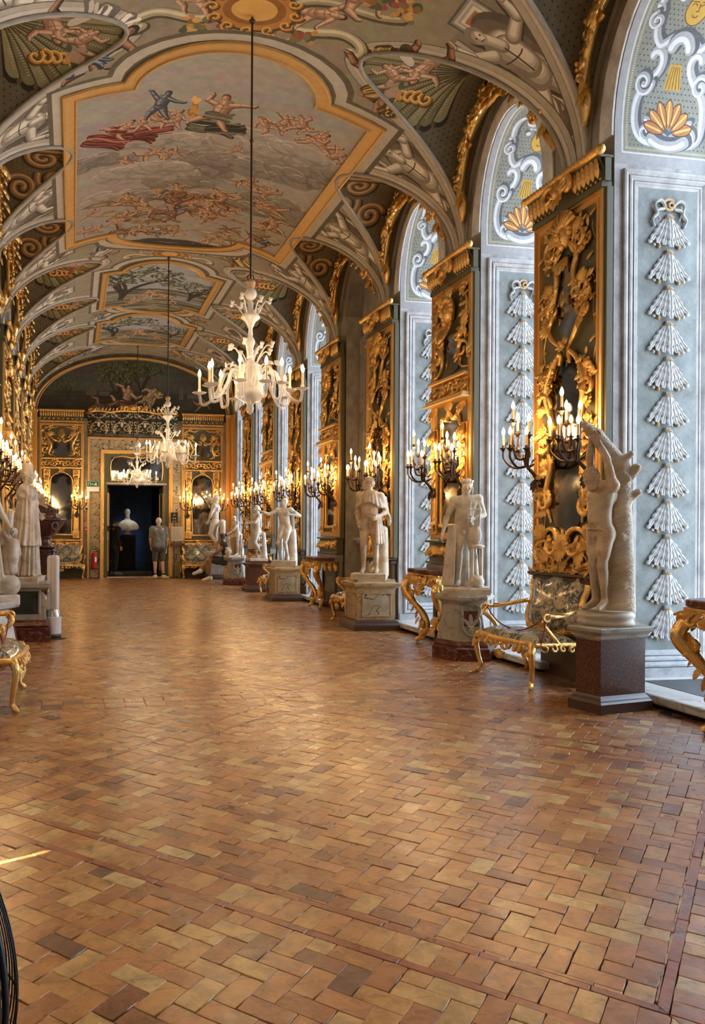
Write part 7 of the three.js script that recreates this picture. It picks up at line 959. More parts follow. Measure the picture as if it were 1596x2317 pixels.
  stuff(part(t, 'back_crest', [...shellFan(0, b0 + 0.58, bz - 0.1, 0.1, 0, 7, 2.2), ...[-1, 1].flatMap((s) => [cScroll(s * 0.11, b0 + 0.57, 0.045, s > 0 ? PI : 0, -s, 0.017, 1, bz - 0.1), ...spray(s * 0.2 * W, b0 + 0.55, bz - 0.08, 0.1, s * 1.7, 3, 1), ...spray(s * bw * 0.9, b0 + 0.52, bz - 0.07, 0.1, s * 2.4, 3, 1.4), ...spray(s * bw * 0.5, b0 + 0.0, bz + 0.04, 0.1, s * 1.5, 4, 1.6)]), ...spray(0, b0 + 0.02, bz + 0.05, 0.12, 0, 5, 2.4)], gold));
  for (const s of [-1, 1]) part(t, 'arm', [tube([V(s * bw * 0.93, b0 + 0.26, bz - 0.02), V(s * (hw + 0.03), b0 + 0.22, bz + 0.14), V(s * (hw + 0.07), b0 + 0.195, bz + 0.3), V(s * (hw + 0.07), b0 + 0.2, bz + 0.37)], 0.021, 18, 8), tube([V(s * (hw + 0.07), b0 + 0.2, bz + 0.36), V(s * (hw + 0.05), b0 + 0.14, bz + 0.41), V(s * (hw + 0.02), b0 + 0.06, bz + 0.34), V(s * (hw + 0.03), b0 - 0.06, bz + 0.24)], (q) => 0.024 - 0.004 * q, 16, 8), at(torus(0.03, 0.014, 14, 7), s * (hw + 0.07), b0 + 0.185, bz + 0.39, 0, PI / 2, 0), at(leafA, s * (hw + 0.07), b0 + 0.225, bz + 0.3, PI / 2 + 0.1, 0, 0, 0.12)], gold);
  return t;
}
const set1 = seatPiece('gilded_settee', 0.93, 'gilded settee in silvery brocade with a red cord across its arms', 'settee', 'gilded seats along the walls', P(4.27, 0, 6.94), -PI / 2);
{ const c = part(set1, 'barrier_cord', [tube([V(-0.53, 0.66, 0.13), V(-0.3, 0.53, 0.14), V(-0.05, 0.475, 0.12), V(0.2, 0.51, 0.13), V(0.53, 0.66, 0.13)], 0.006, 30, 6), tube([V(0.53, 0.66, 0.14), V(0.545, 0.54, 0.17), V(0.54, 0.4, 0.2)], 0.006, 10, 6), tube([V(-0.53, 0.66, 0.14), V(-0.545, 0.56, 0.16)], 0.006, 8, 6), at(torus(0.03, 0.006, 14, 5), 0.535, 0.655, 0.14, 0, PI / 2, 0), at(torus(0.03, 0.006, 14, 5), -0.535, 0.655, 0.14, 0, PI / 2, 0)], std([0.2, 0.02, 0.035], 0.7)); }
{ const c = copyOf(set1, P(-0.68, 0, 6.72), PI / 2, 'gilded brocade settee cut by the left edge, its front legs on the brick floor'); }
const ch1 = seatPiece('gilded_armchair', 0.6, 'gilded armchair with a shiny brocade seat beside the cloaked statue', 'armchair', 'gilded seats along the walls', P(4.27, 0, 11.66), -PI / 2);
copyOf(ch1, P(4.24, 0, 16.5), -PI / 2, 'gilded armchair half hidden by the pedestal of the athlete'); copyOf(ch1, P(4.32, 0, 20.95), -PI / 2, 'gilded armchair behind the seated woman'); copyOf(ch1, P(-0.62, 0, 11.75), PI / 2, 'gilded armchair behind the white tower fan');
const set2 = seatPiece('gilded_settee', 1.22, 'gilded settee in dark patterned brocade against the end wall, left of the doorway', 'settee', 'gilded seats along the walls', P(-0.33, 0, LB - 0.42), 0); copyOf(set2, P(3.78, 0, LB - 0.42), 0, 'gilded settee in dark patterned brocade against the end wall, right of the doorway');
function consoleTable(label, pos, turn) {
  const t = thing('console_table', label, 'table', pos, turn, 'carved gilded side tables'), W = 0.94, D = 0.44;
  const top = blob([[-W / 2, -D / 2], [-W / 2 + 0.02, 0.1], [-W / 2 + 0.1, D / 2 - 0.02], [-0.2, D / 2 - 0.03], [0, D / 2 + 0.02], [0.2, D / 2 - 0.03], [W / 2 - 0.1, D / 2 - 0.02], [W / 2 - 0.02, 0.1], [W / 2, -D / 2], [0, -D / 2]], 60);
  part(t, 'marble_top', extr(top, 0.03, 0.01, 2).rotateX(PI / 2).scale(1, 1, -1).rotateY(PI).scale(-1, 1, 1).translate(0, 0.93, 0), M.redmarble);
  const ap = [rbox(W - 0.08, 0.05, 0.03, 0.01, 0, 0.86, D / 2 - 0.06), rbox(0.03, 0.05, D - 0.1, 0.01, -W / 2 + 0.05, 0.86, -0.03), rbox(0.03, 0.05, D - 0.1, 0.01, W / 2 - 0.05, 0.86, -0.03)];
  for (let i = 0; i < 11; i++) { const u = i / 10 - 0.5; ap.push(leafAt(u * 0.8, 0.85, D / 2 - 0.03, 0.1 - 0.04 * abs(u), u * 2.4, i % 2), cScroll(u * 0.8, 0.8, 0.05, i, i % 2 ? 1 : -1, 0.018, 1.1, D / 2 - 0.05)); } ap.push(...shellFan(0, 0.76, D / 2 - 0.02, 0.14, PI, 7, 2.4)); for (const s of [-1, 1]) for (let i = 0; i < 4; i++) ap.push(at(leafB, s * (W / 2 - 0.03), 0.85, -0.15 + i * 0.1, 0, s * PI / 2, 0, 0.14));
  stuff(part(t, 'carved_apron', ap, M.gold));
  for (const s of [-1, 1]) { const L = [tube([V(s * 0.4, 0.82, 0.14), V(s * 0.44, 0.68, 0.2), V(s * 0.36, 0.52, 0.12), V(s * 0.26, 0.34, 0.02), V(s * 0.22, 0.2, 0.0), V(s * 0.27, 0.08, 0.05), V(s * 0.33, 0.03, 0.09)], (q) => 0.048 - 0.022 * q + 0.012 * abs(sin(q * 7)), 34, 9)]; for (let k = 0; k < 10; k++) L.push(at(k % 2 ? leafA : leafB, s * (0.42 - 0.022 * k), 0.78 - k * 0.075, 0.18 - 0.018 * k, rr(-0.4, 0.2), rr(-0.6, 0.6), s * rr(-0.4, 0.6), 0.1)); L.push(cScroll(s * 0.36, 0.6, 0.07, s, s, 0.022, 1.1, 0.12), cScroll(s * 0.24, 0.26, 0.06, 2, -s, 0.022, 1.1, 0.03)); part(t, 'scroll_leg', L, M.gold); }
  part(t, 'stretcher', [tube([V(-0.24, 0.16, 0.0), V(-0.1, 0.2, -0.04), V(0, 0.26, -0.05), V(0.1, 0.2, -0.04), V(0.24, 0.16, 0.0)], 0.024, 20, 7), ...shellFan(0, 0.24, -0.02, 0.11, 0, 7, 2.6), ...spray(0, 0.24, 0, 0.12, 0, 5, 2)], M.gold);
  for (const s of [-1, 1]) part(t, 'back_leg', box(0.06, 0.84, 0.03, s * 0.36, 0.42, -D / 2 + 0.03), M.darkwood); return t;
}
const con1 = consoleTable('red marble-topped carved gilt side table cut by the right edge', P(4.42, 0, pierL(0) + 0.02), -PI / 2);
copyOf(con1, P(4.4, 0, pierL(2)), -PI / 2, 'red marble-topped carved gilt side table behind the lyre statue'); copyOf(con1, P(4.4, 0, pierL(4)), -PI / 2, 'carved gilt side table between the athlete and the cloaked statue'); copyOf(con1, P(4.4, 0, pierL(6)), -PI / 2, 'carved gilt side table behind the youth with the staff'); copyOf(con1, P(-0.93, 0, pierL(2)), PI / 2, 'carved gilt side table between the two statues on the left');
// things on the tables
{ const t = thing('information_card', 'slanted pale card holder on the side table by the youth with the staff', 'card', P(4.28, 0.945, pierL(6) + 0.16), -0.2); part(t, 'card', box(0.26, 0.3, 0.012, 0, 0.14, 0), std([0.45, 0.42, 0.36], 0.6)).rotation.x = -0.3; part(t, 'rest', rbox(0.28, 0.02, 0.1, 0.005, 0, 0.01, 0.02), M.darkwood); }
// gilded pelmets round the recess arches
function pelmet(small) {
  const t = thing('gilded_pelmet', '', 'pelmet'), k = small ? 0.88 : 1, Y = (y) => 4.85 + (y - 4.85) * k, path = [[-0.86, 5.5], [-0.8, 5.72], [-0.66, 5.98], [-0.46, 6.12], [-0.22, 6.2], [0, 6.28], [0.22, 6.2], [0.46, 6.12], [0.66, 5.98], [0.8, 5.72], [0.86, 5.5]].map(([x, y]) => V(x, Y(y) - 0.03, 0.14 + 0.09 * (1 - abs(x)))), ornament = [];
  const band = tube(path, (q) => 0.03 + 0.045 * pow(sin(PI * q), 0.5), 60, 9, 0.7); const c = new THREE.CatmullRomCurve3(path);
  for (let i = 0; i < 23; i++) { const q = (i + 0.5) / 23, p = c.getPointAt(q), g = c.getTangentAt(q), a = Math.atan2(g.y, g.x), big = 0.6 + 0.5 * sin(PI * q) + 0.25 * sin(i * 2.3); ornament.push(leafAt(p.x + 0.03 * sin(a), p.y - 0.03 * cos(a), p.z + 0.05, 0.2 * big, a + (i % 2 ? 0.7 : -0.7), i % 2), leafAt(p.x, p.y + 0.02, p.z + 0.04, 0.15 * big, a + PI + (i % 2 ? -0.8 : 0.8)), cScroll(p.x + 0.05 * sin(a), p.y - 0.06 * cos(a), 0.05 * big, i * 1.7, i % 2 ? 1 : -1, 0.019, 1.2, p.z + 0.05)); if (i % 3 === 1) ornament.push(cScroll(p.x - 0.05 * sin(a), p.y + 0.05 * cos(a), 0.055 * big, i, i % 2 ? -1 : 1, 0.022, 1.1, p.z + 0.04), ball(0.022, p.x, p.y, p.z + 0.09, 7)); }
  const ends = []; for (const s of [-1, 1]) { ends.push(sCurve([[s * 0.84, Y(5.62), 0.12], [s * 0.9, Y(5.48), 0.12], [s * 0.88, Y(5.34), 0.1], [s * 0.93, Y(5.18), 0.08]], 0.05), ...spray(s * 0.88, Y(5.45), 0.12, 0.18, s * -0.2, 4, 1), ball(0.03, s * 0.935, Y(5.17), 0.08, 8), cScroll(s * 0.6, Y(6.0), 0.1, s, s, 0.034, 1.1, 0.17)); }
  part(t, 'pelmet_rail', band, M.gold); stuff(part(t, 'leaf_carving', ornament, M.gold)); stuff(part(t, 'end_scroll', ends, M.gold)); part(t, 'crest_shell', [...shellFan(0, Y(6.22), 0.2, 0.16, 0, 9, 2.6), ...spray(0, Y(6.2), 0.2, 0.2, 0, 5, 1.6, 1), ...rosette(0, Y(6.2), 0.22, 0.08)], M.gold); return t;
}
const pelA = pelmet(false), pelB = pelmet(true); let pa = 0, pb = 0;
for (const [i, s] of [...[0, 1, 2, 3, 4, 5, 6, 7].map((i) => [i, 1]), ...[1, 2, 3, 4, 5, 6, 7].map((i) => [i, -1])]) {
  const small = SMALL.includes(i), pos = P(s > 0 ? XR - 0.01 : XL + 0.01, 0, nicheL(i)), turn = s > 0 ? -PI / 2 : PI / 2, label = s > 0 ? (i === 3 ? 'carved gilded pelmet over the blank unlit bay on the right' : 'carved gilded pelmet over the ' + ['nearest', 'second', 'third', '', 'fourth', 'fifth', 'sixth', 'farthest'][i] + ' window on the right') : 'carved gilded pelmet over the ' + order[i - 1] + ' recess along the left wall', first = small ? !pb++ : !pa++;
  if (first) { const o = small ? pelB : pelA; o.position.copy(pos); o.rotation.y = turn; o.userData = { label, category: 'pelmet', group: 'gilded pelmets over the window recesses' }; } else copyOf(small ? pelB : pelA, pos, turn, label, 'gilded pelmets over the window recesses');
}
// ------------------------------------------------------------------ glass chandeliers
function chandelier(label, L, k, glow) {
  const t = thing('glass_chandelier', label, 'chandelier', P(1.735, 0, L), 0.2 * k, 'glass chandeliers'), y0 = 2.66, B = M.glass, W = M.milk;
  part(t, 'suspension_rod', [cyl(0.011, 0.011, 2.62, 8, 0, 3.92, 0), ball(0.022, 0, 5.3, 0, 8), at(torus(0.035, 0.007, 12, 6), 0, 3.93, 0), ball(0.035, 0, 6.5, 0, 8, 1, 0.6, 1)], M.bronze); part(t, 'hook_cup', lathe([[0.015, 3.92], [0.04, 3.9], [0.05, 3.88], [0.03, 3.82], [0.012, 3.8]], 14), M.ochre);
  part(t, 'globe', ball(0.062, 0, 3.77, 0, 18), W); part(t, 'stem', lathe([[0.015, 3.7], [0.03, 3.68], [0.026, 3.62], [0.085, 3.56], [0.1, 3.53], [0.05, 3.49], [0.02, 3.42], [0.026, 3.36], [0.02, 3.35], [0.045, 3.31], [0.048, 3.28], [0.028, 3.22], [0.036, 3.2], [0.03, 3.17], [0.037, 3.15], [0.03, 3.12], [0.037, 3.1], [0.1, 3.06], [0.115, 3.03], [0.05, 2.98], [0.02, 2.92], [0.028, 2.9], [0.03, 2.86]], 24), W);
  part(t, 'bowl', lathe([[0.03, 2.87], [0.07, 2.85], [0.13, 2.81], [0.15, 2.78], [0.14, 2.74], [0.09, 2.7], [0.04, 2.68], [0.03, 2.65], [0.045, 2.63], [0.03, 2.6], [0.012, 2.57], [0, 2.56]], 28), B);
  const flower = (x, y, z, r, a) => [ball(r * 0.4, x, y, z, 8), ...[...Array(6)].map((_, i) => at(leafB, x, y, z, -PI / 2 - 0.9, a + i / 6 * TAU, 0, r))].map((g) => g);
  for (const [y, n, R, h] of [[3.54, 6, 0.19, 0.16], [3.06, 8, 0.22, 0.19], [2.86, 8, 0.24, 0.22]]) for (let i = 0; i < n; i++) { const a = i / n * TAU + y, c = cos(a), s = sin(a), f = i % 2 ? 1 : 0.8; part(t, 'glass_flower', [tube([V(0.06 * c, y, 0.06 * s), V(0.1 * c, y + h * 0.5 * f, 0.1 * s), V(R * 0.8 * c, y + h * f, R * 0.8 * s), V(R * c, y + h * f * 0.92, R * s)], 0.0075, 14, 6), ...(y > 2.9 ? flower(R * c, y + h * f * 0.92, R * s, 0.05, a) : [at(leafB, R * c, y + h * f, R * s, -1.2, -a + PI / 2, 0, 0.11)])], W); }
  const n = 12; for (let i = 0; i < n; i++) { const a = i / n * TAU + 0.13, R = i % 2 ? 0.53 : 0.42, dy = i % 2 ? 0 : 0.03, c = cos(a), s = sin(a), Q = (r, y) => V(r * c, y, r * s);
    const arm = part(t, 'arm', tube([Q(0.1, 2.8), Q(0.17, 2.96 + dy), Q(0.25, 2.98 + dy), Q(0.32, 2.84), Q(R - 0.1, 2.7), Q(R - 0.03, 2.68), Q(R, 2.78 + dy)], (q) => 0.014 + 0.0025 * abs(sin(q * 40)), 46, 7), B);
    part(arm, 'drip_pan', lathe([[0, 0], [0.02, 0.0], [0.06, 0.012], [0.075, 0.022], [0.06, 0.018], [0.018, 0.012], [0.018, 0.05], [0.012, 0.055]], 18).translate(R * c, 2.785 + dy, R * s), W);
    const cd = part(t, 'candle', cyl(0.013, 0.012, 0.15, 10, R * c, 2.81 + dy, R * s), M.candle); part(cd, 'flame_bulb', at(flame, R * c, 2.96 + dy, R * s), M.bulbGlass); }
  for (const e of [0, 1, 2, 3]) { const l = new THREE.PointLight(lin(1, 0.76, 0.46), CHAND * glow / 4); l.position.set(1.735 + 0.56 * cos(e * PI / 2 + 0.4), 3.08, -L + 0.56 * sin(e * PI / 2 + 0.4)); l.shadow.radius = 8; l.name = 'chandelier_light'; scene.add(l); }
}
chandelier('unseen glass chandelier added above the viewer to warm the near floor', 0.74, 4, 1); chandelier('large glass chandelier hanging nearest the viewer', 7.78, 1, 1); chandelier('middle glass chandelier, hanging before the doorway lintel', 14.85, 2, 1); chandelier('farthest glass chandelier, low in front of the doorway', 22.1, 3, 1);  // the first one is out of view, added to light the foreground bricks
// ------------------------------------------------------------------ things on and by the end wall
function endMirror(label, x) {
  const t = thing('end_wall_mirror', label, 'mirror', V(x, 0, -LB + 0.02), 0, 'gilded mirrors on the end wall'), W = 1.2;
  part(t, 'back_panel', box(W, 3.5, 0.04, 0, 2.72, 0.02), M.olive); part(t, 'border', frameMould(W + 0.06, 3.55, [[0, 0], [0.005, 0.07], [0.03, 0.075], [0.04, 0.05], [0.07, 0.055], [0.08, 0.03]], 0, 2.72), M.goldSmooth);
  part(t, 'mirror_glass', extr([[-0.28, 1.3], [0.28, 1.3], [0.28, 2.9], [0.22, 2.98], [0.1, 3.0], [0, 3.05], [-0.1, 3.0], [-0.22, 2.98], [-0.28, 2.9]], 0.012).translate(0, 0, 0.045), M.mirror);
  const pil = []; for (const s of [-1, 1]) { pil.push(rbox(0.15, 1.75, 0.06, 0.01, s * 0.42, 2.2, 0.06), rbox(0.2, 0.24, 0.08, 0.01, s * 0.42, 3.04, 0.06), rbox(0.2, 0.22, 0.08, 0.01, s * 0.42, 1.27, 0.06), ...spray(s * 0.42, 2.98, 0.1, 0.16, 0, 5, 1.2), ...rosette(s * 0.42, 1.27, 0.1, 0.08), ...rosette(s * 0.42, 3.06, 0.1, 0.08)); for (let k = 0; k < 4; k++) pil.push(leafAt(s * 0.42, 2.8 - k * 0.1, 0.1, 0.12, k % 2 ? 0.5 : -0.5), box(0.012, 1.3, 0.075, s * 0.42 + (k - 1.5) * 0.035, 2.05, 0.06)); } part(t, 'pilasters', pil, M.gold);
  part(t, 'mirror_border', [tube([V(-0.295, 1.28, 0.07), V(-0.295, 2.9, 0.07), V(-0.2, 3.0, 0.08), V(0, 3.08, 0.09), V(0.2, 3.0, 0.08), V(0.295, 2.9, 0.07), V(0.295, 1.28, 0.07)], 0.02, 60, 7), rbox(0.64, 0.05, 0.07, 0.01, 0, 1.26, 0.06), ...rosette(0, 3.12, 0.08, 0.1)], M.gold);
  const e = [rbox(W, 0.05, 0.1, 0.01, 0, 3.2, 0.06), rbox(W, 0.05, 0.12, 0.01, 0, 3.47, 0.06), rbox(W, 0.05, 0.1, 0.01, 0, 1.1, 0.06)]; for (let k = 0; k < 11; k++) e.push(cScroll((k - 5) * 0.1, 3.33, 0.07, k, k % 2 ? 1 : -1, 0.022, 1.1, 0.06), leafAt((k - 5) * 0.1, 3.4, 0.07, 0.12, k)); part(t, 'entablature', e, M.gold);
  part(t, 'upper_glass', extr(blob([[-0.2, 3.62], [0, 3.54], [0.2, 3.62], [0.24, 3.8], [0.2, 3.95], [0.06, 3.88], [-0.06, 3.88], [-0.2, 3.95], [-0.24, 3.8]], 30), 0.012).translate(0, 0, 0.045), M.mirror);
  const a = []; for (const s of [-1, 1]) a.push(sCurve([[s * 0.2, 3.55, 0.06], [s * 0.36, 3.6, 0.06], [s * 0.3, 3.85, 0.07], [s * 0.42, 4.1, 0.07], [s * 0.46, 4.2, 0.06]], 0.03), sCurve([[s * 0.06, 3.98, 0.07], [s * 0.2, 4.0, 0.07], [s * 0.34, 4.12, 0.07]], 0.026), cScroll(s * 0.46, 3.72, 0.09, s, s, 0.026, 1.1, 0.06), cScroll(s * 0.1, 4.0, 0.06, 2, s, 0.022, 1, 0.07), ...spray(s * 0.28, 4.14, 0.07, 0.16, s * 2.2, 4, 1.4), ...spray(s * 0.5, 4.3, 0.06, 0.12, s, 3, 1), sCurve([[s * 0.52, 4.38, 0.05], [s * 0.25, 4.36, 0.05], [s * 0.1, 4.4, 0.05]], 0.016)); a.push(...spray(0, 4.3, 0.08, 0.26, 0, 5, 0.9), ...spray(0, 4.2, 0.08, 0.12, PI, 5, 2)); { const q = rng(x * 100 | 0); for (let i = 0; i < 70; i++) { const s = i % 2 ? 1 : -1, px = s * (0.24 + 0.28 * q()), py = 3.58 + 0.85 * q(); a.push(leafAt(px, py, 0.05, 0.06 + 0.06 * q(), q() * TAU, q() < 0.3 ? 1 : 0)); if (i % 5 === 0) a.push(cScroll(px, py, 0.05, q() * 6, s, 0.014, 1.1, 0.05)); } }
  part(t, 'attic_carving', a, M.gold);
  const c = [rbox(W + 0.1, 0.06, 0.16, 0.015, 0, 4.86, 0.08), rbox(W + 0.06, 0.04, 0.1, 0.01, 0, 4.54, 0.05)]; for (let k = 0; k < 19; k++) c.push(leafAt((k - 9) * 0.066, 4.83, 0.13, 0.14, 0, 0, 0.1), leafAt((k - 9) * 0.066, 4.66, 0.1, 0.08, k % 2 ? 0.5 : -0.5), ball(0.016, (k - 9) * 0.066, 4.57, 0.1, 6)); part(t, 'cornice', [box(W + 0.06, 0.34, 0.08, 0, 4.7, 0.04)], M.olive); part(t, 'cornice_carving', c, M.gold);
  const f = []; for (let k = 0; k < 13; k++) f.push(leafAt((k - 6) * 0.085, 1.06, 0.06, 0.12, sin(k * 2), 1), cScroll((k - 6) * 0.085, 1.0, 0.045, k, k % 2 ? 1 : -1, 0.016, 1.1, 0.06)); part(t, 'base_carving', f, M.gold); part(t, 'dado', [box(W + 0.1, 0.9, 0.03, 0, 0.47, 0.015), frameMould(W - 0.1, 0.7, [[0, 0], [0.01, 0.02], [0.03, 0]], 0, 0.5, 0.03)], M.olive); return t;
}
endMirror('gilded mirror panel on the end wall, left of the doorway', -0.34); { const o = endMirror('gilded mirror panel on the end wall, right of the doorway', 3.8); }
for (const [x, s, l] of [[-0.36, -1, 'left'], [-0.36, 1, 'left'], [3.8, -1, 'right'], [3.8, 1, 'right']]) { putSconce(V(x + s * 0.45, 1.95, -LB + 0.12), s * 0.2, 'bronze candle sconce on the ' + (s < 0 ? 'left' : 'right') + ' pilaster of the ' + l + ' end-wall mirror', 'bronze sconces on the end wall', false, 0.8); }
{ const t = thing('overdoor_mirror', 'dark mirror panel with a thin gilt border above the doorway', 'mirror', V(1.84, 0, -LB + 0.055)); part(t, 'mirror_glass', box(1.5, 0.7, 0.012, 0, 3.2, 0), M.mirror); part(t, 'gilt_border', [sCurve([[-0.72, 2.86, 0.02], [-0.75, 2.95, 0.02], [-0.75, 3.4, 0.02], [-0.66, 3.53, 0.02]], 0.018), sCurve([[0.72, 2.86, 0.02], [0.75, 2.95, 0.02], [0.75, 3.4, 0.02], [0.66, 3.53, 0.02]], 0.018), sCurve([[-0.66, 3.53, 0.02], [-0.4, 3.57, 0.02], [-0.1, 3.53, 0.02], [0, 3.57, 0.02], [0.1, 3.53, 0.02], [0.4, 3.57, 0.02], [0.66, 3.53, 0.02]], 0.016, 0.8, 40), sCurve([[-0.7, 2.86, 0.02], [0, 2.83, 0.02], [0.7, 2.86, 0.02]], 0.012), ...spray(-0.64, 2.9, 0.03, 0.12, 2.2, 3, 1), ...spray(0.64, 2.9, 0.03, 0.12, -2.2, 3, 1)], M.goldSmooth); }
{ // pelmet of patterned cloth over the door
  const t = thing('door_pelmet', 'dark patterned cloth pelmet under a carved gilt cornice over the doorway', 'pelmet', V(1.72, 0, -LB + 0.05)), W = 2.66;
  part(t, 'cloth', grid(60, 8, (u, v) => { const x = (u - 0.5) * W, sc = 0.06 * abs(sin(u * PI * 6)), y = lerp(4.82, 4.22 - 0.06 + sc, v); return [x, y, 0.24 + 0.018 * sin(u * PI * 24) * v - 0.25 * pow(abs(u - 0.5) * 2, 14), x * 0.62, y * 0.72]; }), M.damask);
  part(t, 'fringe', grid(60, 2, (u, v) => { const x = (u - 0.5) * W, sc = 0.06 * abs(sin(u * PI * 6)), y = 4.165 + sc - 0.05 * v; return [x, y, 0.245 - 0.25 * pow(abs(u - 0.5) * 2, 14)]; }), std([0.09, 0.075, 0.05], 0.9));
  const o = [tube([...Array(25)].map((_, i) => { const u = i / 24; return V((u - 0.5) * W * 1.02, 4.82 + 0.035 * abs(sin(u * PI * 4)) + 0.05 * pow(1 - abs(u - 0.5) * 2, 3), 0.26 - 0.25 * pow(abs(u - 0.5) * 2, 14)); }), 0.04, 80, 8)]; for (let i = 0; i < 24; i++) { const u = (i + 0.5) / 24; o.push(leafAt((u - 0.5) * W, 4.86 + 0.05 * pow(1 - abs(u - 0.5) * 2, 3), 0.28, 0.1, PI + (u - 0.5) * 2, i % 2)); } o.push(...shellFan(0, 4.9, 0.28, 0.17, 0, 9, 2.6)); for (const s of [-1, 1]) o.push(cScroll(s * 0.2, 4.94, 0.08, s, s, 0.03, 1.1, 0.26), ...spray(s * 0.34, 4.92, 0.26, 0.14, PI, 4, 1.6), ...spray(s * 1.3, 4.86, 0.16, 0.16, PI + s, 3, 1)); part(t, 'gilt_cornice', o, M.gold); }
{ const t = thing('white_sensor_box', 'small white box on top of the door pelmet', 'sensor', V(0.66, 4.86, -LB + 0.2)); part(t, 'housing', rbox(0.1, 0.1, 0.06, 0.01, 0, 0.05, 0), M.white); part(t, 'lens', ball(0.018, 0, 0.05, 0.032, 8, 1, 1, 0.4), std([0.6, 0.6, 0.58], 0.3)); }
{ // exit sign
  const t = thing('exit_sign', 'green and white emergency exit sign on a bracket left of the doorway', 'sign', V(0.56, 2.52, -LB + 0.16)); part(t, 'housing', rbox(0.36, 0.3, 0.07, 0.008, 0, 0.15, 0), M.white);
  const tex = canvas(256, 160, (g, w, h) => { g.fillStyle = '#1d6a4c'; g.fillRect(0, 0, w, h); g.fillStyle = '#e9efe6'; g.fillRect(26, 34, 50, 92); g.fillStyle = '#1d6a4c'; g.fillRect(36, 44, 30, 82); g.fillStyle = '#e9efe6'; g.beginPath(); g.moveTo(92, 80); g.lineTo(118, 56); g.lineTo(118, 72); g.lineTo(142, 72); g.lineTo(142, 88); g.lineTo(118, 88); g.lineTo(118, 104); g.fill(); g.beginPath(); g.arc(192, 46, 12, 0, 7); g.fill(); g.strokeStyle = '#e9efe6'; g.lineWidth = 14; g.lineCap = 'round'; g.beginPath(); g.moveTo(190, 64); g.lineTo(182, 92); g.lineTo(204, 108); g.lineTo(196, 132); g.moveTo(182, 92); g.lineTo(168, 114); g.lineTo(150, 112); g.moveTo(190, 68); g.lineTo(214, 80); g.moveTo(188, 68); g.lineTo(164, 80); g.stroke(); });
  part(t, 'pictogram', new THREE.PlaneGeometry(0.34, 0.155).translate(0, 0.215, 0.0365), std([1, 1, 1], 0.4, { map: tex })); part(t, 'bracket', rbox(0.07, 0.22, 0.03, 0.005, -0.13, -0.1, -0.03), M.white); }
{ const t = thing('dome_camera', 'small white dome camera on the wall below the exit sign', 'camera', V(0.38, 2.02, -LB + 0.02)); part(t, 'ring', at(lathe([[0, 0], [0.07, 0], [0.072, 0.02], [0.05, 0.035], [0, 0.035]], 20), 0, 0, 0, PI / 2), M.white); part(t, 'dome', ball(0.042, 0, 0, 0.035, 14), M.black); }
{ const t = thing('fire_call_point', 'small red fire alarm call point with a white card, left of the doorway', 'alarm', V(0.37, 1.42, -LB + 0.02)); part(t, 'red_box', rbox(0.1, 0.1, 0.05, 0.008, 0, 0, 0.02), std([0.5, 0.02, 0.02], 0.4)); part(t, 'break_glass', box(0.06, 0.045, 0.005, 0, 0, 0.047), M.white); part(t, 'label_card', box(0.09, 0.14, 0.006, -0.01, 0.15, 0.004), std([0.6, 0.4, 0.36], 0.6)); }
{ const t = thing('fire_extinguisher', 'red fire extinguisher in a thin black floor stand by the doorway', 'extinguisher', V(0.61, 0, -LB + 0.3));
  part(t, 'cylinder', lathe([[0, 0.28], [0.085, 0.28], [0.09, 0.3], [0.09, 0.66], [0.075, 0.72], [0.04, 0.755], [0.03, 0.78], [0, 0.78]], 22), std([0.42, 0.012, 0.015], 0.3)); part(t, 'valve', [cyl(0.022, 0.02, 0.06, 10, 0, 0.77, 0), rbox(0.14, 0.02, 0.03, 0.006, 0.03, 0.85, 0), tube([V(0.03, 0.8, 0.0), V(0.1, 0.78, 0.04), V(0.12, 0.6, 0.06), V(0.1, 0.42, 0.07)], 0.012, 16, 6)], M.black); part(t, 'gauge', at(cyl(0.016, 0.016, 0.012, 10), 0, 0.81, 0.02, PI / 2), M.white); part(t, 'label', grid(10, 1, (u, v) => { const a = PI / 2 - 0.5 + u * 0.7 - 0.3; return [0.0915 * cos(a), 0.48 + 0.14 * v, 0.0915 * sin(a)]; }), M.white);
  part(t, 'stand', [tube([V(-0.13, 0, 0.1), V(-0.13, 0.66, 0.02), V(-0.1, 0.86, -0.02), V(0, 0.93, -0.04), V(0.1, 0.86, -0.02), V(0.13, 0.66, 0.02), V(0.13, 0, 0.1)], 0.009, 50, 6), rbox(0.3, 0.02, 0.26, 0.006, 0, 0.012, 0), cyl(0.1, 0.1, 0.015, 18, 0, 0.262, 0), tube([V(-0.13, 0.27, 0.07), V(0.13, 0.27, 0.07)], 0.008, 4, 6)], M.black); }
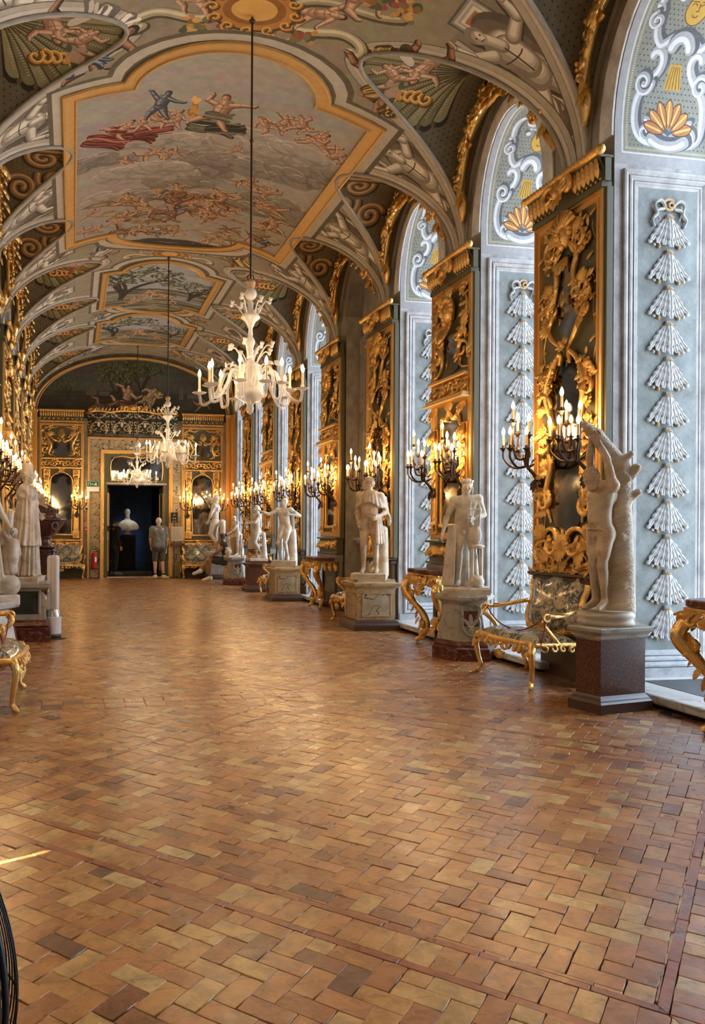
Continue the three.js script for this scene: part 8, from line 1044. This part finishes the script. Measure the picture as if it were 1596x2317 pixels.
{ // notice easel: a small dark picture above, a clear board and a wooden tray
  const t = thing('notice_stand', 'thin stand with a dark picture notice, a pale text sheet and a wooden ledge', 'stand', V(2.93, 0, -LB + 0.34));
  const tx = canvas(128, 200, (g, w, h) => { g.fillStyle = '#191714'; g.fillRect(0, 0, w, h); g.fillStyle = '#b7aea0'; g.beginPath(); g.ellipse(64, 44, 20, 24, 0, 0, 7); g.fill(); g.beginPath(); g.moveTo(20, 130); g.quadraticCurveTo(64, 50, 108, 130); g.fill(); g.fillStyle = '#191714'; g.fillRect(50, 74, 28, 40); g.fillStyle = '#cfc6b8'; g.fillRect(18, 168, 92, 8); g.fillRect(30, 184, 68, 6); });
  part(t, 'picture_notice', box(0.2, 0.3, 0.012, 0.0, 1.78, 0), M.black); part(t, 'picture_print', new THREE.PlaneGeometry(0.18, 0.28).translate(0, 1.78, 0.008), std([1, 1, 1], 0.5, { map: tx }));
  const tx2 = canvas(160, 200, (g, w, h) => { g.fillStyle = '#d8cdb9'; g.fillRect(0, 0, w, h); g.fillStyle = '#8d8474'; for (let k = 0; k < 15; k++) g.fillRect(16, 20 + k * 11, 128 - (k * 37 % 40), 3); }); part(t, 'text_sheet', [box(0.34, 0.42, 0.008, 0.08, 1.3, 0.02)], std([0.8, 0.74, 0.64], 0.5)); part(t, 'text_print', new THREE.PlaneGeometry(0.32, 0.4).translate(0.08, 1.3, 0.026), std([1, 1, 1], 0.6, { map: tx2 }));
  part(t, 'ledge', rbox(0.42, 0.1, 0.16, 0.01, 0.1, 0.98, 0.06), std([0.13, 0.06, 0.03], 0.5)); part(t, 'post', [cyl(0.012, 0.012, 1.9, 8, 0.0, 0, 0), cyl(0.012, 0.012, 1.1, 8, 0.22, 0, 0)], M.bronze); part(t, 'foot', rbox(0.62, 0.03, 0.3, 0.01, 0.02, 0.015, 0), std([0.13, 0.06, 0.03], 0.5)); }
// ------------------------------------------------------------------ bust in the blue room
{ const c = 1.72, z = -LB - 2.15, t = thing('marble_bust', 'white marble bust of a bearded man in a short cape beyond the doorway', 'bust', V(c, 1.36, z)); const f = new Field([-0.48, -0.05, -0.3], [0.48, 0.95, 0.34], 0.012);
  f.fn([-0.45, 0.0, -0.26], [0.45, 0.5, 0.3], (x, y, zz) => { const a = Math.atan2(zz, x); const e = (hypot(x / 0.37, (y - 0.12) / 0.26, zz / 0.22) - 1) * 0.22 + 0.007 * sin(a * 16) * (1 - y * 2); return max(e, 0.09 + 0.1 * (1 - pow(x / 0.37, 2)) * -0.6 - y + 0.012 * cos(a * 8)); }, 0.02).cap([0, 0.34, 0], [0, 0.5, 0.02], 0.085, 0.072, 0.06).cap([0, 0.0, 0.0], [0, 0.12, 0], 0.07, 0.14, 0.04); for (let i = 0; i < 5; i++) f.ell([0, 0.12 + i * 0.05, 0.222 - i * i * 0.006], [0.014, 0.014, 0.012], 0.005);
  const H = [0, 0.6, 0.02], q = new THREE.Quaternion(), hp = (a, b, d) => [a, H[1] + b, H[2] + d], h = new Field([-0.2, 0.36, -0.18], [0.2, 0.88, 0.24], 0.008); h.ell(hp(0, 0.03, -0.012), [0.08, 0.1, 0.098], 0.02).ell(hp(0, -0.035, 0.022), [0.062, 0.082, 0.066], 0.03).cap(hp(0, 0.02, 0.086), hp(0, -0.02, 0.106), 0.0095, 0.014, 0.012).cap(hp(0, -0.05, -0.02), hp(0, -0.18, -0.02), 0.06, 0.065, 0.03); for (const s of [-1, 1]) h.ell(hp(s * 0.031, 0.008, 0.088), [0.022, 0.014, 0.018], 0.012, q, true).cap(hp(s * 0.012, 0.03, 0.086), hp(s * 0.052, 0.026, 0.07), 0.009, 0.008, 0.012).ell(hp(s * 0.082, 0, -0.008), [0.012, 0.032, 0.02], 0.006); h.fn([-0.12, 0.4, -0.1], [0.12, 0.62, 0.2], (x, y, zz) => (hypot(x / 0.066, (y - H[1] + 0.1) / 0.085, (zz - 0.06) / 0.055) - 1) * 0.055 + 0.006 * sin(x * 140) * sin(y * 90) + max(0, y - H[1] + 0.045) * 2, 0.01).fn([-0.14, 0.54, -0.16], [0.14, 0.8, 0.14], (x, y, zz) => (hypot(x / 0.09, (y - H[1] - 0.05) / 0.085, (zz - H[2] + 0.03) / 0.1) - 1) * 0.085 + max(0, zz - 0.06) * 1.5 + 0.004 * sin(x * 120) * sin(y * 120), 0.01);
  part(t, 'body', [f.mesh(), h.mesh()], M.marble); part(t, 'socle', lathe([[0, -0.1], [0.13, -0.1], [0.13, -0.07], [0.09, -0.05], [0.06, 0.0], [0.08, 0.05], [0, 0.06]], 20), M.marble);
  const p = thing('bust_plinth', 'tall black plinth under the white bust', 'plinth', V(c, 0.1, z)); const bk = std([0.006, 0.006, 0.007], 0.95); part(p, 'shaft', box(0.5, 1.06, 0.4, 0, 0.55, 0), bk); part(p, 'top', rbox(0.54, 0.06, 0.44, 0.01, 0, 1.12, 0), bk); part(p, 'foot', rbox(0.58, 0.08, 0.48, 0.01, 0, 0.04, 0), bk); }
// ------------------------------------------------------------------ people
const skin = std([0.5, 0.3, 0.21], 0.55), skinTan = std([0.36, 0.19, 0.12], 0.55);
// a garment as a field over the same joints: torso shell and tubes over limb stretches
function garment(J0, o) { const J = { ...NEUTRAL, ...J0 }, f = new Field(o.lo, o.hi, o.cell ?? 0.012), lf = v3(J.shL).sub(v3(J.shR)).normalize(), hl = v3(J.hiL).sub(v3(J.hiR)).normalize(), sd = (p, d, a) => add3(p, arr(d), a), wob = o.wob ?? 0.006;
  if (o.torso > 0) for (const s of [-1, 1]) f.ell(add3(sd(J.pelvis, hl, s * 0.07), [0, -0.02, -0.07]), [0.1, 0.11, 0.1], 0.06);
  if (o.torso) for (const s of [-1, 1]) { f.cap(sd(J.chest, lf, s * 0.075), sd(J.waist, lf, s * 0.065), 0.118 + o.torso, 0.11 + o.torso, 0.06); f.cap(sd(J.waist, lf, s * 0.065), sd(mix3(J.waist, J.pelvis, o.drop ?? 1), hl, s * 0.07), 0.11 + o.torso, 0.118 + o.torso, 0.05); f.cap(J['sh' + (s > 0 ? 'L' : 'R')], add3(J.chest, [0, 0.09, 0]), 0.086, 0.1, 0.05); f.cap(add3(J.chest, [0, 0.1, 0]), mix3(J.chest, J.neck, 0.86), 0.1, 0.075, 0.04); f.cap(J['sh' + (s > 0 ? 'L' : 'R')], J.chest, 0.078 + (o.torso > 0.02 ? 0.006 : 0), 0.11, 0.06); }
  if (o.hips) for (const s of [-1, 1]) { f.cap(sd(J.pelvis, hl, s * 0.06), sd(J.waist, hl, s * 0.05), 0.124 + o.hips, 0.104 + o.hips, 0.05); f.ell(add3(sd(J.pelvis, hl, s * 0.07), [0, -0.07, -0.075]), [0.098, 0.105, 0.094], 0.05); }
  for (const [a, b, t0, t1, r0, r1] of o.tubes ?? []) f.cap(mix3(J[a], J[b], t0), mix3(J[a], J[b], t1), r0, r1, 0.03);
  f.warp(o.lo, o.hi, (x, y, z) => wob * (sin(x * 34 + 3 * sin(y * 13)) * sin(y * 21 + z * 27)));
  if (o.neck) f.ell(add3(J.neck, [0, 0.03, 0.01]), [0.06, 0.05, 0.06], 0.01, null, true);
  for (const [c, r] of o.cuts ?? []) f.ell(c, r, 0.004, null, true);
  return f.mesh(); }
function shoe(an, to, k = 1) { const f = new Field([min(an[0], to[0]) - 0.12, -0.04 + min(an[1], to[1]) - 0.08, min(an[2], to[2]) - 0.16], [max(an[0], to[0]) + 0.12, an[1] + 0.12, max(an[2], to[2]) + 0.16], 0.008), d = v3(to).sub(v3(an)); d.y = d.y * 0.6; d.normalize(); const dn = v3(to).sub(v3(an)); f.cap(arr(v3(an).addScaledVector(d, -0.02).add(V(0, -0.03, 0))), arr(v3(to).addScaledVector(d, 0.045)), 0.048, 0.042, 0.03).cap(an, add3(an, [0, -0.03, 0]), 0.046, 0.05, 0.03).cap(an, mix3(an, to, 0.6), 0.044, 0.04, 0.03); return f.mesh(); }
{ // man from behind, hands low, shoulders turned to the doorway; local +Z is where he faces
  const J = { face: [-0.35, 0.02, 1], elL: [0.24, 1.14, 0.0], wrL: [0.2, 0.9, 0.1], elR: [-0.25, 1.13, -0.02], wrR: [-0.24, 0.88, 0.06], knL: [0.1, 0.5, 0.02], anL: [0.1, 0.085, -0.02], toL: [0.14, 0.03, 0.13], anR: [-0.13, 0.085, -0.06], toR: [-0.26, 0.03, 0.06], knR: [-0.11, 0.5, 0.0] };
  const t = thing('person', 'standing white-haired man in grey-green T-shirt and dark shorts seen from behind', 'person', V(2.44, 0, -LB + 0.62), PI + 0.12); t.scale.setScalar(1.015);
  part(t, 'body', human(J, { clothed: true, hands: { R: { curl: 0.8 }, L: { curl: 0.6 } } }), skin);
  part(t, 'shirt', garment(J, { lo: [-0.42, 0.78, -0.3], hi: [0.42, 1.6, 0.3], torso: 0.014, drop: 1.0, tubes: [['shL', 'elL', 0, 0.72, 0.09, 0.072], ['shR', 'elR', 0, 0.72, 0.09, 0.072]], neck: true }), std([0.16, 0.165, 0.13], 0.85));
  part(t, 'shorts', garment(J, { lo: [-0.32, 0.46, -0.26], hi: [0.32, 1.12, 0.26], hips: 0.006, tubes: [['hiL', 'knL', 0, 0.86, 0.112, 0.088], ['hiR', 'knR', 0, 0.86, 0.112, 0.088]] }), std([0.075, 0.068, 0.052], 0.85));
  const h = new Field([-0.16, 1.48, -0.16], [0.16, 1.78, 0.16], 0.007); h.fn([-0.12, 1.55, -0.14], [0.12, 1.76, 0.12], (x, y, z) => (hypot(x / 0.083, (y - 1.65) / 0.098, (z + 0.0) / 0.1) - 1) * 0.08 + max(0, z - 0.06) * 1.4 + max(0, 1.6 - y) * 1.2 + 0.003 * sin(x * 160) * sin(y * 120), 0.01); part(t, 'hair', h.mesh(), std([0.55, 0.52, 0.48], 0.8));
  for (const k of ['L', 'R']) { part(t, 'shoe', shoe(J['an' + k], J['to' + k]), std([0.62, 0.5, 0.24], 0.6)); const a = { ...NEUTRAL, ...J }['an' + k]; part(t, 'sock', cyl(0.047, 0.043, 0.075, 12, a[0], a[1] + 0.0, a[2]), M.black); } part(t, 'wristwatch', at(torus(0.032, 0.008, 14, 6), -0.241, 0.92, 0.05, PI / 2 - 0.3, 0, 0), M.black); part(t, 'folded_map', at(box(0.05, 0.12, 0.02), -0.24, 0.77, 0.1, 0.4, 0, 0.2), M.white);
}
{ // woman on a clear stool, legs crossed, hand to her face; faces +Z
  const J = { pelvis: [0, 0.56, 0], waist: [0, 0.7, 0.0], chest: [0, 0.9, 0.05], neck: [0, 1.05, 0.09], head: [0, 1.19, 0.15], face: [0.1, -0.25, 1], shL: [0.16, 1.01, 0.07], shR: [-0.16, 1.01, 0.07], elL: [0.13, 0.8, 0.28], wrL: [0.05, 1.02, 0.28], elR: [-0.15, 0.78, 0.25], wrR: [-0.02, 0.72, 0.4], hiL: [0.085, 0.54, 0.04], hiR: [-0.085, 0.54, 0.04], knL: [0.05, 0.57, 0.5], knR: [-0.02, 0.66, 0.5], anL: [0.03, 0.1, 0.46], anR: [0.02, 0.3, 0.74], toL: [0.03, 0.04, 0.62], toR: [0.02, 0.22, 0.88] };
  const t = thing('person', 'seated woman in dark grey dress with legs crossed and hand at her face', 'person', P(4.22, 0, 21.8), -PI / 2 - 0.06);
  part(t, 'body', human(J, { female: 1, clothed: true, thin: 0.92, hands: { L: { dir: [0, 0.9, -0.2], nrm: [0, 0.1, -1], curl: 0.5 }, R: { curl: 0.6, nrm: [0, -1, 0] } } }), skinTan);
  part(t, 'dress', garment(J, { lo: [-0.34, 0.42, -0.26], hi: [0.34, 1.1, 0.62], torso: -0.012, drop: 1, hips: 0.004, tubes: [['hiL', 'knL', 0, 0.72, 0.115, 0.085], ['hiR', 'knR', 0, 0.72, 0.115, 0.085], ['hiL', 'hiR', 0, 1, 0.12, 0.12]], cuts: [[[0, 1.06, 0.12], [0.09, 0.09, 0.08]]] }), std([0.05, 0.052, 0.056], 0.85));
  const h = new Field([-0.16, 1.02, -0.06], [0.16, 1.4, 0.32], 0.007); h.fn([-0.13, 1.06, 0.0], [0.13, 1.34, 0.28], (x, y, z) => (hypot(x / 0.086, (y - 1.235) / 0.1, (z - 0.125) / 0.1) - 1) * 0.08 + max(0, z - 0.2 + (1.2 - y) * 0.6) * 1.5, 0.01).ell([0, 1.29, 0.01], [0.05, 0.05, 0.05], 0.02).cap([0.07, 1.2, 0.14], [0.06, 1.06, 0.12], 0.025, 0.012, 0.02); part(t, 'hair', h.mesh(), std([0.035, 0.02, 0.014], 0.6));
  for (const k of ['L', 'R']) part(t, 'shoe', shoe(J['an' + k], J['to' + k]), std([0.72, 0.68, 0.62], 0.6)); part(t, 'phone', at(box(0.08, 0.02, 0.15), 0.0, 0.74, 0.46, 0.3, 0.2, 0), std([0.35, 0.42, 0.55], 0.3));
  const s = thing('clear_stool', 'clear acrylic stool under the seated woman', 'stool', P(4.24, 0, 21.8), 0); part(s, 'seat', rbox(0.34, 0.03, 0.36, 0.01, 0, 0.425, 0), M.acrylic); for (const x of [-1, 1]) for (const z of [-1, 1]) part(s, 'leg', rbox(0.03, 0.42, 0.03, 0.006, x * 0.14, 0.21, z * 0.15), M.acrylic);
}
{ // visitor in dark clothes in the room beyond
  const J = { wrL: [0.14, 1.02, 0.2], elL: [0.24, 1.14, 0.04], face: [0.3, 0, 1] }, t = thing('person', 'visitor in dark clothes standing in the shade just inside the doorway', 'person', V(1.26, 0.02, -LB - 1.25), PI - 1.0);
  part(t, 'body', human(J, { clothed: true, cell: 0.016, headCell: 0.009 }), skin); const dk = std([0.02, 0.02, 0.024], 0.9); part(t, 'jacket', garment(J, { lo: [-0.42, 0.78, -0.3], hi: [0.42, 1.6, 0.36], cell: 0.016, torso: 0.016, tubes: [['shL', 'elL', 0, 1, 0.075, 0.06], ['shR', 'elR', 0, 1, 0.075, 0.06], ['elL', 'wrL', 0, 0.85, 0.06, 0.045], ['elR', 'wrR', 0, 0.85, 0.06, 0.045]], neck: true }), dk); part(t, 'trousers', garment(J, { lo: [-0.32, 0.02, -0.26], hi: [0.32, 1.12, 0.26], cell: 0.016, hips: 0.004, tubes: [['hiL', 'knL', 0, 1, 0.105, 0.078], ['hiR', 'knR', 0, 1, 0.105, 0.078], ['knL', 'anL', 0, 0.9, 0.078, 0.062], ['knR', 'anR', 0, 0.9, 0.078, 0.062]] }), std([0.03, 0.031, 0.036], 0.9));
  const h = new Field([-0.16, 1.48, -0.16], [0.16, 1.78, 0.16], 0.01); h.fn([-0.12, 1.53, -0.14], [0.12, 1.76, 0.12], (x, y, z) => (hypot(x / 0.085, (y - 1.65) / 0.1, z / 0.102) - 1) * 0.08 + max(0, z - 0.06) * 1.4 + max(0, 1.57 - y) * 1.2, 0.01); part(t, 'hair', h.mesh(), std([0.03, 0.02, 0.015], 0.7)); for (const k of ['L', 'R']) part(t, 'shoe', shoe({ ...NEUTRAL, ...J }['an' + k], { ...NEUTRAL, ...J }['to' + k]), std([0.25, 0.25, 0.26], 0.6));
}
// ------------------------------------------------------------------ fans
{ const t = thing('tower_fan', 'white bladeless tower fan on a cylindrical base with a black cable', 'fan', P(-0.25, 0, 10.55), -0.25), wh = std([0.66, 0.62, 0.6], 0.4);
  const o = new THREE.Shape(); const rr2 = (s, w, h, r) => { s.moveTo(-w + r, 0); s.lineTo(w - r, 0); s.quadraticCurveTo(w, 0, w, r); s.lineTo(w, h - r); s.quadraticCurveTo(w, h, w - r, h); s.lineTo(-w + r, h); s.quadraticCurveTo(-w, h, -w, h - r); s.lineTo(-w, r); s.quadraticCurveTo(-w, 0, -w + r, 0); }; rr2(o, 0.068, 0.72, 0.05);
  part(t, 'loop', new THREE.ExtrudeGeometry(o, { depth: 0.1, bevelEnabled: true, bevelSize: 0.012, bevelThickness: 0.012, bevelOffset: -0.012, bevelSegments: 3 }).translate(0, 0.35, -0.05), wh); part(t, 'loop_seam', [box(0.004, 0.7, 0.004, -0.01, 0.71, 0.062), box(0.002, 0.68, 0.003, 0.03, 0.71, 0.0625)], std([0.1, 0.1, 0.1], 0.5));
  part(t, 'metal_collar', lathe([[0.104, 0.275], [0.1, 0.3], [0.078, 0.37], [0.06, 0.38]], 30), std([0.42, 0.4, 0.38], 0.25, { metalness: 0.9 })); part(t, 'filter_base', lathe([[0, 0.05], [0.108, 0.05], [0.11, 0.06], [0.11, 0.265], [0.105, 0.275], [0, 0.275]], 36), wh); part(t, 'base_seam', box(0.003, 0.22, 0.004, -0.01, 0.162, 0.11), std([0.1, 0.1, 0.1], 0.5)); part(t, 'button', at(ball(0.012, 0, 0, 0, 8), -0.01, 0.15, 0.11, 0, 0, 0, [0.7, 1.3, 0.4]), M.black); part(t, 'foot', lathe([[0, 0], [0.108, 0], [0.108, 0.045], [0.1, 0.05], [0, 0.05]], 30), std([0.13, 0.12, 0.12], 0.35, { metalness: 0.6 }));
  part(t, 'mains_cable', tube([V(0.06, 0.02, 0.08), V(0.14, 0.012, 0.14), V(0.2, 0.008, 0.08), V(0.16, 0.008, 0.2), V(0.0, 0.008, 0.24), V(-0.2, 0.008, 0.2), V(-0.3, 0.008, 0.1)], 0.006, 50, 6), M.black); }
{ const t = thing('wire_fan', 'black wire-caged floor fan cut by the lower left corner', 'fan', P(-0.335, 0.5, 1.78), 1.02 + PI / 2 - 0.3), R = 0.32, ringY = (k) => 0.085 * sqrt(max(0, 1 - k * k)) + 0.02;
  for (const s of [-1, 1]) { const w = []; for (let i = 1; i <= 17; i++) { const k = 0.18 + 0.8 * i / 17; w.push(at(torus(R * k, 0.0019, 60, 5), 0, 0, s * ringY(k))); } for (let i = 0; i < 10; i++) { const a = i / 10 * TAU; w.push(tube([...Array(7)].map((_, j) => { const k = 0.12 + 0.86 * j / 6; return V(R * k * cos(a), R * k * sin(a), s * ringY(k)); }), 0.0026, 12, 5)); } part(t, s < 0 ? 'rear_grille' : 'front_grille', w, M.blackWire); }
  part(t, 'rim', [at(torus(R * 1.0, 0.007, 60, 8), 0, 0, 0.006), at(torus(R * 1.0, 0.007, 60, 8), 0, 0, -0.012)], M.blackWire); for (let i = 0; i < 4; i++) part(t, 'blade', grid(10, 6, (u, v) => { const a = i / 4 * TAU + v * 1.1 - 0.3 * u, r = 0.05 + 0.2 * u; return [r * cos(a), r * sin(a), (v - 0.5) * 0.05]; }), M.blackWire); part(t, 'hub', [at(cyl(0.045, 0.04, 0.1, 18), 0, 0, -0.06, PI / 2), ball(0.045, 0, 0, 0.06, 14, 1, 1, 0.5)], M.blackWire); part(t, 'motor', at(cyl(0.06, 0.055, 0.14, 18), 0, 0, -0.2, PI / 2), M.blackWire); part(t, 'stand', [tube([V(0, -0.02, -0.15), V(0, -0.25, -0.17), V(0, -0.49, -0.12)], 0.016, 10, 8), at(cyl(0.15, 0.12, 0.025, 28), 0, -0.5, -0.12)], M.blackWire); }
setShadow(scene);
renderer.render(scene, camera);
